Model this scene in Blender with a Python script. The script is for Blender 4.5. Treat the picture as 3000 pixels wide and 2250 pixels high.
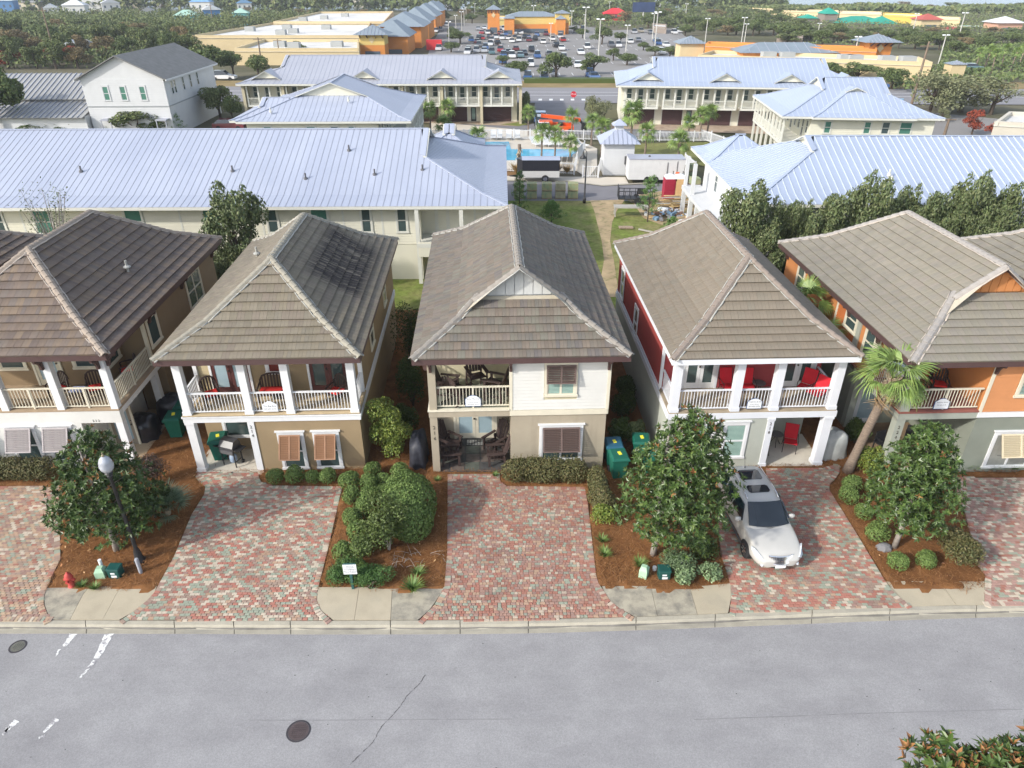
import bpy, math, random
import numpy as np
from mathutils import Matrix, Vector, noise as mnoise
rad = math.radians
S = bpy.context.scene
for o_ in list(bpy.data.objects): bpy.data.objects.remove(o_)
COL = S.collection
# ---------------------------------------------------------------- camera
CAMH = 17.0
cd = bpy.data.cameras.new('camera'); cam = bpy.data.objects.new('camera', cd); COL.objects.link(cam)
cd.sensor_width = 36.0; cd.lens = 24.868; cd.clip_end = 8000.0
cam.location = (0, 0, CAMH); cam.rotation_euler = (rad(90 - 30.05), 0, 0)
S.camera = cam
# ---------------------------------------------------------------- sky and sun
SUN = Vector((-0.72, -0.46, 0.52)).normalized()          # towards the sun: low winter sun from the left, behind the viewer
W = bpy.data.worlds.new('World'); S.world = W; W.use_nodes = True
nt = W.node_tree; nt.nodes.clear()
sky = nt.nodes.new('ShaderNodeTexSky'); sky.sky_type = 'NISHITA'; sky.sun_disc = False
sky.sun_elevation = math.asin(SUN.z); sky.sun_rotation = math.atan2(SUN.x, SUN.y)
sky.air_density = 1.0; sky.dust_density = 1.6; sky.ozone_density = 1.0
bg = nt.nodes.new('ShaderNodeBackground'); bg.inputs['Strength'].default_value = 0.15
ow = nt.nodes.new('ShaderNodeOutputWorld')
hs0 = nt.nodes.new('ShaderNodeHueSaturation'); hs0.inputs['Saturation'].default_value = .62   # thin high cloud takes some blue out of the sky
nt.links.new(sky.outputs[0], hs0.inputs['Color']); nt.links.new(hs0.outputs[0], bg.inputs[0]); nt.links.new(bg.outputs[0], ow.inputs[0])
sl = bpy.data.lights.new('sun', 'SUN'); sl.energy = 2.0; sl.angle = rad(2.5); sl.color = (1.0, 0.95, 0.87)
so = bpy.data.objects.new('sun', sl); COL.objects.link(so)
so.rotation_euler = SUN.to_track_quat('Z', 'Y').to_euler()
S.view_settings.view_transform = 'Standard'; S.view_settings.look = 'None'
S.view_settings.exposure = 1.0; S.view_settings.gamma = 1.0; S.view_settings.use_curve_mapping = False
S.cycles.max_bounces = 5; S.cycles.diffuse_bounces = 3; S.cycles.glossy_bounces = 2; S.cycles.transmission_bounces = 3
S.cycles.transparent_max_bounces = 6; S.cycles.caustics_reflective = False; S.cycles.caustics_refractive = False
random.seed(7); NP = np.random.default_rng(11)
ZROT = rad(2.11)                                            # the row of houses is turned a little to the viewer's left

# ---------------------------------------------------------------- materials
MATS = {}
def ramp(nt, fac, cols, const=True):
 r = nt.nodes.new('ShaderNodeValToRGB'); cr = r.color_ramp
 cr.interpolation = 'CONSTANT' if const else 'LINEAR'
 n = len(cols)
 while len(cr.elements) < n: cr.elements.new(0.5)
 for i, c in enumerate(cols):
  cr.elements[i].position = i / n if const else i / (n - 1)
  cr.elements[i].color = (*c[:3], 1)
 nt.links.new(fac, r.inputs[0]); return r.outputs[0]
def math_(nt, op, a, b=None):
 m = nt.nodes.new('ShaderNodeMath'); m.operation = op
 for i, v in enumerate((a, b)):
  if v is None: continue
  if isinstance(v, (int, float)): m.inputs[i].default_value = v
  else: nt.links.new(v, m.inputs[i])
 return m.outputs[0]
def mixc(nt, fac, a, b, mode='MIX'):
 m = nt.nodes.new('ShaderNodeMix'); m.data_type = 'RGBA'; m.blend_type = mode
 for i, v in ((0, fac), (6, a), (7, b)):
  if isinstance(v, (int, float)): m.inputs[i].default_value = v
  elif isinstance(v, tuple): m.inputs[i].default_value = (*v[:3], 1)
  else: nt.links.new(v, m.inputs[i])
 return m.outputs[2]
def noise(nt, scale, detail=4, rough=.55, vec=None, stretch=None):
 n = nt.nodes.new('ShaderNodeTexNoise'); n.inputs['Scale'].default_value = scale
 n.inputs['Detail'].default_value = detail; n.inputs['Roughness'].default_value = rough
 if vec is None:
  tc = nt.nodes.new('ShaderNodeTexCoord'); vec = tc.outputs['Object']
 if stretch:
  mp = nt.nodes.new('ShaderNodeMapping'); mp.inputs['Scale'].default_value = stretch
  nt.links.new(vec, mp.inputs[0]); vec = mp.outputs[0]
 nt.links.new(vec, n.inputs['Vector']); return n.outputs['Fac']
def M(name, col=(.5, .5, .5), rough=.75, var=.12, scale=6., spec=.35, bump=0., bscale=40., metal=0., pieces=None,
      stain=None, stretch=None, sub=0., coat=0., blend=False):
 """pieces: colours dealt out at random to single pieces (objects or loose islands)"""
 if name in MATS: return MATS[name]
 m = bpy.data.materials.new(name); m.use_nodes = True; nt = m.node_tree
 p = nt.nodes['Principled BSDF']
 p.inputs['Roughness'].default_value = rough; p.inputs['Specular IOR Level'].default_value = spec
 p.inputs['Metallic'].default_value = metal; p.inputs['Coat Weight'].default_value = coat
 if pieces:
  oi = nt.nodes.new('ShaderNodeObjectInfo'); ge = nt.nodes.new('ShaderNodeNewGeometry')
  f = math_(nt, 'FRACT', math_(nt, 'ADD', oi.outputs['Random'], ge.outputs['Random Per Island']))
  c = ramp(nt, f, pieces, not blend)
 else: c = tuple(col)
 if var > 0:
  nz = noise(nt, scale, 5, .6, stretch=stretch)
  k = nt.nodes.new('ShaderNodeMapRange'); k.inputs[1].default_value = .3; k.inputs[2].default_value = .7
  k.inputs[3].default_value = 1 - var; k.inputs[4].default_value = 1 + var; nt.links.new(nz, k.inputs[0])
  hs = nt.nodes.new('ShaderNodeHueSaturation'); nt.links.new(k.outputs[0], hs.inputs['Value'])
  if isinstance(c, tuple): hs.inputs['Color'].default_value = (*c, 1)
  else: nt.links.new(c, hs.inputs['Color'])
  c = hs.outputs[0]
 if stain:                                              # (colour, scale, low, high, stretch)
  nz = noise(nt, stain[1], 6, .65, stretch=stain[4] if len(stain) > 4 else None)
  k = nt.nodes.new('ShaderNodeMapRange'); k.inputs[1].default_value = stain[2]; k.inputs[2].default_value = stain[3]
  nt.links.new(nz, k.inputs[0]); c = mixc(nt, k.outputs[0], c, tuple(stain[0]))
 if isinstance(c, tuple): p.inputs['Base Color'].default_value = (*c, 1)
 else: nt.links.new(c, p.inputs['Base Color'])
 if sub: p.inputs['Transmission Weight'].default_value = 0
 if bump:
  b = nt.nodes.new('ShaderNodeBump'); b.inputs['Strength'].default_value = bump; b.inputs['Distance'].default_value = .02
  nt.links.new(noise(nt, bscale, 4, .6), b.inputs['Height']); nt.links.new(b.outputs[0], p.inputs['Normal'])
 MATS[name] = m; return m
# ---------------------------------------------------------------- objects
def link(o, parent=None):
 COL.objects.link(o)
 if parent is not None: o.parent = parent
 return o
def tag(o, label=None, cat=None, group=None, kind=None):
 if label: o['label'] = label
 if cat: o['category'] = cat
 if group: o['group'] = group
 if kind: o['kind'] = kind
 return o
def thing(name, label, cat, loc=(0, 0, 0), rz=0., group=None):
 o = bpy.data.objects.new(name, None); link(o); o.location = loc; o.rotation_euler = (0, 0, rz)
 o.empty_display_size = .2
 return tag(o, label, cat, group)
def place(mesh, name, parent=None, loc=(0, 0, 0), rz=0., mat=None):
 o = bpy.data.objects.new(name, mesh); link(o, parent)
 if mat is not None: o.matrix_local = mat
 else:
  o.location = loc
  if rz: o.rotation_euler = (0, 0, rz)
 return o
def copy_tree(o, parent=None, depth=0):
 c = o.copy(); COL.objects.link(c)
 if parent is not None: c.parent = parent; c.matrix_parent_inverse = o.matrix_parent_inverse
 for ch in o.children: copy_tree(ch, c, depth + 1)
 return c
def again(o, loc, rz=0., label=None, group=None, sc=None):
 c = copy_tree(o); c.location = loc; c.rotation_euler = (0, 0, rz)
 if sc is not None: c.scale = (sc, sc, sc) if isinstance(sc, (int, float)) else sc
 if label: c['label'] = label
 if group: c['group'] = group
 return c
def np_mesh(name, V, F, mat=None, smooth=False):
 """V (n,3) floats, F (m,k) ints of one face size"""
 V = np.asarray(V, np.float32); F = np.asarray(F, np.int32)
 me = bpy.data.meshes.new(name); me.vertices.add(len(V)); me.vertices.foreach_set('co', V.ravel())
 k = F.shape[1]; me.loops.add(F.size); me.loops.foreach_set('vertex_index', F.ravel())
 me.polygons.add(len(F)); me.polygons.foreach_set('loop_start', np.arange(0, F.size, k, dtype=np.int32))
 me.polygons.foreach_set('loop_total', np.full(len(F), k, np.int32))
 me.polygons.foreach_set('use_smooth', np.full(len(F), smooth, bool))
 me.update(calc_edges=True)
 if mat: me.materials.append(mat)
 return me
class MB:
 def __init__(s): s.v = []; s.f = []; s.mi = []; s.cur = 0
 def add(s, vs, fs):
  n = len(s.v); s.v.extend(vs)
  for f in fs: s.f.append([i + n for i in f]); s.mi.append(s.cur)
  return s
 def box(s, x0, y0, z0, x1, y1, z1):
  if x0 > x1: x0, x1 = x1, x0
  if y0 > y1: y0, y1 = y1, y0
  if z0 > z1: z0, z1 = z1, z0
  return s.add([(x0, y0, z0), (x1, y0, z0), (x1, y1, z0), (x0, y1, z0), (x0, y0, z1), (x1, y0, z1), (x1, y1, z1), (x0, y1, z1)],
              [(0, 3, 2, 1), (4, 5, 6, 7), (0, 1, 5, 4), (1, 2, 6, 5), (2, 3, 7, 6), (3, 0, 4, 7)])
 def obox(s, c, size, rot=(0, 0, 0), mat=None):
  m = mat if mat is not None else (Matrix.Rotation(rot[2], 4, 'Z') @ Matrix.Rotation(rot[1], 4, 'Y') @ Matrix.Rotation(rot[0], 4, 'X'))
  hx, hy, hz = (q / 2 for q in size); c = Vector(c)
  vs = [tuple(c + m @ Vector((sx * hx, sy * hy, sz * hz))) for sz in (-1, 1) for sx, sy in ((-1, -1), (1, -1), (1, 1), (-1, 1))]
  return s.add(vs, [(0, 3, 2, 1), (4, 5, 6, 7), (0, 1, 5, 4), (1, 2, 6, 5), (2, 3, 7, 6), (3, 0, 4, 7)])
 def bar(s, a, b, w, h=None):
  """square bar from a to b"""
  a, b = Vector(a), Vector(b); d = b - a; L = d.length
  if L < 1e-6: return s
  h = h or w; q = d.to_track_quat('Z', 'Y').to_matrix().to_4x4()
  return s.obox((a + b) / 2, (w, h, L), mat=q)
 def tube(s, pts, radii, n=8, cap=True):
  pts = [Vector(p) for p in pts]
  if isinstance(radii, (int, float)): radii = [radii] * len(pts)
  base = len(s.v); vs = []; fs = []
  up = None
  for i, p in enumerate(pts):
   d = (pts[min(i + 1, len(pts) - 1)] - pts[max(i - 1, 0)]).normalized()
   if up is None: up = Vector((0, 0, 1)) if abs(d.z) < .9 else Vector((1, 0, 0))
   x = d.cross(up).normalized(); y = x.cross(d).normalized()
   up = y
   for k in range(n):
    a = 2 * math.pi * k / n; vs.append(tuple(p + radii[i] * (math.cos(a) * x + math.sin(a) * y)))
  for i in range(len(pts) - 1):
   for k in range(n): fs.append((i * n + k, i * n + (k + 1) % n, (i + 1) * n + (k + 1) % n, (i + 1) * n + k))
  if cap:
   fs.append(tuple(range(n))[::-1]); fs.append(tuple((len(pts) - 1) * n + k for k in range(n)))
  return s.add(vs, fs)
 def lathe(s, prof, n=12, c=(0, 0, 0), sx=1., sy=1.):
  vs = []; fs = []
  for r, z in prof:
   for k in range(n):
    a = 2 * math.pi * k / n; vs.append((c[0] + r * math.cos(a) * sx, c[1] + r * math.sin(a) * sy, c[2] + z))
  for i in range(len(prof) - 1):
   for k in range(n): fs.append((i * n + k, i * n + (k + 1) % n, (i + 1) * n + (k + 1) % n, (i + 1) * n + k))
  fs.append(tuple(range(n))[::-1]); fs.append(tuple((len(prof) - 1) * n + k for k in range(n)))
  return s.add(vs, fs)
 def prism(s, poly, z0, z1):
  n = len(poly); vs = [(p[0], p[1], z0) for p in poly] + [(p[0], p[1], z1) for p in poly]
  return s.add(vs, [tuple(range(n))[::-1], tuple(range(n, 2 * n))] + [(i, (i + 1) % n, n + (i + 1) % n, n + i) for i in range(n)])
 def extrude(s, poly, vec):
  """closed 3-D polygon swept by vec"""
  n = len(poly); v = Vector(vec)
  vs = [tuple(p) for p in poly] + [tuple(Vector(p) + v) for p in poly]
  return s.add(vs, [tuple(range(n)), tuple(range(n, 2 * n))[::-1]] + [(i, n + i, n + (i + 1) % n, (i + 1) % n) for i in range(n)])
 def quad(s, a, b, c, d): return s.add([a, b, c, d], [(0, 1, 2, 3)])
 def mesh(s, name, mat=None, smooth=False, mats=None):
  me = bpy.data.meshes.new(name); me.from_pydata(s.v, [], s.f)
  for m in (mats or ([mat] if mat else [])): me.materials.append(m)
  if mats: me.polygons.foreach_set('material_index', s.mi)
  if smooth: me.polygons.foreach_set('use_smooth', [True] * len(s.f))
  me.update(); return me
 def build(s, name, mat=None, parent=None, smooth=False, loc=(0, 0, 0), rz=0., mats=None, kind=None, label=None):
  o = place(s.mesh(name, mat, smooth, mats), name, parent, loc, rz)
  return tag(o, label, kind=kind)
CAMP = np.array([0, 0, CAMH])
def score(centres, normals):
 """how large pieces show from the street side: (n,3) world centres and normals"""
 d = CAMP - centres; r = np.linalg.norm(d, axis=1)
 s = (d * normals).sum(1) / r ** 3
 u = d / r[:, None]                                     # drop what lies far off to the sides
 return np.where(np.abs(centres[:, 0]) > .74 * r, -1, s)
def inside(px, py, poly):
 c = np.zeros(len(px), bool); n = len(poly)
 for i in range(n):
  x0, y0 = poly[i][:2]; x1, y1 = poly[(i + 1) % n][:2]
  if y0 == y1: continue
  hit = ((y0 > py) != (y1 > py)) & (px < (x1 - x0) * (py - y0) / (y1 - y0) + x0); c ^= hit
 return c
def sheet(name, poly, z, mat, parent=None, kind=None, skirt=0.):
 b = MB(); n = len(poly)
 vs = [(p[0], p[1], z) for p in poly]; fs = [tuple(range(n))]
 if skirt:
  vs += [(p[0], p[1], z - skirt) for p in poly]; fs += [(i, n + i, n + (i + 1) % n, (i + 1) % n) for i in range(n)]
 b.add(vs, fs); return b.build(name, mat, parent, kind=kind)
def curve_pts(pts, n=6):
 """smooth Catmull-Rom through 2-D points"""
 out = []; P = [pts[0]] + list(pts) + [pts[-1]]
 for i in range(1, len(P) - 2):
  p0, p1, p2, p3 = (np.array(q[:2], float) for q in P[i - 1:i + 3])
  for k in range(n):
   t = k / n; out.append(tuple(.5 * (2 * p1 + (p2 - p0) * t + (2 * p0 - 5 * p1 + 4 * p2 - p3) * t * t + (3 * p1 - p0 - 3 * p2 + p3) * t ** 3)))
 out.append(tuple(pts[-1][:2])); return out
# ---------------------------------------------------------------- lettering (block strokes on a 3x5 grid, cheap and sharp)
FONTS = {}
def text(body, size, parent, loc, rot, mat, name='lettering', align='CENTER', depth=.004):
 key = (body, round(size, 3), mat.name)
 if key not in FONTS:
  cu = bpy.data.curves.new(name, 'FONT'); cu.body = body; cu.size = size; cu.align_x = align; cu.align_y = 'CENTER'
  cu.extrude = depth; cu.resolution_u = 1; t = bpy.data.objects.new('t', cu)
  me = bpy.data.meshes.new_from_object(t); me.materials.clear(); me.materials.append(mat); FONTS[key] = me
  bpy.data.objects.remove(t); bpy.data.curves.remove(cu)
 o = bpy.data.objects.new(name, FONTS[key]); link(o, parent); o.location = loc; o.rotation_euler = rot
 return o

# ---------------------------------------------------------------- ground, street, kerb
def structure(o): o['kind'] = 'structure'; return o
m_far = M('scrub_ground', (.10, .10, .055), .95, .35, .05, .1, stain=((.16, .14, .10), .02, .45, .65))
structure(sheet('ground', [(-2500, -60), (2500, -60), (2500, 440), (-2500, 440)], -.14, m_far))
structure(sheet('sea', [(-9000, 440), (9000, 440), (9000, 7000), (-9000, 7000)], -.1, M('sea_water', (.05, .10, .16), .25, .1, .01, .5)))
m_asph = M('street_asphalt', (.30, .296, .298), .9, .07, 1.1, .2, bump=.25, bscale=90,
           stain=((.235, .23, .235), .35, .42, .75, (1, 2.2, 1)))
def speckle(m, scale, amount):
 """fine aggregate grain multiplied over a material's colour"""
 nt = m.node_tree; p = nt.nodes['Principled BSDF']; l = p.inputs['Base Color'].links[0]
 n = noise(nt, scale, 2, .7); k = nt.nodes.new('ShaderNodeMapRange')
 k.inputs[1].default_value = .3; k.inputs[2].default_value = .7; k.inputs[3].default_value = 1 - amount; k.inputs[4].default_value = 1 + amount
 nt.links.new(n, k.inputs[0]); src = l.from_socket
 hs = nt.nodes.new('ShaderNodeHueSaturation'); nt.links.new(k.outputs[0], hs.inputs['Value']); nt.links.new(src, hs.inputs['Color'])
 nt.links.new(hs.outputs[0], p.inputs['Base Color'])
speckle(m_asph, 30, .15); speckle(m_asph, 80, .16)
KB = curve_pts([(-22.57, 14.97, 0), (-15.57, 15.01, 0), (-9.93, 14.99, 0), (-5.15, 14.99, 0), (-0.08, 15.03, 0), (3.66, 15.13, 0), (6.67, 15.28, 0), (11.77, 15.54, 0), (15.95, 15.63, 0), (23.11, 15.76, 0)], 5)
KF = curve_pts([(-22.17, 14.54, 0), (-15.29, 14.57, 0), (-9.75, 14.56, 0), (-5.05, 14.54, 0), (-0.08, 14.57, 0), (3.60, 14.69, 0), (6.55, 14.82, 0), (11.55, 15.06, 0), (15.69, 15.21, 0), (22.74, 15.35, 0)], 5)
structure(sheet('street', KF + [(30, -8, 0), (-30, -8, 0)], -.05, m_asph))
m_conc = M('kerb_concrete', (.385, .355, .285), .9, .10, 3., .2, bump=.2, stain=((.26, .25, .22), .9, .50, .80, (.4, 2.5, 1)))
speckle(m_conc, 40, .08)
kerb = structure(thing('kerb', None, None)); del_ = None
n_ = len(KB)
cut = []; a = 0.
LEN = np.cumsum([0] + [math.dist(KB[i], KB[i + 1]) for i in range(n_ - 1)])
def along(P, s):
 i = min(int(np.searchsorted(LEN, s, 'right')) - 1, n_ - 2); t = (s - LEN[i]) / max(1e-6, LEN[i + 1] - LEN[i])
 return (P[i][0] + (P[i + 1][0] - P[i][0]) * t, P[i][1] + (P[i + 1][1] - P[i][1]) * t)
s_ = 0.; rk = random.Random(3)
while s_ < LEN[-1] - .3:
 L_ = rk.uniform(1.7, 3.3); e_ = min(s_ + L_, LEN[-1]); b = MB(); secs = []
 for q in np.linspace(s_ + .012, e_ - .012, 5):
  p0 = along(KB, q); p1 = along(KF, q); prof = [(0, -.13), (0, .030), (.06, .040), (.36, .030), (.50, -.030), (.60, -.058), (.66, -.056), (1, -.040), (1, -.13)]
  secs.append([(p0[0] + (p1[0] - p0[0]) * t, p0[1] + (p1[1] - p0[1]) * t, z) for t, z in prof])
 m = len(secs[0]); vs = [v for s in secs for v in s]
 fs = [(i * m + k, i * m + k + 1, (i + 1) * m + k + 1, (i + 1) * m + k) for i in range(4) for k in range(m - 1)]
 fs += [tuple(range(m))[::-1], tuple(range(4 * m, 5 * m))]
 b.add(vs, [f[::-1] for f in fs]).build('kerb_section', m_conc, kerb); s_ = e_
gr = MB(); q_ = [(along(KB, q), along(KF, q)) for q in np.arange(0, LEN[-1], .4)]
gr.add([(a[0] + (b[0] - a[0]) * t, a[1] + (b[1] - a[1]) * t, z) for i, (a, b) in enumerate(q_) for t, z in ((.50 + .02 * math.sin(i * 1.7), -.024), (.60 + .03 * math.sin(i * .9), -.052))], [(2 * i, 2 * i + 1, 2 * i + 3, 2 * i + 2) for i in range(len(q_) - 1)]); structure(gr.build('gutter_grime', M('gutter_grime', (.17, .16, .14), .95, .3, 1.5)))
structure(sheet('gutter_bed', KB + KF[::-1], -.07, M('joint_dirt', (.08, .075, .065), .95, .2, 5)))
# faded paint, cracks, manholes on the street
m_paint = M('worn_road_paint', (.72, .72, .70), .8, .06, 9., stain=((.28, .27, .28), 7., .50, .60))
def strip(name, a, b, w0, w1, z, mat, jag=.03, n=14):
 a, b = Vector((a[0], a[1])), Vector((b[0], b[1])); d = (b - a); nrm = Vector((-d.y, d.x)).normalized(); r = random.Random(int(abs(a.x * 97 + b.y * 13)))
 vs = []
 for i in range(n + 1):
  t = i / n; p = a + d * t; w = (w0 + (w1 - w0) * t) / 2
  vs += [(*(p + nrm * (w + r.uniform(-jag, jag))), z), (*(p - nrm * (w + r.uniform(-jag, jag))), z)]
 b_ = MB().add(vs, [(2 * i, 2 * i + 1, 2 * i + 3, 2 * i + 2) for i in range(n)]); return structure(b_.build(name, mat))
for p, q, w0, w1 in (((-12.03, 14.56, 0), (-11.97, 13.68, 0), .26, .16), ((-11.97, 13.61, 0), (-12.10, 13.04, 0), .13, .05), ((-13.10, 14.56, 0), (-13.13, 14.10, 0), .24, .10), ((-13.21, 14.00, 0), (-13.17, 13.73, 0), .07, .03),
                     ((-12.04, 11.77, 0), (-12.18, 11.38, 0), .17, .07), ((-12.21, 11.22, 0), (-12.09, 11.30, 0), .08, .06), ((-13.07, 11.72, 0), (-13.19, 11.40, 0), .17, .10), ((-13.18, 11.51, 0), (-13.18, 11.30, 0), .10, .05)):
 strip('road_marking', p, q, w0, w1, -.045, m_paint, .02)
m_crack = M('asphalt_crack', (.085, .08, .08), .95, .1)
def crack(pts, w):
 P = curve_pts(pts, 8); r = random.Random(int(pts[0][0] * 10)); vs = []
 for i, p in enumerate(P):
  j = r.uniform(-.02, .02); ww = w * r.uniform(.1, 1.); vs += [(p[0] + j + ww, p[1] + j, -.045), (p[0] + j - ww, p[1] + j * .5, -.045)]
 structure(MB().add(vs, [(2 * i, 2 * i + 1, 2 * i + 3, 2 * i + 2) for i in range(len(P) - 1)]).build('street_crack', m_crack))
crack([(-2.44, 13.12, 0), (-2.58, 12.83, 0), (-2.86, 12.47, 0), (-2.99, 12.18, 0), (-3.20, 11.84, 0), (-3.43, 11.51, 0), (-3.57, 11.12, 0), (-3.81, 10.81, 0), (-4.04, 10.51, 0)], .013)
m_seam = M('paving_seam', (.225, .22, .226), .95, .15, 3)
for pts in ([(-6.92, 11.73, 0), (-4.96, 11.73, 0), (-2.52, 11.75, 0), (0.00, 11.76, 0)], [(4.82, 11.75, 0), (7.29, 11.84, 0), (9.79, 11.94, 0), (13.68, 12.05, 0)]):
 P = curve_pts(pts, 6); structure(MB().add([v for p in P for v in ((p[0], p[1] + .012, -.046), (p[0], p[1] - .012, -.046))], [(2 * i, 2 * i + 1, 2 * i + 3, 2 * i + 2) for i in range(len(P) - 1)]).build('paving_seam', m_seam))
# crumbs of tar and leaves lying on the street: nobody could count them
b = MB(); r = random.Random(5)
for i in range(60):
 p = (r.uniform(-14, 15), r.uniform(9.2, 14.2)); s = r.uniform(.008, .022)
 b.add([(p[0] - s, p[1], -.045), (p[0], p[1] - s * .8, -.04), (p[0] + s * 1.3, p[1] + s * .2, -.044), (p[0] + s * .1, p[1] + s, -.04)], [(0, 1, 2, 3)])
tag(b.build('street_litter', M('tar_crumb', (.03, .03, .03), .7, 0)), kind='stuff')
m_iron = M('cast_iron', (.075, .055, .055), .7, .2, 6., .5, bump=.2)
def manhole(loc, r0, lab, mat):
 t = thing('manhole_cover', lab, 'manhole', (loc[0], loc[1], -.05))
 MB().lathe([(r0 + .05, -.03), (r0 + .05, .006), (r0 + .008, .008), (r0 + .008, -.02)], 28).build('rim', M('iron_rim', (.05, .045, .05), .6, .1), t)
 b = MB().lathe([(r0, -.03), (r0, .006), (.001, .008)], 28); b.build('lid', mat, t); g = MB()
 n = int(r0 / .055)
 for i in range(-n, n + 1):
  for j in range(-n, n + 1):
   if math.hypot(i, j) * .055 < r0 - .05: g.box(i * .055 - .018, j * .055 - .018, .004, i * .055 + .018, j * .055 + .018, .014)
 tag(g.build('grip_pattern', mat, t), kind='stuff')
manhole((-5.56, 11.42, 0), .265, 'round rusty brown manhole cover out in the middle of the street', m_iron)
manhole((-14.49, 14.10, 0), .19, 'small grey-green utility cover near the faded white road stripes', M('dusty_iron', (.13, .13, .11), .85, .15, 6))
# ---------------------------------------------------------------- pine straw beds
m_mulch = M('pine_straw_bed', (.215, .100, .040), .95, .30, 2.6, .1, bump=.8, bscale=30, stain=((.10, .045, .02), 1.3, .5, .75))
# ---------------------------------------------------------------- driveways of small coloured pavers
D212 = [(-22.33, 21.56, 0), (-17.34, 21.50, 0), (-15.13, 17.58, 0), (-14.88, 16.38, 0), (-14.73, 15.93, 0), (-14.58, 15.65, 0), (-14.30, 15.32, 0), (-13.95, 14.94, 0), (-17.63, 14.94, 0)]
D214 = [(-12.36, 22.10, 0), (-12.36, 22.43, 0), (-9.74, 22.37, 0), (-9.95, 22.22, 0), (-9.70, 21.76, 0), (-9.20, 21.53, 0), (-6.49, 21.47, 0), (-6.27, 17.98, 0), (-6.17, 16.05, 0), (-6.10, 15.76, 0), (-5.88, 15.37, 0), (-5.42, 14.94, 0), (-11.90, 14.94, 0), (-11.65, 15.32, 0), (-11.43, 15.76, 0), (-11.34, 16.11, 0), (-11.39, 17.78, 0), (-11.63, 19.84, 0), (-11.61, 21.00, 0), (-11.73, 21.44, 0), (-12.11, 21.87, 0)]
D216 = [(-2.53, 22.31, 0), (-0.47, 22.31, 0), (-0.47, 21.78, 0), (-0.20, 21.50, 0), (2.78, 21.44, 0), (2.81, 20.46, 0), (2.75, 16.82, 0), (2.79, 16.48, 0), (2.94, 16.13, 0), (3.07, 15.76, 0), (3.36, 15.43, 0), (3.77, 15.08, 0), (-0.08, 14.94, 0), (-2.85, 14.94, 0), (-2.58, 15.35, 0), (-2.41, 15.61, 0), (-2.27, 16.03, 0), (-2.16, 16.22, 0), (-2.21, 17.98, 0)]
D218 = [(10.08, 22.70, 0), (12.39, 22.70, 0), (13.05, 22.89, 0), (12.93, 22.40, 0), (12.56, 21.93, 0), (12.22, 21.61, 0), (12.07, 21.27, 0), (12.08, 18.83, 0), (12.06, 16.60, 0), (12.10, 16.15, 0), (12.25, 15.76, 0), (12.43, 15.50, 0), (11.74, 15.46, 0), (6.65, 15.21, 0), (6.89, 15.88, 0), (7.01, 16.38, 0), (7.07, 17.82, 0), (7.37, 19.58, 0), (7.82, 21.27, 0), (8.95, 22.13, 0), (9.96, 22.19, 0)]
D220 = [(17.13, 22.10, 0), (23.35, 22.02, 0), (18.65, 15.61, 0), (15.91, 15.56, 0), (14.66, 15.54, 0), (15.26, 16.58, 0), (15.48, 16.91, 0), (15.46, 17.26, 0), (16.47, 19.89, 0)]
red, brn, grn, crm, tan_ = (.385, .175, .135), (.33, .245, .195), (.30, .325, .255), (.51, .44, .35), (.41, .28, .20)
red2, red3 = (.34, .165, .125), (.315, .205, .17)
DRIVES = [(D212, .165, .104, [brn, tan_, grn, crm, red3, (.44, .33, .23), brn, tan_, red2], 'brown'),
          (D214, .165, .104, [red, brn, grn, crm, red, tan_, brn, grn, crm, red3], 'red'),
          (D216, .115, .106, [red2, tan_, red3, red2, grn, (.35, .20, .155), red3, (.28, .28, .225), (.46, .38, .30), red2, red3, (.36, .225, .18), tan_], 'pink'),
          (D218, .165, .104, [red, red, brn, grn, crm, tan_, red3, brn, grn, red], 'red'),
          (D220, .165, .104, [red2, red3, (.39, .25, .21), grn, crm, brn, (.39, .25, .21), crm], 'pale')]
m_joint = M('paver_joint_sand', (.19, .15, .115), .95, .2, 3)
def densify(poly, n=5):
 return poly
def resample(P, step):
 out = [P[0][:2]]; acc = 0.
 for i in range(len(P) - 1):
  a, b = np.array(P[i][:2]), np.array(P[i + 1][:2]); L = np.linalg.norm(b - a); s = step - acc
  while s < L: out.append(tuple(a + (b - a) * s / L)); s += step
  acc = (acc + L) % step if L >= step - acc else acc + L
 return out
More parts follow.
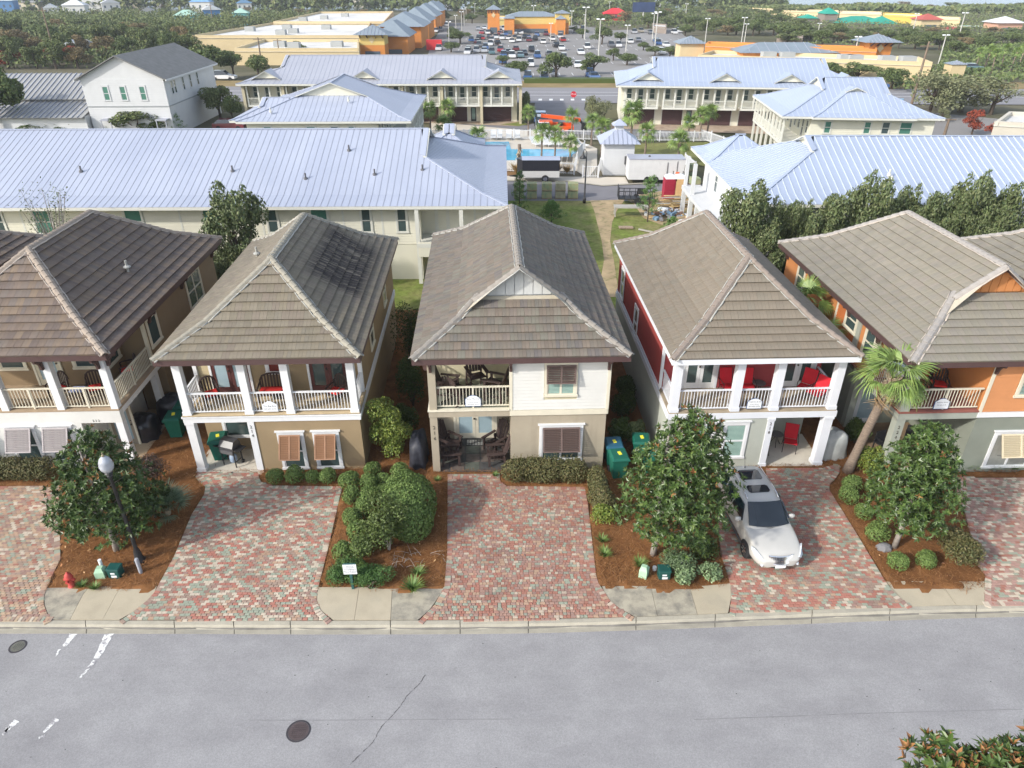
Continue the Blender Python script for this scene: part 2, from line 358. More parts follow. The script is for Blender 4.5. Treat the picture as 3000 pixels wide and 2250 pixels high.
def driveway(poly, w, h, cols, tone, edges, di):
 base = structure(sheet('driveway', poly, .004, m_joint, skirt=.12))
 mat = M('pavers_' + tone + str(di), pieces=cols, rough=.9, var=.16, scale=1.1, spec=.15, bump=.15, bscale=60)
 P = np.array([p[:2] for p in poly]); x0, y0 = P.min(0); x1, y1 = P.max(0)
 cs, sn = math.cos(ZROT * .5), math.sin(ZROT * .5); r = np.random.default_rng(di + 4); C = []
 ny = int((y1 - y0 + 1) / h) + 1
 for j in range(ny):
  x = x0 - .6 + (w / 2 if j % 2 else 0) + (r.random() * w if tone == 'pink' else 0)
  while x < x1 + .3:
   ww = w * (1.5 if tone == 'pink' and r.random() < .35 else 1.)
   C.append((x + ww / 2, y0 - .5 + (j + .5) * h, ww)); x += ww
 C = np.array(C); cx_, cy_ = (x0 + x1) / 2, (y0 + y1) / 2
 X = cx_ + (C[:, 0] - cx_) * cs - (C[:, 1] - cy_) * sn; Y = cy_ + (C[:, 0] - cx_) * sn + (C[:, 1] - cy_) * cs
 ok = np.ones(len(C), bool); cnt = np.zeros(len(C), int)
 for ax in (-1, 1):
  for ay in (-1, 1): cnt += inside(X + ax * C[:, 2] * .45, Y + ay * h * .45, poly)
 ok = inside(X, Y, poly) & (cnt >= 3)
 pcs = [(X[i], Y[i], C[i, 2], h, ZROT * .5) for i in np.nonzero(ok)[0]]
 for e in edges:                                        # soldier course laid along the curved edges
  Q = resample(e, .115)
  for k in range(len(Q) - 1):
   a, b = Vector(Q[k]), Vector(Q[k + 1]); d = b - a; m = (a + b) / 2; nn = Vector((-d.y, d.x)).normalized(); L = d.length
   m = m - nn * .095; pcs.append((m.x, m.y, L, .19, math.atan2(d.y, d.x), 1))
 T = .052
 arr = np.array([p[:5] for p in pcs]); hz = T + r.uniform(-.004, .004, len(pcs)) + np.array([.004 if len(p) > 5 else 0 for p in pcs])
 sc = score(np.c_[arr[:, :2], hz], np.tile((0, 0, 1.), (len(arr), 1)))
 order = np.argsort(-sc); pick = set(order[:300].tolist()); gp = .011
 meshes = {}; V = []; Fq = []
 for i, p in enumerate(arr):
  px, py, pw, ph, a = p; hw, hh = pw / 2 - gp / 2, ph / 2 - gp / 2; c = .008
  if i in pick:
   key = (round(pw, 3), round(ph, 3))
   if key not in meshes:
    b = MB(); q = [(-hw, -hh), (hw, -hh), (hw, hh), (-hw, hh)]
    b.add([(x, y, -T) for x, y in q] + [(x, y, -c) for x, y in q] + [(x * (1 - c / hw), y * (1 - c / hh), 0) for x, y in q],
                      [(8, 9, 10, 11)] + [(k + o, (k + 1) % 4 + o, (k + 1) % 4 + o + 4, k + o + 4) for o in (0, 4) for k in range(4)])
    meshes[key] = b.mesh('paver', mat)
   o = bpy.data.objects.new('paver', meshes[key]); o.location = (px, py, hz[i]); o.rotation_euler = (r.normal() * .008, r.normal() * .008, a); link(o, base)
  else:
   n = len(V); ca, sa = math.cos(a), math.sin(a)
   q = [(px + x * ca - y * sa, py + x * sa + y * ca) for x, y in ((-hw, -hh), (hw, -hh), (hw, hh), (-hw, hh))]
   V += [(*t, .0) for t in q] + [(*t, hz[i]) for t in q]
   Fq += [(n + 4, n + 5, n + 6, n + 7)] + [(n + k, n + (k + 1) % 4, n + 4 + (k + 1) % 4, n + 4 + k) for k in range(4)]
 o = place(np_mesh('paver_field', V, Fq, mat), 'paver_field', base); tag(o, kind='stuff')
EDG = [[D212[1:9]], [D214[2:12], D214[12:] + D214[:2]], [D216[1:12], D216[13:] + D216[:1]], [D218[1:13], D218[13:] + D218[:1]], [D220[3:] + D220[:1]]]
for i, (dv, ed) in enumerate(zip(DRIVES, EDG)): driveway(*dv, ed, i)
# ---------------------------------------------------------------- concrete pavement slabs between the driveways
m_slab = M('pavement_concrete', (.44, .385, .285), .92, .09, 1.6, .15, bump=.15, stain=((.33, .30, .23), .8, .52, .78))
speckle(m_slab, 45, .07)
m_slab2 = M('weathered_concrete', (.40, .365, .285), .92, .09, 1.6, .15, bump=.15, stain=((.17, .16, .14), 2.2, .42, .72))
speckle(m_slab2, 45, .09)
def slabs(lists):
 t = structure(thing('pavement', None, None))
 for poly, m in lists:
  c = np.mean([p[:2] for p in poly], axis=0)
  q = [(c[0] + (p[0] - c[0]) * .992, c[1] + (p[1] - c[1]) * .992) for p in poly]
  sheet('paving_slab', q, .045, m, t, skirt=.12)
slabs([([(-14.87, 16.30, 0), (-13.54, 16.34, 0), (-13.56, 16.01, 0), (-13.43, 15.01, 0), (-14.00, 15.03, 0), (-14.30, 15.32, 0), (-14.54, 15.61, 0), (-14.73, 15.93, 0)], m_slab2), ([(-13.54, 16.34, 0), (-12.53, 16.38, 0), (-12.52, 16.05, 0), (-12.47, 15.46, 0), (-12.44, 15.01, 0), (-13.43, 15.01, 0), (-13.56, 16.01, 0)], m_slab), ([(-12.53, 16.38, 0), (-11.38, 16.38, 0), (-11.34, 16.11, 0), (-11.43, 15.76, 0), (-11.65, 15.32, 0), (-11.93, 15.01, 0), (-12.44, 15.01, 0), (-12.47, 15.46, 0), (-12.52, 16.05, 0)], m_slab)])
slabs([([(-6.24, 16.34, 0), (-4.89, 16.34, 0), (-4.79, 15.01, 0), (-5.43, 15.01, 0), (-5.88, 15.37, 0), (-6.10, 15.76, 0)], m_slab), ([(-4.89, 16.34, 0), (-3.83, 16.34, 0), (-3.69, 15.01, 0), (-4.79, 15.01, 0)], m_slab), ([(-3.83, 16.34, 0), (-2.14, 16.34, 0), (-2.27, 16.03, 0), (-2.41, 15.69, 0), (-2.58, 15.35, 0), (-2.86, 15.01, 0), (-3.69, 15.01, 0)], m_slab2)])
slabs([([(2.88, 16.38, 0), (4.44, 16.38, 0), (4.45, 15.17, 0), (3.78, 15.13, 0), (3.36, 15.43, 0), (3.07, 15.76, 0), (2.94, 16.13, 0)], m_slab2), ([(4.44, 16.38, 0), (5.69, 16.34, 0), (5.68, 15.22, 0), (4.45, 15.17, 0)], m_slab2), ([(5.69, 16.34, 0), (7.04, 16.50, 0), (6.89, 15.88, 0), (6.64, 15.28, 0), (5.68, 15.22, 0)], m_slab)])
slabs([([(12.03, 16.60, 0), (13.83, 16.58, 0), (13.81, 15.59, 0), (12.45, 15.54, 0), (12.25, 15.76, 0), (12.10, 16.15, 0), (12.06, 16.60, 0)], m_slab), ([(13.83, 16.58, 0), (15.26, 16.58, 0), (14.69, 15.59, 0), (13.81, 15.59, 0)], m_slab)])
# the straw itself lies over the edges of paving, so it is laid once the paving is known
HARD = [D212, D214, D216, D218, D220]
bx = np.linspace(-32, 34, 331); by = np.linspace(15.2, 38, 128); gx, gy = np.meshgrid(bx, by); gx = gx.ravel(); gy = gy.ravel()
low = np.zeros(len(gx), bool)
for P_ in HARD: low |= inside(gx, gy, P_)
for hx, hy, hw_, hd in ((-22.2, 22.6, 7.2, 12.), (-12.5, 22.4, 6.7, 12.), (-3.1, 22.4, 6.7, 12.5), (5.5, 22.6, 6.9, 12.), (14.45, 22.3, 6.7, 12.)):
 c_, n_2 = math.cos(ZROT), math.sin(ZROT); FP = [(hx + x * c_ - y * n_2, hy + x * n_2 + y * c_) for x, y in ((.15, .05), (hw_, .05), (hw_, hd), (.15, hd))]; low |= inside(gx, gy, FP); HARD.append(FP)
gz = np.array([.045 + .05 * mnoise.noise((x * .9, y * .9, 0)) + .025 * mnoise.noise((x * 3, y * 3, 4)) for x, y in zip(gx, gy)]); gz[low] = -.09; gz[gy < 16.16 + .09 * np.sin(gx * 2.3) + .06 * np.sin(gx * 6.1)] = -.10
nx = len(bx); ii = np.arange((len(by) - 1) * (nx - 1)); ii = ii // (nx - 1) * nx + ii % (nx - 1)
structure(place(np_mesh('mulch_bed', np.c_[gx, gy, gz], np.c_[ii, ii + 1, ii + 1 + nx, ii + nx], m_mulch, True), 'mulch_bed'))
def straw(n, x0, x1, y0, y1, seed):
 r = np.random.default_rng(seed); x = r.uniform(x0, x1, n); y = r.uniform(y0, y1, n); bad = np.zeros(n, bool)
 for P_ in HARD: bad |= inside(x, y, P_) & (r.random(n) > .006)
 edge = 16.32 + .12 * np.sin(x * 2.1) + .07 * np.sin(x * 7.3)
 bad |= y < edge
 x, y = x[~bad], y[~bad]; n = len(x); a = r.uniform(0, 6.283, n); L = r.uniform(.06, .17, n); w = r.uniform(.004, .009, n); z = r.uniform(.05, .11, n); dz = r.normal(0, .022, n)
 c, s = np.cos(a), np.sin(a); V = np.stack([np.c_[x - c * L - s * w, y - s * L + c * w, z - dz], np.c_[x - c * L + s * w, y - s * L - c * w, z - dz], np.c_[x + c * L, y + s * L, z + dz]], 1).reshape(-1, 3)
 return V
Vs = np.concatenate([straw(95000, -20, 20, 16.0, 24.5, 1), straw(12000, -18, 16, 24.5, 32, 2)])
tag(place(np_mesh('pine_straw', Vs, np.arange(len(Vs)).reshape(-1, 3), M('pine_needles', pieces=[(.30, .145, .058), (.21, .095, .038), (.38, .20, .09), (.14, .062, .026), (.27, .12, .045)], rough=.9, var=0, spec=.1)), 'pine_straw'), kind='stuff')
r = np.random.default_rng(9); n = 420; x = r.uniform(-17, 17, n); y = r.uniform(16.5, 23, n); ok = np.ones(n, bool)
for P_ in HARD: ok &= ~(inside(x, y, P_) & (r.random(n) > .06))
x, y = x[ok], y[ok]; n = len(x); a = r.uniform(0, 6.28, n); L = r.uniform(.035, .085, n); z = .105 + r.uniform(0, .03, n); c, s_n = np.cos(a) * L, np.sin(a) * L
V = np.stack([np.c_[x - c, y - s_n, z], np.c_[x + s_n * .4, y - c * .4, z + .015], np.c_[x + c, y + s_n, z + .01], np.c_[x - s_n * .4, y + c * .4, z - .005]], 1).reshape(-1, 3)
tag(place(np_mesh('fallen_leaves', V, np.arange(4 * n).reshape(-1, 4), M('dead_magnolia_leaf', pieces=[(.45, .20, .08), (.40, .24, .12), (.50, .30, .14), (.30, .14, .07)], var=0, rough=.6)), 'fallen_leaves'), kind='stuff')

# ---------------------------------------------------------------- tiled hip roofs
def interp(P, d):
 for (a, za), (b, zb) in zip(P, P[1:]):
  if d <= b + 1e-9: return za + (zb - za) * (d - a) / (b - a)
 return P[-1][1]
def seg3(o, u, w, d, z, uu): return (o[0] + u[0] * uu + w[0] * d, o[1] + u[1] * uu + w[1] * d, z)
def tiled_roof(house, x0, x1, y0, y1, ze, zr, mat, capmat, bead, fascia, soffit, gablet=None, nsingle=300, kink=.42, kz=.33, expo=.37, tw=.27, gab_mat=None, seed=1, bead_side=None):
 """hip roof with a flatter flare at the eaves; every tile is geometry, the ones that show largest are objects"""
 hw = (x1 - x0) / 2; rise = zr - ze; P = [(0, ze), (hw * kink, ze + rise * kz), (hw, zr)]
 dg = gablet; ov = .2
 mw = house.matrix_basis.copy()
 root = MB()
 # decking under the tiles, soffit slab
 def pt(d, x, y, dz=-.03): return (x, y, interp(P, d) + dz)
 for ya, s in ((y0, 1), (y1, -1)):
  for i in (0, 1):
   a, b = P[i][0], P[i + 1][0]
   if dg and s == 1 and b > dg: b = max(a, dg)
   if b > a:
    q = [pt(a, x0 + a, ya + s * a), pt(a, x1 - a, ya + s * a), pt(b, x1 - b, ya + s * b), pt(b, x0 + b, ya + s * b)]
    root.quad(*(q if s == 1 else q[::-1]))
 for xa, s in ((x0, 1), (x1, -1)):
  for i in (0, 1):
   a, b = P[i][0], P[i + 1][0]; ga = a if not dg else min(a, dg - ov if a > dg - ov else a); gb = b if not dg else min(b, dg - ov)
   q = [pt(a, xa + s * a, y1 - a), pt(a, xa + s * a, y0 + ga), pt(b, xa + s * b, y0 + gb), pt(b, xa + s * b, y1 - b)]
   root.quad(*(q if s == 1 else q[::-1]))
 root.box(x0 + .03, y0 + .03, ze - .20, x1 - .03, y1 - .03, ze - .15)
 roof = root.build('roof', soffit, house)
 fb = ((x0, y0, x1, y0 + .035), (x0, y1 - .035, x1, y1), (x0, y0 + .035, x0 + .035, y1 - .035), (x1 - .035, y0 + .035, x1, y1 - .035))
 for a in fb: MB().box(a[0], a[1], ze - .235, a[2], a[3], ze - .012).build('fascia', fascia, roof)
 # tiles
 slopes = [((x0, y0), (1, 0), (0, 1), x1 - x0, 'f'), ((x1, y0), (0, 1), (-1, 0), y1 - y0, 'r'), ((x0, y1), (0, -1), (1, 0), y1 - y0, 'l'), ((x1, y1), (-1, 0), (0, -1), x1 - x0, 'b')]
 T = []; r = np.random.default_rng(seed)
 for (o, u, w, L, side) in slopes:
  for (a, za), (b, zb) in zip(P, P[1:]):
   sl_ = math.hypot(b - a, zb - za); n = max(1, round(sl_ / expo)); nrm = np.array([0, 0, b - a], float)[None].ravel()
   nv = np.array([-w[0] * (zb - za), -w[1] * (zb - za), b - a]); nv /= np.linalg.norm(nv)
   for k in range(n):
    d0, d1 = a + (b - a) * k / n, a + (b - a) * (k + 1) / n
    if side == 'f' and dg and d1 > dg + .02: break
    def lim(d):
     lo, hi = d, L - d
     if dg:
      if side == 'r' and d > dg - ov: lo = dg - ov
      if side == 'l' and d > dg - ov: hi = L - (dg - ov)
     return lo, hi
    l0, h0 = lim(d0); l1, h1 = lim(d1); off = (k % 2) * tw * .5 + (.11 * len(T)) % .02
    uu = math.floor(l0 / tw) * tw - off
    while uu < h0:
     for pa, pb in ((uu + .002, uu + tw / 2 - .004), (uu + tw / 2, uu + tw - .004)):
      ba, bb = max(pa, l0), min(pb, h0); ta, tb = max(pa, l1), min(pb, h1)
      if bb - ba > .02:
       if tb < ta: m = l1 if l1 >= h1 else min(max((pa + pb) / 2, l1), h1); ta = tb = m
       if len(T) and T[-1][0] == (side, za, k, round(uu, 3)): T[-1][1].append((ba, bb, ta, tb))
       else: T.append(((side, za, k, round(uu, 3)), [(ba, bb, ta, tb)], (o, u, w), d0, d1, za + (zb - za) * k / n, za + (zb - za) * (k + 1) / n, nv))
     uu += tw
 cen = []; nor = []
 for t in T:
  o, u, w = t[2]; q = t[1]; um = (q[0][0] + q[-1][1]) / 2; cen.append(seg3(o, u, w, (t[3] + t[4]) / 2, (t[5] + t[6]) / 2, um)); nor.append(t[7])
 cw = np.array([tuple(mw @ Vector(c)) for c in cen]); nw = np.array([tuple(mw.to_3x3() @ Vector(c)) for c in nor])
 order = np.argsort(-score(cw, nw)); pick = set(order[:nsingle].tolist()); V = []; F = []; shared = {}
 def planks(t, org, lift):
  o, u, w = t[2]; vs = []; fs = []; nv = t[7]
  for (ba, bb, ta, tb) in t[1]:
   e = r.uniform(-.004, .006); n = len(vs)
   dd = (t[4] - t[3]) * .06; 
   B = [np.array(seg3(o, u, w, t[3] - dd, t[5], q)) for q in (ba, bb)]; Tp = [np.array(seg3(o, u, w, t[4], t[6], q)) for q in (tb, ta)]
   up = nv * (.068 + e); lo = nv * -.012
   vs += [tuple(p - org) for p in (B[0] + up, B[1] + up, Tp[0] + nv * .012, Tp[1] + nv * .012, B[0] + lo, B[1] + lo, Tp[0] + lo, Tp[1] + lo)]
   fs += [(n, n + 1, n + 2, n + 3), (n + 4, n + 5, n + 1, n), (n + 5, n + 6, n + 2, n + 1), (n + 7, n + 4, n, n + 3)]
  return vs, fs
 for i, t in enumerate(T):
  org = np.array(cen[i])
  if i in pick:
   full = all(abs(q[0] - q[3]) < 1e-6 and abs(q[1] - q[2]) < 1e-6 for q in t[1]) and len(t[1]) == 2
   key = (t[0][0], t[0][1]) if full and abs(t[1][1][1] - t[1][0][0] - tw + .006) < .002 else None
   if key is None or key not in shared or (len(shared[key]) < 4):
    vs, fs = planks(t, org, 0); me = bpy.data.meshes.new('roof_tile'); me.from_pydata(vs, [], fs); me.materials.append(mat)
    if key is not None: shared.setdefault(key, []).append(me)
   else: me = shared[key][i % 4]
   place(me, 'roof_tile', roof, tuple(org))
  else:
   vs, fs = planks(t, np.zeros(3), 0); n = len(V); V += vs; F += [tuple(k + n for k in f) for f in fs]
 tag(place(np_mesh('roof_tiling', V, F, mat), 'roof_tiling', roof), kind='stuff')
 # ridge and hip caps
 lines = []
 def hip(cx, sx, cy, sy, dmax):
  pts = [(cx + sx * d, cy + sy * d, interp(P, d) + .03) for d in ([0, P[1][0], P[2][0]] if dmax is None else ([0, P[1][0], dmax] if dmax > P[1][0] else [0, dmax]))]
  return pts
 lines += [hip(x0, 1, y0, 1, dg), hip(x1, -1, y0, 1, dg), hip(x0, 1, y1, -1, None), hip(x1, -1, y1, -1, None)]
 xm = (x0 + x1) / 2; ys = y0 + (dg - ov if dg else hw); lines.append([(xm, ys, zr + .03), (xm, y1 - hw, zr + .03)])
 if dg:
  for sx in (-1, 1):
   dd = dg - .15; q = [(xm + sx * (hw - d), y0 + dg - ov - .02, interp(P, d) + .02) for d in ([dd, P[1][0], hw] if dd < P[1][0] else [dd, hw])]
   lines.append(q)
 cap = MB(); w_ = .15
 prof = [(-w_, -.045), (-w_ * .55, .035), (0, .062), (w_ * .55, .035), (w_, -.045)]
 vs = [(x * (1 if y_ else .88), y_, z + (0 if y_ else .028)) for y_ in (0, .36) for x, z in prof] + [(x * .88, 0, z - .012) for x, z in prof]
 fs = [(i, i + 1, 6 + i, 5 + i) for i in range(4)] + [(10 + i, 11 + i, i + 1, i) for i in range(4)]
 vs = [(x, y - .18, z) for x, y, z in vs]
 capm = MB().add(vs, [f[::-1] for f in fs]).mesh('ridge_tile', capmat); bd = MB()
 for ln in lines:
  for a, b in zip(ln, ln[1:]):
   a, b = Vector(a), Vector(b); d = b - a; L = d.length
   if L < .2: continue
   d.normalize(); x = d.cross(Vector((0, 0, 1))).normalized(); z = x.cross(d)
   n = max(1, round(L / .33))
   for k in range(n):
    p = a + d * (L * (k + .5) / n); m = Matrix((x, d, z)).transposed().to_4x4(); m.translation = p
    place(capm, 'ridge_tile', roof, mat=m)
   for sgn in (-1, 1):
    pts = []; m = max(2, int(L / .3))
    for k in range(m + 1):
     q = a + d * (L * k / m) + x * sgn * (.165 + .015 * math.sin(k * 2.3 + sgn)) + z * -.045; pts.append(tuple(q))
    bd.tube(pts, .026 + .006 * sgn, 5)
 bd.build('mortar_bead', bead, roof, True)
 if dg:
  b = MB(); zg = interp(P, dg); half = hw - dg; yy = y0 + dg + .06
  b.add([(xm - half - .05, yy, zg - .1), (xm + half + .05, yy, zg - .1), (xm, yy, zr + .0)], [(0, 1, 2)])
  b.extrude([(xm - half, yy - .03, zg + .02), (xm + half, yy - .03, zg + .02), (xm, yy - .03, zr - .02)], (0, .05, 0)); b.build('gable_wall', gab_mat, roof)
  rk = MB()
  for sx in (-1, 1):
   a = Vector((xm + sx * (half + .22), y0 + dg - ov + .02, zg - .12)); c_ = Vector((xm, y0 + dg - ov + .02, zr - .08)); rk.bar(a, c_, .16, .05)
  rk.build('rake_board', fascia, roof)
  for k in range(9):
   w0 = half * 2 / 9; xa = xm - half + k * w0; hh = (half - abs(xa + w0 / 2 - xm)) / half * (zr - zg) - .1
   if hh > .06: MB().box(xa + .012, yy - .075, zg + .02, xa + w0 - .012, yy - .04, zg + hh).build('gable_board', gab_mat, roof)
 return roof
# ---------------------------------------------------------------- windows, doors, railings, shutters
m_white = M('white_paint', (.72, .73, .74), .55, .04, 3, .4, stain=((.60, .59, .56), 1.5, .58, .85))
m_cream = M('cream_trim', (.66, .62, .50), .6, .05, 3, .35)
m_glass = M('window_glass', (.055, .085, .085), .06, .25, .8, .9)
m_glassb = M('window_blinds_glass', (.16, .26, .235), .12, .12, 1.5, .8)
m_glassl = M('frosted_door_glass', (.34, .45, .50), .15, .1, 1.5, .7)
m_blind = M('blind_slat', (.36, .50, .44), .6, .05)
m_dkbr = M('dark_brown_wood', (.085, .048, .042), .6, .2, 7, .4)
m_shut = M('tan_shutter', (.30, .165, .095), .6, .1, 5, .35)
m_shutd = M('brown_shutter', (.135, .095, .085), .6, .12, 5, .35)
m_shutg = M('weathered_shutter', (.40, .37, .37), .7, .16, 9, .3, stretch=(1, 1, 6), stain=((.26, .22, .22), 4, .5, .8, (1, 1, 8)))
m_shutc = M('cream_shutter', (.62, .54, .38), .6, .05, 5, .35)
m_black = M('black_metal', (.02, .02, .022), .5, .1, 5, .5)
m_bronze = M('house_number_bronze', (.10, .09, .075), .4, .1, 5, .5, metal=.6)
def window(par, x, y, z, rot, w, h, trim, mat=None, mull=0, hung=True, head=False, glass=None, blinds=False, sash=None):
 """opening w x h with its lower left at x,y,z; local -y is outside"""
 g = glass or m_glass; sash = sash or trim; b = MB(); t = .11
 for a in ((-t, 0, w * 0, h), (w, 0, w + t, h)): b.box(a[0], -.045, a[1], a[2] if a[2] else 0, .0, a[3])
 b.box(-t, -.045, h, w + t, 0, h + t * 1.2); b.box(-t - .03, -.065, -t * .8, w + t + .03, 0, 0)
 if head: b.box(-t - .06, -.085, h + t * 1.2, w + t + .06, 0, h + t * 1.2 + .05)
 o = b.build('window', trim, par, loc=(x, y, z), rz=rot)
 f = MB(); s = .04
 n = mull + 1; pw = w / n
 for i in range(n):
  xa = i * pw; f.box(xa, -.03, 0, xa + s, -.001, h); f.box(xa + pw - s, -.03, 0, xa + pw, -.001, h)
  f.box(xa + s, -.03, 0, xa + pw - s, -.001, s); f.box(xa + s, -.03, h - s, xa + pw - s, -.001, h)
  if hung: f.box(xa + s, -.034, h * .5 - .03, xa + pw - s, -.001, h * .5 + .03)
 f.build('frame', sash, o)
 for i in range(n):
  xa = i * pw + s
  for za, zb in (((s, h * .5 - .03), (h * .5 + .03, h - s)) if hung else ((s, h - s),)):
   MB().box(xa, -.012, za, xa + pw - 2 * s, -.002, zb).build('pane', g, o)
  if blinds:
   b = MB(); k = int(h / .055)
   for q in range(k): b.box(xa + .01, -.018, q * h / k + .008, xa + pw - 2 * s - .01, -.0125, q * h / k + .034)
   b.build('blinds', m_blind, o)
 return o
def door(par, x, y, z, rot, w, h, trim, leafmat, leaves=2, glass=None, knob=True):
 b = MB(); t = .09
 b.box(-t, -.05, 0, 0, 0, h); b.box(w, -.05, 0, w + t, 0, h); b.box(-t, -.05, h, w + t, 0, h + t)
 o = b.build('door', trim, par, loc=(x, y, z), rz=rot); lw = w / leaves
 for i in range(leaves):
  xa = i * lw; b = MB(); st = .13
  b.box(xa + .006, -.03, 0.01, xa + st, -.002, h - .01); b.box(xa + lw - st, -.03, .01, xa + lw - .006, -.002, h - .01)
  b.box(xa + st, -.03, .01, xa + lw - st, -.002, .26); b.box(xa + st, -.03, h - .14, xa + lw - st, -.002, h - .01)
  b.build('door_leaf', leafmat, o)
  MB().box(xa + st, -.014, .26, xa + lw - st, -.004, h - .14).build('pane', glass or m_glass, o)
 if knob:
  k = MB(); xk = w / leaves - .05 if leaves == 2 else w - .06
  k.lathe([(.0, -.04), (.03, -.03), (.035, 0), (.03, .03), (.0, .04)], 8, (xk, -.07, 1.0)); k.box(xk - .012, -.07, .99, xk + .012, -.02, 1.02); k.lathe([(.02, -.02), (.02, .02)], 8, (xk, -.045, 1.18)); k.build('handle', m_bronze, o)
 return o
def bahama(par, x, y, z, rot, w, h, ang, mat, nsl=None, mull=True):
 """louvred shutter hinged along its top edge at x,y,z and propped open at the foot"""
 o = MB(); fr = .05; L = h
 o.box(0, -.04, -L, fr, 0, 0); o.box(w - fr, -.04, -L, w, 0, 0); o.box(fr, -.04, -fr, w - fr, 0, 0); o.box(fr, -.04, -L, w - fr, 0, -L + fr)
 if mull: o.box(w / 2 - .03, -.041, -L + fr, w / 2 + .03, .001, -fr)
 s = o.build('shutter', mat, par); s.matrix_local = Matrix.Translation((x, y, z)) @ Matrix.Rotation(rot, 4, 'Z') @ Matrix.Rotation(-ang, 4, 'X')
 n = nsl or int(h / .075); sm = MB().obox((0, 0, 0), (1, .086, .010), (rad(-52), 0, 0)).mesh('slat', mat); spans = ((fr, w / 2 - .03), (w / 2 + .03, w - fr)) if mull else ((fr, w - fr),)
 for i in range(n):
  for a, b in spans:
   sl = place(sm, 'slat', s, ((a + b) / 2, -.02, -L + fr + (i + .5) * (L - 2 * fr) / n)); sl.scale = (b - a, 1, 1)
 for q in (.06, w - .06):
  a = Vector((q, 0, -L + .1)); st = MB(); yb = math.sin(ang) * L * .9
  st.bar((q, -.0, -L + .08), (q, math.sin(ang) * L * .8 * math.cos(ang), -L + .08 - math.sin(ang) ** 2 * L * .1), .018); st.build('stay', m_black, s)
 return s
def railing(par, a, b, z0, h, mat, mid=True, pitch=.115):
 a, b = Vector((*a, 0)), Vector((*b, 0)); d = b - a; L = d.length; an = math.atan2(d.y, d.x); r_ = MB()
 r_.box(0, -.035, h - .05, L, .035, h); r_.box(0, -.022, .07, L, .022, .11)
 if mid: r_.box(L / 2 - .03, -.03, 0, L / 2 + .03, .03, h - .05)
 o = r_.build('railing', mat, par, loc=(a.x, a.y, z0), rz=an); bm = MB().box(-.011, -.011, .11, .011, .011, h - .05).mesh('baluster', mat)
 n = int(L / pitch)
 for i in range(1, n):
  q = L * i / n
  if mid and abs(q - L / 2) < .05: continue
  place(bm, 'baluster', o, (q, 0, 0))
 return o
def post(par, x0, x1, y0, y1, z0, z1, mat, base=True):
 b = MB(); b.box(x0, y0, z0, x1, y1, z1)
 if base: e = .025; b.box(x0 - e, y0 - e, z0 + .002, x1 + e, y1 + e, z0 + .16); b.box(x0 - e, y0 - e, z1 - .10, x1 + e, y1 + e, z1 - .002)
 return b.build('post', mat, par)
def siding(par, x0, x1, y, z0, z1, mat, pitch=.15, holes=(), rot=0., ox=0., oy=0., name='siding_board'):
 """lap boards along local x facing -y; interrupted at holes"""
 n = max(1, round((z1 - z0) / pitch)); p = (z1 - z0) / n
 for i in range(n):
  za, zb = z0 + i * p, z0 + (i + 1) * p; spans = [(x0, x1)]
  for (ha, hb, hz0, hz1) in holes:
   if hz0 < zb - .01 and hz1 > za + .01:
    ns = []
    for (a, b) in spans:
     if ha > a: ns.append((a, min(b, ha)))
     if hb < b: ns.append((max(a, hb), b))
    spans = [q for q in ns if q[1] - q[0] > .02]
  for a, b in spans:
   v = [(a, -.030, za), (b, -.030, za), (b, -.010, zb), (a, -.010, zb), (a, 0, za), (b, 0, za), (b, 0, zb), (a, 0, zb)]
   MB().add(v, [(0, 1, 2, 3), (4, 5, 1, 0), (5, 6, 2, 1), (7, 4, 0, 3)]).build(name, mat, par, loc=(ox, y if not rot else oy, 0), rz=rot)
def bracket(par, x, y, z, dx, dy, mat, L=.5, H=.55):
 """knee brace: post leg on the wall, curved arm out to the eave; dx,dy points outwards"""
 d = Vector((dx, dy, 0)).normalized(); o = Vector((x, y, z)); b = MB()
 b.bar(o + d * .05, o + d * .05 + Vector((0, 0, H)), .10, .10); b.bar(o + Vector((0, 0, H - .05)), o + d * L + Vector((0, 0, H - .05)), .09, .09)
 P = [o + d * (.09 + (L - .12) * (1 - math.cos(t))) + Vector((0, 0, .04 + (H - .14) * math.sin(t))) for t in np.linspace(0, math.pi / 2, 6)]
 for p, q in zip(P, P[1:]): b.bar(p, q, .075, .09)
 return b.build('eave_bracket', mat, par)
m_gun = M('house_sign_blue', (.05, .10, .22), .5, .05); m_ink = M('sign_ink', (.06, .06, .08), .6, 0)
m_signw = M('sign_white', (.78, .80, .82), .5, .03)
def house_sign(par, x, y, z, w, h, lines, edge, lab, rot=0.):
 """plaque with an ogee top, hung on the balusters"""
 t = thing('house_sign', lab, 'sign'); 
 def outline(e): return [(-w / 2 + e, e), (w / 2 - e, e), (w / 2 - e, h * .68), (w * .36, h * .78), (w * .2, h * .92 - e * .3), (0, h - e), (-w * .2, h * .92 - e * .3), (-w * .36, h * .78), (-w / 2 + e, h * .68)]
 MB().extrude([(q[0], 0, q[1]) for q in outline(0)], (0, .02, 0)).build('backing', edge, t)
 MB().extrude([(q[0], -.004, q[1]) for q in outline(.022)], (0, .003, 0)).build('face', m_signw, t)
 for s, q, sz in lines: text(s, sz, t, (0, -.0045, q), (rad(90), 0, 0), m_ink, depth=.001)
 t.matrix_basis = par.matrix_basis @ Matrix.Translation((x, y, z)) @ Matrix.Rotation(rot, 4, 'Z')
 return t
def house_number(par, x, y, z, digits, size, mat, step=None, rot=0., vertical=True):
 step = step or size * 1.05
 for i, c in enumerate(digits):
  text(c, size, par, (x if vertical else x + i * step * .7, y, z - (i * step if vertical else 0)), (rad(90), 0, rot), mat, name='house_number')
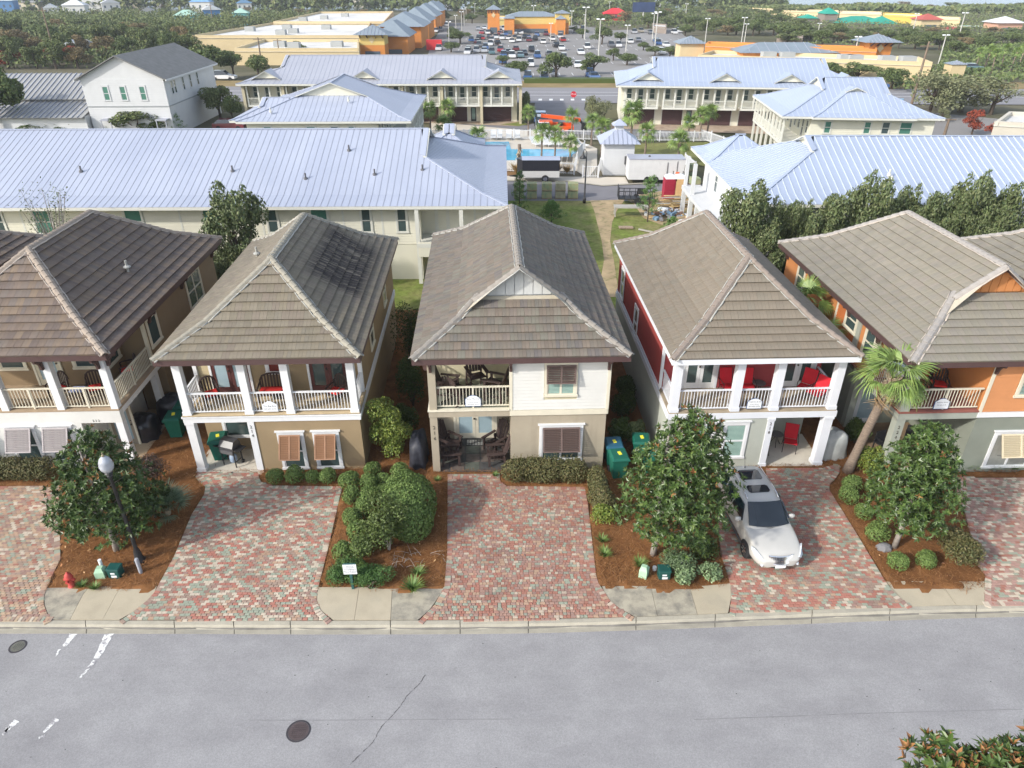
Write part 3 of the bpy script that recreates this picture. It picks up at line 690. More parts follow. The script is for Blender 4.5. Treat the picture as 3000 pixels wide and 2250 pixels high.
def vent_pipe(par, x, y, z, mat):
 MB().tube([(x, y, z - .25), (x, y, z + .28)], .05, 8).build('vent_pipe', mat, par); MB().lathe([(.16, -.02), (.14, .02), (.06, .06)], 10, (x, y, z)).build('flashing', mat, par)
def lantern(par, x, y, z):
 b = MB(); b.box(x - .06, y - .03, z - .1, x + .06, y, z + .22); b.bar((x, y - .03, z + .18), (x, y - .16, z + .2), .025); b.lathe([(.03, -.16), (.075, -.02), (.085, .10), (.03, .17), (.01, .2)], 8, (x, y - .16, z)); b.build('wall_lantern', m_black, par)
# materials of the five houses
def tilemat(name, cols, stain=None): return M(name, pieces=cols, rough=.85, var=.12, scale=2.2, spec=.25, bump=.12, bscale=50, blend=True, stain=stain)
t212 = tilemat('brown_blend_tiles', [(0.173, 0.132, 0.101), (0.133, 0.106, 0.092), (0.198, 0.150, 0.108), (0.152, 0.128, 0.112), (0.180, 0.140, 0.112), (0.138, 0.115, 0.104)])
t214 = tilemat('tan_grey_tiles', [(0.211, 0.182, 0.133), (0.178, 0.158, 0.119), (0.193, 0.162, 0.129), (0.219, 0.191, 0.144), (0.185, 0.165, 0.129)], stain=((0.117, 0.098, 0.076), 1.2, .56, .85, (1, 1, 1)))
t216 = tilemat('mixed_slate_tiles', [(0.178, 0.150, 0.119), (0.141, 0.132, 0.116), (0.193, 0.158, 0.125), (0.154, 0.128, 0.104), (0.173, 0.165, 0.133), (0.185, 0.154, 0.129), (0.130, 0.119, 0.112)])
t218 = tilemat('grey_brown_tiles', [(0.204, 0.174, 0.133), (0.193, 0.165, 0.129), (0.211, 0.178, 0.137), (0.190, 0.169, 0.133)])
t220 = tilemat('grey_green_tiles', [(0.233, 0.213, 0.168), (0.219, 0.204, 0.165), (0.240, 0.217, 0.176), (0.215, 0.200, 0.168), (0.240, 0.213, 0.180)])
def algae(m):
 """black streaks of algae run down the right hand slope of the tan house roof"""
 nt = m.node_tree; p = nt.nodes['Principled BSDF']; src = p.inputs['Base Color'].links[0].from_socket; tc = nt.nodes.new('ShaderNodeTexCoord'); sx = nt.nodes.new('ShaderNodeSeparateXYZ'); nt.links.new(tc.outputs['Object'], sx.inputs[0])
 def band(v, a, b, c, d):
  o = []
  for lo, hi in ((a, b), (d, c)):
   k = nt.nodes.new('ShaderNodeMapRange'); k.inputs[1].default_value = lo; k.inputs[2].default_value = hi; nt.links.new(v, k.inputs[0]); o.append(k.outputs[0])
  return math_(nt, 'MULTIPLY', *o)
 n = noise(nt, 3.0, 5, .7, stretch=(.25, 2.6, .3)); k = nt.nodes.new('ShaderNodeMapRange'); k.inputs[1].default_value = .38; k.inputs[2].default_value = .52; nt.links.new(n, k.inputs[0])
 f = math_(nt, 'MULTIPLY', math_(nt, 'MULTIPLY', band(sx.outputs[0], 4.2, 4.7, 6.2, 6.8), band(sx.outputs[1], 3.2, 4.6, 9.2, 10.2)), k.outputs[0]); nt.links.new(mixc(nt, f, src, (.042, .035, .034)), p.inputs['Base Color'])
algae(t214)
m_bead = M('mortar', (.36, .36, .335), .9, .12, 4); m_bead2 = M('pale_mortar', (.43, .38, .33), .9, .12, 4)
m_fbr = M('brown_fascia', (.085, .05, .048), .5, .1, 3, .4); m_sof = M('soffit', (.42, .38, .30), .8, .05)
def stucco(n, c, st=None): return M(n, c, .92, .07, .9, .15, bump=.25, bscale=60, stain=st)
s_tan = stucco('tan_stucco', (.30, .225, .135)); s_brn = stucco('brown_stucco', (.265, .195, .12)); s_wht = stucco('white_stucco', (.66, .66, .63)); s_taupe = stucco('taupe_stucco', (.37, .325, .25), ((.30, .26, .20), .7, .5, .8, (3, 3, .6)))
s_gry = stucco('grey_green_stucco', (.42, .44, .39)); s_red = stucco('red_stucco', (.32, .062, .055)); s_sage = stucco('sage_stucco', (.225, .245, .205)); s_org = stucco('orange_stucco', (.53, .225, .085))
m_slabp = M('patio_concrete', (.56, .52, .44), .9, .08, 2, .2, stain=((.38, .34, .28), 1.3, .55, .8)); m_stone = M('dark_patio_stone', (.115, .10, .088), .6, .3, 3.5, .4, pieces=[(.085, .08, .075), (.13, .105, .09), (.10, .11, .09), (.15, .12, .10), (.07, .07, .07)])
m_brnp = M('brown_patio', (.23, .165, .105), .9, .2, 2.2, .2)
m_deck = M('deck_boards', (.48, .38, .24), .8, .15, 3, .2, stretch=(1, 12, 1)); m_decks = M('balcony_membrane', (.22, .23, .18), .8, .12, 2); m_deckr = M('red_brown_deck', (.27, .10, .08), .8, .1, 2)
m_plank_w = M('white_siding', (.63, .63, .60), .7, .05, 1.2, .3); m_plank_o = M('orange_siding', (.55, .245, .105), .75, .08, 1.2, .25); m_plank_r = M('red_siding', (.36, .062, .065), .75, .08, 1.2, .25); m_plank_od = M('deep_orange_siding', (.46, .145, .045), .75, .08, 1.2, .25)
m_ywall = stucco('pale_yellow_stucco', (.50, .42, .245)); m_grnp = M('sage_paint', (.34, .36, .31), .7, .06, 2, .3); m_redd = M('mahogany_door', (.10, .035, .032), .5, .1, 5, .4); m_whtp = M('pale_blue_white_post', (.70, .72, .76), .55, .03, 2, .4)
def house(name, lab, o):
 h = thing(name, lab, 'house', (o[0], o[1], 0), ZROT); bpy.context.view_layer.update(); h.matrix_basis = Matrix.Translation((o[0], o[1], 0)) @ Matrix.Rotation(ZROT, 4, 'Z'); return h
# ---------------------------------------------------------------- 214: tan house, three porch bays
H4 = house('porch_house', 'tan stucco house with white porch posts, three balcony bays and two tan louvred shutters', (-12.5, 22.4))
tiled_roof(H4, -.22, 7.08, -.4, 12.6, 5.22, 7.65, t214, M('tan_ridge_tiles', (.29, .27, .22), .85, .15, 3), m_bead, m_fbr, m_sof, seed=2)
MB().box(2.62, .02, -.1, 6.7, 12.2, 2.34).box(.16, 1.5, -.1, 2.618, 12.2, 2.34).box(.16, 1.68, 2.655, 6.7, 12.2, 5.05).build('wall', s_tan, H4)
MB().box(.10, -.02, 2.34, 6.76, 12.22, 2.60).box(.07, -.05, 2.55, 6.79, 1.68, 2.60).build('beam', m_white, H4); MB().box(.10, 0, 2.601, 6.74, 1.68, 2.65).build('porch_floor', m_deck, H4)
MB().box(.05, -.04, -.1, 2.615, 1.5, .05).build('patio_slab', m_slabp, H4)
for xa in (.16, 2.47, 4.02, 6.42): post(H4, xa, xa + .28, .02, .30, 2.65, 5.02, m_white)
post(H4, .14, .44, 0, .30, .05, 2.34, m_white); post(H4, 2.45, 2.70, -.012, .2, .05, 2.34, m_white, False)
MB().box(.12, .0, 4.86, 6.74, .16, 5.02).box(6.56, .3, 4.86, 6.72, 1.68, 5.02).box(.14, .3, 4.86, .30, 1.68, 5.02).build('porch_header', m_white, H4)
for a, c in (((.44, .14), (2.47, .14)), ((2.75, .14), (4.02, .14)), ((4.30, .14), (6.42, .14)), ((.28, .3), (.28, 1.66)), ((6.60, .3), (6.60, 1.66))): railing(H4, a, c, 2.65, .90, m_white, mid=False)
post(H4, .2, .34, 1.56, 1.68, 2.65, 5.02, m_white, False); post(H4, 6.54, 6.70, 1.54, 1.67, 2.65, 5.02, m_white, False)
door(H4, .86, 1.68, 2.66, 0, 1.42, 2.05, m_white, m_redd, 2, m_glassl); door(H4, 4.64, 1.68, 2.66, 0, 1.42, 2.05, m_white, m_redd, 2, m_glass)
window(H4, 3.06, 1.68, 3.55, 0, .5, .9, m_white, hung=False, glass=M('red_curtain_glass', (.16, .035, .03), .15, .1))
siding(H4, .35, .78, 1.68, 2.7, 4.9, M('tan_siding', (.47, .39, .24), .8, .05), .16)
window(H4, .95, 1.5, .72, 0, .95, 1.35, m_white)
for xa in (3.58, 4.93):
 window(H4, xa, .02, .16, 0, .80, 1.55, m_white, head=True, sash=m_white); bahama(H4, xa + .0, -.10, 1.76, 0, .80, .98, rad(33), m_shut)
window(H4, 6.70, 4.0, 3.3, rad(90), .8, 1.3, m_cream); window(H4, 6.7, 8.5, 3.3, rad(90), .7, 1.2, m_cream); window(H4, .16, 6, 3.3, rad(-90), .8, 1.3, m_cream)
house_number(H4, 2.57, -.018, 2.10, '214', .19, m_bronze)
vent_pipe(H4, 1.6, 7.2, 6.46, m_bead)
# ---------------------------------------------------------------- 216: white siding above taupe stucco
H6 = house('gable_house', 'taupe and white house with a small white gable, porch at its left and brown shutters', (-3.1, 22.4))
tiled_roof(H6, -.45, 7.32, -.5, 13.3, 5.32, 7.9, t216, M('grey_ridge_tiles', (.24, .22, .195), .85, .15, 3), m_bead, m_fbr, m_sof, gablet=2.35, gab_mat=M('gable_shingle', (.53, .54, .53), .8, .05), seed=3)
MB().box(3.06, 0, -.1, 6.68, 12.7, 2.62).box(.02, 2.3, -.1, 3.058, 12.7, 2.62).build('wall', s_taupe, H6)
MB().box(3.06, .0, 2.84, 6.70, 12.7, 5.15).box(.02, 2.35, 2.84, 3.058, 12.7, 5.15).build('upper_wall', M('pale_upper_wall', (.60, .55, .38), .9, .05), H6)
siding(H6, 3.12, 6.64, -.001, 2.86, 5.12, m_plank_w, .142, holes=((4.28, 5.52, 3.38, 4.86),))
MB().box(3.02, -.05, 2.62, 6.74, .0, 2.84).box(6.70, -.05, 2.62, 6.74, 12.7, 2.84).build('belt_board', m_cream, H6)
MB().box(3.00, -.04, 2.84, 3.12, .0, 5.15).box(6.62, -.04, 2.84, 6.74, .0, 5.15).build('corner_board', m_cream, H6)
MB().box(-.02, -.03, 2.60, 3.02, .25, 2.86).box(-.02, .25, 2.60, .2, 2.3, 2.86).build('beam', s_taupe, H6)
MB().box(-.05, -.07, 2.862, 3.0, 2.35, 2.91).build('porch_floor', m_cream, H6); MB().box(.1, .1, 2.911, 2.98, 2.34, 2.92).build('floor_covering', m_decks, H6)
post(H6, .02, .30, .0, .28, 2.92, 5.15, s_taupe, False); post(H6, .0, .28, .0, .28, .04, 2.60, s_taupe, False)
MB().box(.0, .0, -.1, 3.05, 2.3, .03).build('patio_slab', M('patio_base', (.09, .085, .08), .8, .1), H6)
r = random.Random(8)
for i in range(5):
 for j in range(4):
  xa, ya = .04 + i * .6, .04 + j * .56; MB().box(xa + r.uniform(.01, .05), ya + .012, .03, xa + .6 - r.uniform(.01, .05), ya + .545, .042 + r.uniform(0, .006)).build('paving_stone', m_stone, H6)
railing(H6, (.30, .12), (3.0, .12), 2.92, .92, m_cream, pitch=.118); railing(H6, (.12, .28), (.12, 2.33), 2.92, .92, m_cream, mid=False)
window(H6, 4.40, -.03, 3.52, 0, 1.0, 1.22, m_cream, mull=1, blinds=True, glass=m_glassb, head=True); bahama(H6, 4.36, -.09, 4.78, 0, 1.08, .72, rad(10), m_shutd)
window(H6, 4.26, 0, .55, 0, 1.46, 1.48, m_white, mull=1, head=True, hung=False); bahama(H6, 4.28, -.10, 2.08, 0, 1.42, .98, rad(20), m_shutd)
door(H6, .85, 2.3, .05, 0, 1.62, 2.05, m_cream, M('cream_door', (.62, .58, .47), .5, .04), 2, m_glassl); window(H6, 1.95, 2.35, 3.75, 0, .85, 1.25, m_cream, blinds=True, glass=m_glassb)
MB().box(.06, 2.24, 1.35, .5, 2.28, 2.1).build('chalk_board', M('chalkboard', (.035, .035, .04), .7, .3, 6), H6)
text('BEACHES', .10, H6, (.28, 2.232, 1.98), (rad(90), 0, 0), m_signw); text('USA', .13, H6, (.28, 2.232, 1.80), (rad(90), 0, 0), m_signw)
MB().lathe([(.2, -.01), (.2, .01)], 16).build('round_plaque', M('blue_plaque', (.06, .25, .42), .5, .1), H6).matrix_local = Matrix.Translation((2.78, 2.27, 2.05)) @ Matrix.Rotation(rad(90), 4, 'X')
house_number(H6, .15, -.008, 2.12, '216', .22, m_bronze, .25, rot=0)
for a in ((.14, 0, 4.55, 0, -1), (3.06, -.02, 4.55, 0, -1), (6.64, -.02, 4.55, 0, -1), (.02, .14, 4.55, -1, 0), (6.70, .3, 4.55, 1, 0), (6.70, 5, 4.55, 1, 0), (6.70, 10, 4.55, 1, 0), (.02, 6, 4.55, -1, 0), (.02, 10, 4.55, -1, 0)): bracket(H6, *a, m_dkbr, L=.42)
window(H6, 6.70, 4.0, 3.3, rad(90), .8, 1.3, m_cream); window(H6, 6.70, 8.5, 3.3, rad(90), .8, 1.3, m_cream); window(H6, .02, 7, 3.3, rad(-90), .8, 1.3, m_cream)
# ---------------------------------------------------------------- 218: red upper storey, grey below
H8 = house('red_house', 'red upper storey house with grey ground floor and pale blue white porch posts', (5.5, 22.6))
tiled_roof(H8, .22, 7.1, -.35, 12.4, 5.12, 7.7, t218, M('brown_grey_ridge_tiles', (.235, .195, .165), .85, .12, 3), m_bead, m_whtp, m_sof, seed=4)
MB().box(.45, .02, -.1, 4.32, 12.0, 2.34).box(4.32, 2.2, -.1, 6.86, 12.0, 2.34).build('wall', s_gry, H8)
MB().box(.47, 1.8, 2.66, 6.84, 11.98, 4.95).build('upper_wall', s_red, H8); MB().box(.40, -.02, 2.34, 6.92, 12.04, 2.60).build('beam', m_whtp, H8); MB().box(.44, 0, 2.601, 6.88, 1.8, 2.65).build('porch_floor', M('porch_boards', (.34, .28, .20), .8, .15, 3), H8)
MB().box(.43, 1.72, 2.66, .47, 12, 2.74).box(.42, 1.72, 2.74, .52, 1.84, 4.95).build('corner_board', m_whtp, H8)
siding(H8, .53, 6.8, 1.80, 2.68, 4.9, m_plank_r, .15, holes=((1.3, 2.72, 2.6, 4.85), (5.2, 6.62, 2.6, 4.85)))
MB().box(4.33, -.04, -.1, 6.95, 2.2, .05).build('patio_slab', m_slabp, H8)
for xa in (.47, 2.79, 4.30, 6.54): post(H8, xa, xa + .30, .02, .32, 2.65, 4.93, m_whtp)
MB().box(.45, .0, 4.78, 6.86, .18, 4.94).box(.47, .32, 4.78, .6, 1.8, 4.94).box(6.70, .32, 4.78, 6.84, 1.8, 4.94).build('porch_header', m_whtp, H8)
post(H8, 4.31, 4.56, -.03, .25, .05, 2.34, m_whtp); post(H8, 6.50, 6.84, -.02, .30, .05, 2.34, m_whtp)
for a, c in (((.77, .16), (2.79, .16)), ((3.09, .16), (4.30, .16)), ((4.60, .16), (6.54, .16)), ((.56, .32), (.56, 1.78)), ((6.72, .32), (6.72, 1.78))): railing(H8, a, c, 2.65, .90, m_whtp, mid=False)
door(H8, 1.38, 1.80, 2.66, 0, 1.26, 2.05, m_whtp, m_white, 2, m_glass); door(H8, 5.30, 1.80, 2.66, 0, 1.24, 2.05, m_whtp, m_white, 2, m_glass)
window(H8, 2.74, .02, .56, 0, .78, 1.5, m_white, blinds=True, glass=m_glassb, head=True); window(H8, 1.45, .02, .56, 0, .78, 1.5, m_white, blinds=True, glass=m_glassb, head=True); lantern(H8, 2.44, .02, 1.95)
window(H8, 4.55, 2.2, .75, 0, .9, 1.3, m_white)
for ya, za in ((7.25, 2.45), (10.9, 2.9)): window(H8, .45, ya, za, rad(-90), .62, 1.4, m_white)
window(H8, 6.86, 3.2, .9, rad(90), .8, 1.3, m_white)
house_number(H8, 4.435, -.036, 2.08, '218', .19, m_bronze)
# ---------------------------------------------------------------- 220: orange house
H0 = house('orange_house', 'orange lap sided house with sage green ground floor and a palm at its porch', (14.45, 22.3))
tiled_roof(H0, -.45, 7.3, -.5, 12.4, 5.25, 7.9, t220, M('pale_ridge_tiles', (.30, .28, .26), .85, .12, 3), m_bead2, m_fbr, m_sof, gablet=2.5, gab_mat=s_org, seed=5)
MB().box(3.06, 0, -.1, 6.7, 12.2, 2.60).box(.02, 3.6, -.1, 3.058, 12.2, 2.60).build('wall', s_sage, H0)
MB().box(3.06, 0, 2.82, 6.70, 12.2, 5.1).box(.05, 2.6, 2.82, 3.058, 12.2, 5.1).build('upper_wall', s_org, H0)
siding(H0, 3.12, 6.66, -.001, 2.84, 5.06, m_plank_o, .15, holes=((4.1, 5.6, 3.45, 4.95),))
MB().box(3.0, -.05, 2.60, 6.74, 0, 2.82).build('belt_board', m_white, H0); MB().box(3.0, -.04, 2.82, 3.12, 0, 5.08).build('corner_board', m_cream, H0)
MB().box(-.02, -.03, 2.56, 3.0, .25, 2.84).box(-.02, .25, 2.56, .25, 3.6, 2.84).build('beam', m_grnp, H0); MB().box(-.05, -.06, 2.845, 3.0, 2.6, 2.90).box(-.05, 2.6, 2.845, .02, 4, 2.90).build('porch_floor', m_deckr, H0)
post(H0, .0, .36, 0, .34, 2.9, 5.05, m_grnp, False); post(H0, .0, .34, 0, .32, .03, 2.56, m_grnp, False); post(H0, .02, .3, 3.3, 3.6, .03, 2.56, m_grnp, False); MB().box(0, 0, -.1, 3.05, 3.6, .03).build('patio_slab', m_brnp, H0)
railing(H0, (.36, .12), (3.0, .12), 2.90, .90, m_cream); railing(H0, (.12, .34), (.12, 2.6), 2.90, .90, m_cream)
post(H0, -.02, .12, 2.5, 2.62, 2.9, 5.05, m_cream, False)
siding(H0, -6.1, -4.35, 0, 2.85, 5.06, m_plank_od, .15, rot=rad(-90), ox=.04, oy=0)
MB().box(-.01, 6.1, 2.82, .045, 6.22, 5.06).build('trim_board', m_cream, H0); MB().box(-.01, 3.95, 2.82, .045, 4.30, 5.06).build('corner_board', m_grnp, H0)
door(H0, .75, 2.6, 2.9, 0, .95, 2.05, m_cream, m_white, 1, m_glassl); window(H0, .0, 5.2, 4.05, rad(-90), .85, .85, m_cream); window(H0, .05, 10.6, 3.6, rad(-90), .7, 1.25, m_cream); window(H0, .05, 3.5, 3.6, rad(-90), .7, 1.15, m_cream)
window(H0, 4.22, -.03, 3.55, 0, 1.26, 1.25, m_cream, mull=1, blinds=True, glass=m_glass); bahama(H0, 4.2, -.09, 4.84, 0, 1.3, .75, rad(25), m_shutc)
window(H0, 4.10, 0, .30, 0, 1.6, 1.5, m_white, mull=1, head=True, hung=False, glass=M('grey_window', (.26, .27, .25), .2, .1)); bahama(H0, 4.2, -.10, 1.86, 0, 1.5, .92, rad(28), m_shutc)
door(H0, .5, 3.6, .04, 0, .95, 2.05, m_white, m_white, 1, m_glassl); window(H0, 1.8, 3.6, .8, 0, .8, 1.3, m_white); house_number(H0, .17, -.008, 2.2, '220', .2, m_bronze, .23)
for a in ((3.06, -.02, 4.5, 0, -1), (.02, 2.5, 4.5, -1, 0), (.02, 5.0, 4.5, -1, 0), (.02, 9, 4.5, -1, 0), (.02, 12, 4.5, -1, 0)): bracket(H0, *a, m_dkbr, L=.42)
# ---------------------------------------------------------------- 212: brown house, white ground floor
H2 = house('corner_porch_house', 'brown stucco house with wraparound corner porch above a white ground floor', (-22.2, 22.6))
tiled_roof(H2, -.35, 7.65, -.5, 12.5, 5.25, 7.85, t212, M('light_brown_ridge_tiles', (.30, .25, .205), .85, .12, 3), m_bead2, m_fbr, m_sof, seed=6)
MB().box(0, 2.0, 2.65, 6.0, 12, 5.05).box(6.0, 3.6, 2.65, 7.2, 12, 5.05).box(6.0, 4.2, -.1, 7.2, 12, 2.35).build('wall', s_brn, H2)
MB().box(0, .0, -.1, 5.62, 4.2, 2.6).box(5.62, .0, 2.06, 7.2, .26, 2.6).box(5.62, 1.5, -.1, 5.95, 4.2, 2.35).build('lower_wall', s_wht, H2)
MB().box(6.94, .262, 2.36, 7.2, 4.2, 2.60).box(5.62, .262, 2.36, 6.94, 4.2, 2.50).build('beam', m_white, H2); MB().box(-.02, -.02, 2.605, 7.22, 3.6, 2.66).build('porch_floor', M('tan_deck', (.36, .27, .18), .8, .1), H2)
MB().box(5.62, .0, -.1, 7.25, 4.2, .04).build('patio_slab', M('tan_patio', (.42, .33, .22), .9, .12, 2), H2)
for xa in (2.85, 4.92, 6.92): post(H2, xa, xa + .27, .02, .29, 2.66, 5.05, m_white, False)
post(H2, 6.92, 7.19, .0, .28, .04, 2.06, m_white, False); post(H2, 6.92, 7.18, 3.3, 3.58, .04, 2.36, m_white, False); post(H2, 7.05, 7.18, 3.45, 3.58, 2.66, 5.05, m_cream, False)
for a, c in (((3.12, .15), (4.92, .15)), ((5.19, .15), (6.92, .15)), ((.2, .15), (2.85, .15)), ((7.06, .29), (7.06, 3.45))): railing(H2, a, c, 2.66, .9, m_cream)
for xa in (1.0, 2.78, 4.18): window(H2, xa, 0, .35, 0, .92, 1.5, m_white, head=True, sash=m_white); bahama(H2, xa - .02, -.10, 1.95, 0, .96, .95, rad(28), m_shutg, mull=False)
door(H2, 3.3, 2.0, 2.66, 0, .95, 2.05, m_cream, M('cream_door2', (.60, .55, .42), .5, .04), 1, m_glassl); window(H2, 4.9, 2.0, 3.45, 0, .9, 1.2, m_cream); window(H2, 2.0, 2.0, 3.45, 0, .9, 1.2, m_cream); MB().box(5.9, 1.96, 2.66, 6.02, 2.06, 5.04).build('trim_board', m_cream, H2)
door(H2, 5.8, 1.5, .04, 0, .9, 2.0, m_cream, M('taupe_door', (.30, .26, .20), .5, .04), 1, m_glassl)
window(H2, 6.0, 2.4, 3.3, rad(90), .8, 1.2, m_cream); window(H2, 7.2, 3.75, 3.45, rad(90), .85, 1.15, m_cream, hung=False); window(H2, 7.2, 8.2, 3.2, rad(90), 1.65, 1.45, m_cream, mull=1); 
for a in ((4.98, -.0, 4.45, 0, -1), (7.0, -.0, 4.45, 0, -1), (7.2, .2, 4.45, 1, 0), (7.2, 3.9, 4.45, 1, 0), (7.2, 7.6, 4.45, 1, 0), (7.2, 11.8, 4.45, 1, 0)): bracket(H2, *a, m_dkbr, L=.42)
house_number(H2, 6.12, -.008, 2.16, '212', .14, m_bronze, vertical=False); vent_pipe(H2, 6.1, 5.6, 6.3, m_bead)
# ---------------------------------------------------------------- neighbours cut off by the frame
H1 = house('brown_house', 'brown roofed house at the far left edge, only its eaves corner showing', (-31.2, 22.9))
tiled_roof(H1, -.35, 7.6, -.5, 12.4, 5.25, 7.85, t212, MATS['light_brown_ridge_tiles'], m_bead2, m_fbr, m_sof, seed=7)
MB().box(0, 0, -.1, 7.2, 12, 5.05).build('wall', s_brn, H1); bracket(H1, 7.2, 11.5, 4.45, 1, 0, m_dkbr, L=.42); bracket(H1, 7.2, 8, 4.45, 1, 0, m_dkbr, L=.42)
window(H1, 7.2, 9.2, 3.5, rad(90), 1.0, 1.3, m_cream)
H9 = house('far_red_house', 'grey tiled house with a red wall, behind the orange house at the right edge', (23.6, 22.7))
tiled_roof(H9, -.4, 7.4, -.4, 12.5, 5.2, 7.85, t220, MATS['pale_ridge_tiles'], m_bead2, m_fbr, m_sof, seed=8)
MB().box(.1, 0, 2.62, 7, 12, 5.0).build('upper_wall', s_red, H9); MB().box(.1, 0, -.1, 7, 12, 2.6).build('wall', s_sage, H9); window(H9, .1, 3, 3.3, rad(-90), .8, 1.3, m_cream)
# ---------------------------------------------------------------- plaques on the balconies
house_sign(H4, 3.40, .07, 2.72, .56, .46, [('The Big Easy', .25, .095), ('337-257-2153', .12, .08)], m_signw, 'white name plaque on the railing of the tan house')
house_sign(H6, 1.65, .06, 3.0, .60, .50, [('Mystic Mermaid', .33, .085), ('Vacation Rentals', .17, .055), ('850-460-0974', .09, .075)], m_gun, 'white plaque with blue edge on the cream porch railing of the white sided house')
house_sign(H8, 3.70, .09, 2.70, .58, .48, [('Tangerine & Sea', .32, .075), ('Vacation Rentals', .2, .05), ('850-460-0974', .11, .075)], m_gun, 'white plaque on the middle railing below the red walls')
house_sign(H0, 1.55, .05, 2.95, .58, .48, [('Vacation Home', .3, .07), ('850-460-0974', .18, .06)], m_gun, 'pale plaque on the railing of the orange house')

# ---------------------------------------------------------------- car
def loft(secs, mat, name, par, sub=2, smooth=True, closed_ends=True):
 n = len(secs[0]); b = MB(); vs = [p for s in secs for p in s]; fs = []
 for i in range(len(secs) - 1):
  for k in range(n - 1): fs.append((i * n + k, i * n + k + 1, (i + 1) * n + k + 1, (i + 1) * n + k))
 if closed_ends: fs.append(tuple(range(n))[::-1]); fs.append(tuple(range((len(secs) - 1) * n, len(secs) * n)))
 o = b.add(vs, fs).build(name, mat, par, smooth)
 if sub: m = o.modifiers.new('smooth', 'SUBSURF'); m.levels = sub; m.render_levels = sub
 return o
m_pearl = M('champagne_car_paint', (.50, .492, .465), .2, .03, 2, .5, coat=.5); m_cglass = M('dark_car_glass', (.018, .026, .034), .04, 0, 1, .9)
m_tyre = M('tyre_rubber', (.022, .022, .024), .85, .1); m_chrome = M('chrome', (.75, .75, .77), .12, 0, 1, .5, metal=1.); m_plastic = M('grey_plastic', (.10, .10, .105), .6, .05)
m_lamp = M('headlamp_lens', (.55, .60, .66), .08, .3, 14, .9)
def wheel(par, x, y, r, w, side):
 t = MB().lathe([(r * .62, -w / 2), (r * .93, -w / 2), (r, -w / 2 + .04), (r, w / 2 - .04), (r * .93, w / 2), (r * .62, w / 2)], 24).build('wheel', m_tyre, par, True)
 t.matrix_local = Matrix.Translation((x, y, r)) @ Matrix.Rotation(rad(90) * side, 4, 'X')
 rm = MB().lathe([(r * .66, -w * .42), (r * .66, w * .44), (r * .58, w * .44), (r * .56, w * .25), (.02, w * .22)], 24)
 for k in range(7):
  a = k * 2 * math.pi / 7; rm.bar((.04 * math.cos(a), .04 * math.sin(a), w * .40), (r * .6 * math.cos(a), r * .6 * math.sin(a), w * .44), .055, .05)
 rm.lathe([(.06, w * .2), (.06, w * .46), (.01, w * .48)], 10); rm.build('rim', m_chrome, t)
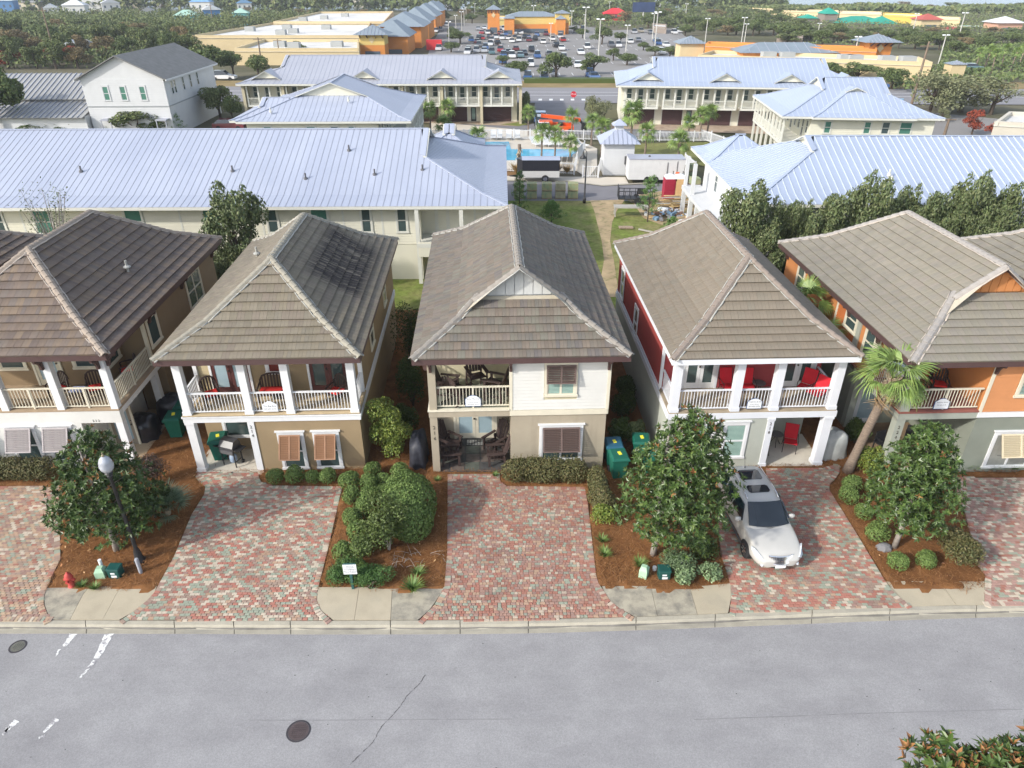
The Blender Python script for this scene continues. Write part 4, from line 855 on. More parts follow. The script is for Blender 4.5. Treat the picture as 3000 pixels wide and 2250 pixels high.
def build_suv():
 c = thing('parked_car', 'champagne coloured sport utility car with two dark roof windows, parked on the paver driveway', 'car')
 # length along +x = front; half profile mirrored
 def sec(x, hw, z0, zb, crown=.06):
  h = [(hw * .80, z0), (hw * .95, z0 + .09), (hw, z0 + .26), (hw * .985, (z0 + zb) / 2 + .12), (hw * .955, zb - .03), (hw * .86, zb + .015), (hw * .5, zb + crown * .8), (0, zb + crown)]
  return [(x, -y, z) for y, z in h] + [(x, y, z) for y, z in h[-2::-1]]
 S_ = [(0, .72, .46, .92), (.05, .86, .36, 1.02), (.3, .965, .30, 1.10), (.85, 1.0, .27, 1.13), (1.3, 1.0, .26, 1.12), (2.2, 1.0, .26, 1.08), (3.1, 1.0, .26, 1.06), (3.55, 1.0, .26, 1.06), (3.95, .995, .26, 1.03), (4.35, .975, .26, .96), (4.7, .92, .26, .87), (4.92, .83, .28, .76), (5.06, .66, .33, .63), (5.10, .56, .40, .56)]
 loft([sec(*s) for s in S_], m_pearl, 'body', c, 2)
 def gsec(x, hwb, zb, hwt, zt): h = [(hwb, zb), (hwb * .97 + hwt * .03, zb + (zt - zb) * .2), (hwt * 1.05, zt - .10), (hwt * .93, zt - .015), (hwt * .5, zt + .025), (0, zt + .035)]; return [(x, -y, z) for y, z in h] + [(x, y, z) for y, z in h[-2::-1]]
 G_ = [(.14, .86, 1.02, .62, 1.14), (.34, .92, 1.04, .66, 1.46), (.52, .94, 1.05, .68, 1.66), (.9, .945, 1.05, .71, 1.72), (1.6, .95, 1.05, .73, 1.76), (2.3, .95, 1.04, .73, 1.74), (2.75, .95, 1.03, .72, 1.68), (3.0, .945, 1.02, .72, 1.56), (3.65, .92, 1.02, .74, 1.15), (3.85, .9, 1.0, .72, 1.06)]
 loft([gsec(*s) for s in G_], m_pearl, 'cabin', c, 2)
 def pane(pts, mat=m_cglass, name='window', off=.012):
  p = [Vector(q) for q in pts]; n = (p[1] - p[0]).cross(p[2] - p[0]).normalized()
  ctr = sum(p, Vector()) / len(p)
  if n.dot(ctr - Vector((2.2, 0, .9))) < 0: n = -n; p = p[::-1]
  q = [v + n * off for v in p]; r = [v - n * .03 for v in p]; k = len(p); b = MB()
  b.add([tuple(v) for v in r + q], [tuple(range(k, 2 * k))] + [(i, (i + 1) % k, k + (i + 1) % k, k + i) for i in range(k)])
  return b.build(name, mat, c)
 # windscreen as a bowed strip
 W_ = MB(); vs = []
 for i in range(7):
  y = -1 + i / 3; bow = .10 * (1 - y * y)
  vs += [(3.60 + bow * 1.6, y * .80, 1.125 + .0), (2.83 + bow * .9, y * .655, 1.655 + bow * .25)]
 vs = [(x + .03, y, z + .035) for x, y, z in vs]
 W_.add(vs, [(2 * i, 2 * i + 2, 2 * i + 3, 2 * i + 1) for i in range(6)]).build('windscreen', m_cglass, c, True)
 for s in (-1, 1):
  for x0, x1, x2, x3 in ((.62, 1.25, 1.25, .70), (1.33, 2.15, 2.15, 1.36), (2.22, 3.28, 2.86, 2.22)):
   pane([(x0, s * .945, 1.13), (x1, s * .945, 1.12), (x2, s * .775, 1.585), (x3, s * .775, 1.585)], off=.018)
  MB().tube([(.6, s * .60, 1.73), (.8, s * .615, 1.80), (2.3, s * .63, 1.815), (2.75, s * .62, 1.735)], .022, 6).build('roof_rail', m_chrome, c, True)
  m_ = MB().lathe([(.0, -.11), (.09, -.09), (.12, 0), (.10, .08), (.0, .11)], 8, (3.2, s * 1.08, 1.14), .7, 1.2); m_.bar((3.22, s * .93, 1.10), (3.2, s * 1.06, 1.12), .06); m_.build('wing_mirror', m_pearl, c, True)
  h = MB(); P = [(4.42, s * .945, .84), (4.50, s * .93, .70), (4.78, s * .865, .62), (4.93, s * .76, .60), (4.96, s * .66, .665), (4.80, s * .76, .77), (4.60, s * .86, .86)]
  q = [Vector(p) + Vector((.05, s * .04, .075)) for p in P]; k = len(P)
  h.add([tuple(v) for v in q] + P, [tuple(range(k)) if s < 0 else tuple(range(k))[::-1]] + [(i, (i + 1) % k, k + (i + 1) % k, k + i) for i in range(k)]); h.build('headlight', m_lamp, c)
  for xx in (1.0, 4.05): wheel(c, xx, s * .90, .375, .24, -s)
  for xx in (1.45, 2.35): MB().obox((xx, s * 1.0, .95), (.2, .03, .035)).build('door_handle', m_chrome, c)
  MB().obox((4.97, s * .60, .42), (.10, .26, .07), (0, 0, -s * .5)).build('fog_lamp', m_lamp, c)
 for s in (-1, 1): MB().box(1.42, s * .955, .25, 3.62, s * .985, .36).build('side_sill', m_plastic, c)
 MB().tube([(3.60, -.72, 1.085), (3.74, -.4, 1.10), (3.78, 0, 1.105), (3.74, .4, 1.10), (3.60, .72, 1.085)], .022, 5).build('cowl', m_black, c)
 for x0, x1 in ((.98, 1.62), (1.98, 2.42)):
  z = 1.788 if x0 < 1.5 else 1.772; hw = .43; b = MB(); e = .08
  b.extrude([(x0 + e, -hw, z - .02), (x1 - e, -hw, z - .02), (x1, -hw + e, z - .02), (x1, hw - e, z - .02), (x1 - e, hw, z - .02), (x0 + e, hw, z - .02), (x0, hw - e, z - .02), (x0, -hw + e, z - .02)], (0, 0, .03)); b.build('roof_window', m_cglass, c)
 g = MB(); top = [(5.03 - .10 * (y / .46) ** 2, y, .80) for y in np.linspace(-.46, .46, 7)]; bot = [(5.135 - .08 * (y / .46) ** 2, y * .72, .52) for y in np.linspace(-.42, .42, 7)]
 g.add(top + bot, [(i, i + 1, 8 + i, 7 + i) for i in range(6)]); gr = g.build('grille', m_plastic, c); b = MB()
 for i in range(17):
  t = -1 + i / 8; b.bar((5.05 - .10 * t * t, t * .45, .80), (5.155 - .08 * t * t, t * .33, .52), .016, .03)
 b.build('grille_bars', m_chrome, gr); b = MB()
 b.tube([(p[0] + .02, p[1], p[2] + .01) for p in top], .02, 6); b.tube([(p[0] + .02, p[1], p[2]) for p in bot], .016, 6); b.lathe([(.065, -.012), (.065, .012)], 12, (5.13, 0, .67), .3, 1); b.build('grille_surround', m_chrome, gr)
 MB().box(5.09, -.19, .33, 5.13, .19, .44).build('number_plate', m_signw, c); MB().box(4.4, -.66, .22, 4.86, .66, .31).build('lower_bumper', m_plastic, c)
 MB().obox((3.50, .56, 1.25), (.09, .10, .006), (0, rad(35), 0)).build('windscreen_sticker', M('blue_sticker', (.35, .62, .72), .6, 0), c)
 MB().tube([(.75, 0, 1.75), (.62, 0, 2.0)], .008, 5).lathe([(.03, 0), (.02, .05)], 8, (.75, 0, 1.74)).build('aerial', m_plastic, c)
 return c
suv = build_suv(); suv.location = (8.37, 21.26, .055); suv.rotation_euler = (0, 0, math.atan2(-3.66, .28)); suv.scale = (.86, .87, .88)
# ---------------------------------------------------------------- wheeled bins
m_cart = M('green_bin_plastic', (.010, .125, .085), .5, .08, 3, .4); m_cartl = M('green_bin_lid', (.008, .105, .072), .5, .08, 3, .4); m_cartd = M('blue_bin_lid', (.02, .10, .16), .5, .08, 3, .4); m_yel = M('yellow_label', (.75, .70, .05), .6, 0)
def cart(label, loc, rz, lid=None, grp='wheeled bins beside the houses'):
 t = thing('wheeled_bin', label, 'bin', loc, rz, grp); b = MB(); w0, d0, w1, d1, h = .24, .26, .31, .36, .98
 vs = [(-w0, -d0, .06), (w0, -d0, .06), (w0, d0, .1), (-w0, d0, .1), (-w1, -d1, h), (w1, -d1, h), (w1, d1, h), (-w1, d1, h)]
 b.add(vs, [(0, 3, 2, 1), (0, 1, 5, 4), (1, 2, 6, 5), (2, 3, 7, 6), (3, 0, 4, 7)]); b.box(-w1 - .03, -d1 - .03, h - .07, w1 + .03, d1 + .02, h).build('bin_body', m_cart, t)
 l = MB(); l.add([(-w1 - .04, -d1 - .06, h), (w1 + .04, -d1 - .06, h), (w1 + .04, d1 + .03, h), (-w1 - .04, d1 + .03, h), (-w1 + .03, -d1 + .02, h + .07), (w1 - .03, -d1 + .02, h + .07), (w1 - .03, d1 - .06, h + .10), (-w1 + .03, d1 - .06, h + .10)], [(4, 5, 6, 7), (0, 1, 5, 4), (1, 2, 6, 5), (2, 3, 7, 6), (3, 0, 4, 7)]).build('lid', lid or m_cartl, t)
 MB().obox((.02, .0, h + .089), (.13, .20, .006), (rad(6), 0, .2)).build('sticker', m_yel, t); MB().box(-.09, -d1 + .055, .78, .11, -d1 + .065, .80).build('maker_stripe', m_signw, t)
 MB().tube([(-.24, d1 + .06, h - .04), (.24, d1 + .06, h - .04)], .018, 6).bar((-.22, d1, h - .04), (-.22, d1 + .06, h - .04), .03).bar((.22, d1, h - .04), (.22, d1 + .06, h - .04), .03).build('handle', m_cart, t)
 for s in (-1, 1): MB().tube([(s * .25, d0 + .06, .13), (s * .31, d0 + .06, .13)], .13, 14).build('wheel', m_black, t)
 return t
cart('green wheeled bin at the front beside the white sided house, under the magnolia', (4.12, 22.2, .02), .12)
cart('bin with a bluish lid standing behind another bin by the white sided house', (4.02, 23.0, .02), .05, m_cartd)
cart('green bin half hidden by the big magnolia beside the grey wall, the rear one', (5.15, 23.3, .02), -.1)
cart('green bin right against the magnolia leaves in front of its twin', (5.42, 22.5, .02), -.1)
cart('dark green bin standing in front of another between the brown and tan houses', (-14.2, 25.0, .02), .1)
cart('dark green bin at the back between the brown and tan houses', (-14.15, 25.95, .02), .05)
cart('green bin inside the patio of the tan house next to the grill', (-11.75, 23.35, .05), .2)
# ---------------------------------------------------------------- grill, covered things
t = thing('gas_grill', 'black gas grill with side shelf and gas bottle on the tan house patio', 'grill', (-11.15, 22.95, .05), -.35)
MB().add([(-.33, -.25, .78), (.33, -.25, .78), (.33, .25, .78), (-.33, .25, .78), (-.33, -.25, .92), (.33, -.25, .92), (.33, .25, .98), (-.33, .25, .98), (-.31, -.1, 1.14), (.31, -.1, 1.14), (.31, .17, 1.17), (-.31, .17, 1.17)], [(0, 3, 2, 1), (0, 1, 5, 4), (1, 2, 6, 5), (2, 3, 7, 6), (3, 0, 4, 7), (4, 5, 9, 8), (5, 6, 10, 9), (6, 7, 11, 10), (7, 4, 8, 11), (8, 9, 10, 11)]).build('hood', M('grill_hood', (.055, .055, .06), .3, .1, 4, .6), t)
for x in (-.3, .3): MB().bar((x, -.2, 0), (x, -.2, .78), .035).bar((x, .2, 0), (x, .2, .78), .035).bar((x, -.2, .25), (x, .2, .25), .03).build('leg_frame', m_black, t)
MB().box(.35, -.22, .82, .62, .22, .85).box(-.62, -.22, .82, -.35, .22, .85).build('side_shelf', m_black, t); MB().box(-.32, -.27, .62, .32, -.2, .78).build('control_panel', m_plastic, t)
MB().lathe([(.10, .1), (.15, .15), (.15, .38), (.09, .46), (.05, .47), (.05, .54)], 12, (.05, .0, 0)).build('gas_bottle', M('blue_grey_bottle', (.30, .38, .50), .4, .1), t, True)
for x in (-.32, .32): MB().tube([(x - .02, .2, .08), (x + .02, .2, .08)], .08, 12).build('wheel', m_black, t)
def draped(name, label, loc, rz, sx, sy, h, mat, seed, cat='cover'):
 r = random.Random(seed); b = MB(); n = 20; rings = [(1.08, 0), (1.02, .3), (.98, .62), (.9, .86), (.62, .97), (.2, 1.0)]; vs = []; fs = []
 for i, (k, z) in enumerate(rings):
  for j in range(n):
   a = 2 * math.pi * j / n; sq = 1 / max(abs(math.cos(a)), abs(math.sin(a))) ** .75; f = 1 + (.10 * (1 - z) + .02) * math.sin(j * 2.4 + seed + i * .5) + r.uniform(-.02, .02)
   vs.append((k * sx * math.cos(a) * sq * f, k * sy * math.sin(a) * sq * f, z * h * (1 + .05 * math.sin(j + seed) * z)))
 for i in range(len(rings) - 1):
  for j in range(n): fs.append((i * n + j, i * n + (j + 1) % n, (i + 1) * n + (j + 1) % n, (i + 1) * n + j))
 fs.append(tuple(range((len(rings) - 1) * n, len(rings) * n)))
 o = b.add(vs, fs).build(name, mat, None, True, loc, rz); return tag(o, label, cat)
draped('grill_cover', 'pale grey fabric cover over a grill beside the red house patio, next to the palm', (12.95, 23.6, .03), .15, .52, .42, 1.18, M('grey_cover_fabric', (.43, .45, .44), .75, .12, 4), 3)
draped('furniture_cover', 'tall black plastic cover leaning by the taupe corner post of the porch', (-3.75, 23.3, .0), .05, .34, .72, 1.2, M('black_cover_plastic', (.028, .03, .04), .55, .3, 6, .4), 5)
draped('rubbish_heap', 'dark heap of bagged belongings under the wraparound porch of the brown house', (-15.6, 25.0, .03), .2, .55, .6, .95, M('dark_bag_plastic', (.02, .02, .026), .3, .3, 6, .6), 8, 'bags')
draped('rubbish_heap', 'dark heap pushed back beside the far post under the brown house porch', (-14.9, 26.4, .03), .2, .6, .5, 1.1, MATS['dark_bag_plastic'], 9, 'bags')
draped('grill_cover', 'round black grill cover half hidden behind the right hand magnolia by the sage wall', (16.9, 23.3, .03), 0, .32, .32, .95, MATS['black_cover_plastic'], 11)
# ---------------------------------------------------------------- chairs
m_wick = M('brown_wicker', (.05, .032, .027), .7, .2, 14, .3); m_redc = M('red_cushion', (.56, .035, .03), .85, .08, 3, .15); m_adi = M('dark_stained_wood', (.062, .042, .038), .7, .25, 5, .25, stretch=(1, 6, 1)); m_rfab = M('red_sling_fabric', (.58, .022, .035), .8, .08, 3, .2)
def wicker(label, loc, rz, w=.62, cush=True, par=None, grp='wicker seats with red cushions on the balconies'):
 t = thing('wicker_armchair' if w < 1 else 'wicker_bench', label, 'chair' if w < 1 else 'bench', loc, rz, grp); b = MB(); h = w / 2
 b.box(-h, -.28, .30, h, .26, .38)
 for x in (-h + .04, h - .04):
  for y in (-.26, .24): MB().bar((x, y, 0), (x, y, .34), .045).build('leg', m_wick, t)
  b2 = MB().tube([(x, -.26, .36), (x, -.27, .60), (x, -.1, .64), (x, .2, .66)], .035, 6); b2.build('armrest', m_wick, t)
 b.build('seat', m_wick, t); bk = MB()
 P = [(-h + .03, .25, .38), (-h + .02, .29, .72)] + [(h * .95 * math.cos(a), .33, .74 + .26 * math.sin(a)) for a in np.linspace(math.pi, 0, 7)] + [(h - .02, .29, .72), (h - .03, .25, .38)]
 bk.tube(P, .035, 6)
 for x in np.linspace(-h + .1, h - .1, max(4, int(w / .12))): bk.bar((x, .27, .38), (x, .33, .74 + .24 * math.sqrt(max(0, 1 - (x / h) ** 2))), .06, .015)
 bk.build('backrest', m_wick, t)
 if cush:
  q = tag(MB().box(-h + .06, -.24, .382, h - .06, .22, .46).build('seat_cushion', m_redc, t))
  m = q.modifiers.new('round', 'BEVEL'); m.width = .03; m.segments = 2
 return t
def at(Hs, x, y, z): return tuple(Hs.matrix_basis @ Vector((x, y, z)))
wicker('wicker armchair with red cushion at the left end of the tan house balcony', at(H4, .95, .95, 2.65), ZROT + .55)
wicker('wicker bench with long red cushion in the middle bay of the tan house balcony', at(H4, 3.3, 1.1, 2.65), ZROT, 1.15)
wicker('wicker armchair with red cushion in front of the right balcony doors of the tan house', at(H4, 5.75, .95, 2.65), ZROT - .5)
wicker('dark wicker armchair with striped cushion behind the middle railing of the brown house', at(H2, 6.0, 1.0, 2.66), ZROT + .4)
wicker('wicker armchair with dull red seat half behind a white post of the brown house', at(H2, 4.55, 1.0, 2.66), ZROT - .5)
wicker('wicker armchair with red seat at the side railing of the brown house balcony', at(H2, 6.6, 2.5, 2.66), ZROT - 1.2)
wicker('dark wicker armchair on the balcony of the orange house', at(H0, 2.1, 1.3, 2.9), ZROT - .3)
wicker('dark wicker armchair with red cushion by the balcony door of the orange house', at(H0, 1.15, 1.3, 2.9), ZROT + .5)
def side_table(label, loc, rz, top, w=.5, d=.4, h=.5):
 t = thing('side_table', label, 'table', loc, rz); MB().box(-w / 2, -d / 2, h - .04, w / 2, d / 2, h).build('table_top', top, t)
 for x in (-w / 2 + .04, w / 2 - .04):
  for y in (-d / 2 + .04, d / 2 - .04): MB().bar((x, y, 0), (x, y, h - .04), .035).build('leg', m_wick, t)
side_table('small wicker table with glass top beside the left balcony armchair of the tan house', at(H4, .5, .75, 2.65), ZROT + .3, M('table_glass', (.28, .27, .25), .1, .05))
side_table('small table with striped top beside the wicker chair on the brown house balcony', at(H2, 5.45, .75, 2.66), ZROT, M('striped_cloth', (.28, .32, .52), .8, .4, 9, stretch=(6, .2, 1)))
def adirondack(label, loc, rz, tall=0., rocker=False):
 t = thing('slatted_armchair', label, 'chair', loc, rz, 'dark wooden slatted chairs on the porch and patio'); s = tall
 for x in (-.33, .33):
  MB().bar((x, -.36, .03 if rocker else 0), (x, -.36, .56 + s), .05, .09).build('leg', m_adi, t); MB().bar((x * .9, .30, .03 if rocker else 0), (x * .9, .22, .5 + s), .05, .09).build('leg', m_adi, t)
  a = MB(); a.add([(x - .075, -.46, .56 + s), (x + .075, -.46, .56 + s), (x + .06, .30, .58 + s), (x - .06, .30, .58 + s)] + [(x - .075, -.46, .59 + s), (x + .075, -.46, .59 + s), (x + .06, .30, .61 + s), (x - .06, .30, .61 + s)], [(3, 2, 1, 0), (4, 5, 6, 7), (0, 1, 5, 4), (1, 2, 6, 5), (2, 3, 7, 6), (3, 0, 4, 7)]); a.build('armrest', m_adi, t)
  if rocker: MB().tube([(x, -.55, .12), (x, -.25, .03), (x, .15, .03), (x, .55, .10)], .03, 5).build('rocker', m_adi, t)
  elif s > .2: MB().bar((x, -.36, .25), (x * .9, .28, .25), .04).build('stretcher', m_adi, t)
 for i in range(5): MB().obox((0, -.36 + i * .13, .36 + s - i * .02), (.62, .115, .022), (rad(-9), 0, 0)).build('seat_slat', m_adi, t)
 for i in range(5):
  x = (i - 2) * .115; L = .80 + .10 * math.cos(i - 2); b = MB(); b.extrude([(x - .052, .24, .34 + s), (x + .052, .24, .34 + s), (x * 1.12 + .052, .24 + .26, .34 + s + L - .03), (x * 1.12, .24 + .27, .34 + s + L), (x * 1.12 - .052, .24 + .26, .34 + s + L - .03)], (0, .022, .008)); b.build('back_slat', m_adi, t)
 return t
for lab, p, rz, tl, rk_ in (('tall slatted chair in the middle of the white house porch, back to the wall', (1.75, 1.5, 2.92), .35, .32, False), ('tall slatted chair at the right end of the white house porch, seen from behind', (2.55, .75, 2.92), -2.0, .32, False),
                       ('slatted rocking chair reclining at the left end of the white house porch', (.62, 1.3, 2.92), 1.4, .0, True), ('second slatted rocking chair on the porch, with its back to the railing', (1.05, .62, 2.92), 2.5, .1, True),
                       ('slatted chair at the back left of the stone patio under the porch', (.55, 1.55, .05), .9, 0, False), ('slatted chair at the front left of the stone patio beside the taupe post', (.62, .62, .05), 1.7, 0, False),
                       ('slatted chair at the back right of the stone patio under the blue plaque', (2.5, 1.5, .05), -.8, 0, False), ('slatted chair at the front right of the stone patio beside the hedge', (2.55, .6, .05), -1.5, 0, False)):
 adirondack(lab, at(H6, *p), ZROT + rz, tl, rk_)
t = thing('door_mat', 'dark checked door mat in front of the patio doors', 'mat', at(H6, 1.62, 1.95, .05), ZROT); MB().box(-.38, -.22, 0, .38, .22, .012).build('mat', M('mat_rubber', (.05, .05, .05), .9, .1), t); b = MB()
for i in range(6):
 for j in range(3): b.box(-.34 + i * .115, -.19 + j * .13, .012, -.34 + i * .115 + .085, -.19 + j * .13 + .1, .016)
tag(b.build('mat_pattern', M('mat_grey', (.24, .24, .23), .9, .1), t), kind='stuff')
def sling(label, loc, rz, grp='red sling chairs of the red house', w=.52):
 t = thing('sling_chair', label, 'chair', loc, rz, grp); h = w / 2
 MB().add([(-h, -.26, .42), (h, -.26, .42), (h, .20, .38), (-h, .20, .38), (-h, -.26, .445), (h, -.26, .445), (h, .20, .405), (-h, .20, .405)], [(3, 2, 1, 0), (4, 5, 6, 7), (0, 1, 5, 4), (1, 2, 6, 5), (2, 3, 7, 6), (3, 0, 4, 7)]).build('seat', m_rfab, t)
 MB().extrude([(-h, .20, .42), (h, .20, .42), (h, .40, 1.0), (-h, .40, 1.0)], (0, .025, .008)).build('backrest', m_rfab, t)
 for x in (-h, h):
  MB().tube([(x, -.30, 0), (x, -.24, .43), (x, .2, .39), (x, .42, 1.02)], .015, 5).build('frame', m_black, t); MB().tube([(x, .34, 0), (x, .12, .40)], .015, 5).build('leg', m_black, t)
  MB().tube([(x * 1.06, -.24, .43), (x * 1.06, -.26, .63), (x * 1.06, .28, .64)], .015, 5).build('armrest', m_black, t)
for lab, H_, p, rz in (('red sling chair beside the left balcony doors of the red house', H8, (3.0, 1.25, 2.65), 0.1), ('red sling chair just right of the second white post on the red house balcony', H8, (3.75, 1.2, 2.65), -.1), ('red sling chair at the right end of the red house balcony', H8, (6.05, 1.1, 2.65), -.7), ('red sling chair nearest the railing at the right end of the red balcony', H8, (6.25, .6, 2.65), -1.0), ('red sling chair at the left of the ground floor patio, half behind the post', H8, (4.75, 1.0, .05), 1.3), ('red sling chair standing alone at the right of the ground floor patio', H8, (5.95, 1.1, .05), -.35)):
 sling(lab, at(H_, *p), ZROT + rz)
def bistro(label, loc, h=.55, r=.26):
 t = thing('bistro_table', label, 'table', loc, 0, 'small round wire tables of the red house'); MB().lathe([(r - .02, h - .03), (r, h - .02), (r, h), (.01, h + .004)], 16).build('table_top', M('wire_mesh_grey', (.15, .14, .14), .6, .3, 30), t)
 for a in (0.3, 2.4, 4.5): MB().tube([(.05 * math.cos(a), .05 * math.sin(a), h - .02), (.08 * math.cos(a), .08 * math.sin(a), .3), (.24 * math.cos(a), .24 * math.sin(a), 0)], .013, 5).build('leg', m_black, t)
bistro('round wire table on the red patio, the left one of the pair', at(H8, 5.05, 1.5, .05)); bistro('round wire table on the red patio, right of the other', at(H8, 5.5, 1.45, .05)); bistro('round wire table up on the red balcony beside the sling chair', at(H8, 4.25, 1.3, 2.65), .5)
def plastic_chair(label, loc, rz):
 t = thing('patio_chair', label, 'chair', loc, rz, 'black patio chairs of the orange house'); MB().box(-.25, -.25, .40, .25, .25, .44).build('seat', m_black, t); MB().box(-.25, .24, .44, .25, .28, .9).build('backrest', m_black, t)
 for x in (-.24, .24):
  MB().bar((x, -.24, 0), (x, -.24, .64), .04).build('leg', m_black, t); MB().bar((x, .25, 0), (x, .25, .6), .04).build('leg', m_black, t); MB().box(x - .04, -.28, .63, x + .04, .26, .66).build('armrest', m_black, t)
plastic_chair('black patio chair by the glazed door beneath the orange house porch', at(H0, .75, 1.4, .04), ZROT + .3); plastic_chair('black patio chair behind the magnolia under the orange house porch', at(H0, 2.1, 1.7, .04), ZROT - .4)
# ---------------------------------------------------------------- street furniture
t = thing('street_lamp', 'black street lamp with white acorn globe in front of the left magnolia', 'street lamp', (-12.44, 17.52, 0))
MB().lathe([(.20, 0), (.20, .08), (.14, .16), (.10, .5), (.065, .6), (.06, 2.2), (.05, 3.5), (.09, 3.55), (.09, 3.62), (.05, 3.66)], 12).build('pole', m_black, t, True)
MB().lathe([(.10, 3.66), (.13, 3.70), (.10, 3.74)], 12).build('collar', m_black, t)
MB().lathe([(.10, 3.74), (.19, 3.86), (.215, 4.0), (.19, 4.08), (.20, 4.10), (.15, 4.22), (.10, 4.28), (.03, 4.32)], 16).build('globe', M('acorn_globe', (.42, .44, .48), .22, .12, 6, .7), t, True)
MB().lathe([(.04, 4.32), (.05, 4.35), (.015, 4.40), (.02, 4.44), (.002, 4.47)], 8).build('finial', M('finial_bronze', (.25, .21, .13), .4, .1), t)
t = thing('fire_hydrant', 'red fire hydrant at the edge of the left driveway', 'hydrant', (-14.09, 16.38, 0)); m_hyd = M('hydrant_red', (.45, .06, .05), .6, .15, 8)
MB().lathe([(.14, 0), (.14, .04), (.10, .05), (.10, .38), (.13, .40), (.13, .43), (.115, .46), (.10, .54), (.05, .59), (.03, .60), (.03, .64)], 12).build('barrel', m_hyd, t, True)
for a in (0, math.pi, -math.pi / 2): MB().tube([(.08 * math.cos(a), .08 * math.sin(a), .34), (.17 * math.cos(a), .17 * math.sin(a), .34)], .05, 8).build('nozzle_cap', m_hyd, t)
def pedestal(label, loc, rz, mat, w=.3, d=.28, h=.42):
 t = thing('utility_pedestal', label, 'utility box', loc, rz); b = MB(); b.add([(-w / 2, -d / 2, 0), (w / 2, -d / 2, 0), (w / 2, d / 2, 0), (-w / 2, d / 2, 0), (-w / 2, -d / 2, h * .7), (w / 2, -d / 2, h * .7), (w / 2, d / 2, h * .8), (-w / 2, d / 2, h * .8), (-w * .3, -d * .25, h), (w * .3, -d * .25, h), (w * .3, d * .3, h), (-w * .3, d * .3, h)], [(0, 1, 5, 4), (1, 2, 6, 5), (2, 3, 7, 6), (3, 0, 4, 7), (4, 5, 9, 8), (5, 6, 10, 9), (6, 7, 11, 10), (7, 4, 8, 11), (8, 9, 10, 11)]).build('housing', mat, t); return t
m_pg = M('pale_green_plastic', (.36, .55, .38), .6, .08, 3); m_dg = M('dark_green_plastic', (.012, .075, .065), .5, .1, 3)
pedestal('pale green utility pedestal in the left pine straw bed', (-13.35, 16.82, 0), .1, m_pg); p2 = pedestal('pale green utility pedestal right below the big magnolia trunk', (4.29, 16.84, 0), -.5, m_pg, .26, .26, .46)
for q, lab in (((-12.90, 16.87, 0), 'dark green utility box with white labels between the pedestal and the lamp'), ((4.93, 16.80, 0), 'dark green utility box with white labels under the big magnolia')):
 t = thing('utility_box', lab, 'utility box', q, 0); MB().box(-.19, -.16, 0, .19, .16, .36).box(-.21, -.18, .36, .21, .18, .42).build('housing', m_dg, t); MB().box(-.08, -.166, .22, .06, -.161, .28).box(-.08, -.166, .08, .10, -.161, .17).build('sticker', m_signw, t); m = t.children[0].modifiers.new('round', 'BEVEL'); m.width = .03; m.segments = 2
t = thing('vent_stub', 'short white pipe behind the pale green pedestal of the left bed', 'pipe', (-13.41, 17.03, 0), 0); MB().tube([(0, 0, 0), (0, 0, .55)], .055, 10).build('pipe', m_signw, t)
t = thing('vent_stub', 'white capped pipe stub between the pedestal and utility box under the magnolia', 'pipe', (4.69, 17.11, 0), 0); MB().tube([(0, 0, 0), (0, 0, .16)], .07, 10).build('pipe', m_signw, t)
for q, lab in (((-12.17, 16.99, 0), 'grey plastic marker post beside the street lamp foot'), ((5.54, 17.03, 0), 'grey plastic marker post among the shrubs under the magnolia')):
 t = thing('marker_post', lab, 'marker post', q, 0); MB().lathe([(.06, 0), (.06, .60), (.05, .64), (.0, .65)], 10).build('post', M('grey_post_plastic', (.36, .38, .42), .6, .05), t)
t = thing('parking_sign', 'small white parking notice on a green post among the low junipers', 'sign', (-5.07, 16.28, 0), ZROT)
MB().box(-.04, -.04, 0, .04, .04, 1.0).build('post', M('green_sign_post', (.03, .10, .095), .6, .1), t); MB().box(-.21, -.06, .72, .21, -.042, 1.12).build('sign_board', m_signw, t); MB().box(-.19, -.05, 1.12, .19, -.03, 1.16).build('cap', MATS['green_sign_post'], t)
for i, s in enumerate(('PRIVATE', 'DRIVEWAY', 'NO PARKING', 'NO TURNING', 'TOW AWAY')): text(s, .062, t, (0, -.0615, 1.06 - i * .07), (rad(90), 0, 0), m_ink, depth=.001)
tag(MB().lathe([(.26, 0), (.25, .12), (.16, .22), (.05, .25)], 7, sx=1.1, sy=.8).build('rock', M('grey_rock', (.20, .20, .21), .9, .2, 4), loc=(12.69, 18.09, 0)), 'grey artificial rock beside the white trunk of the right magnolia', 'rock')

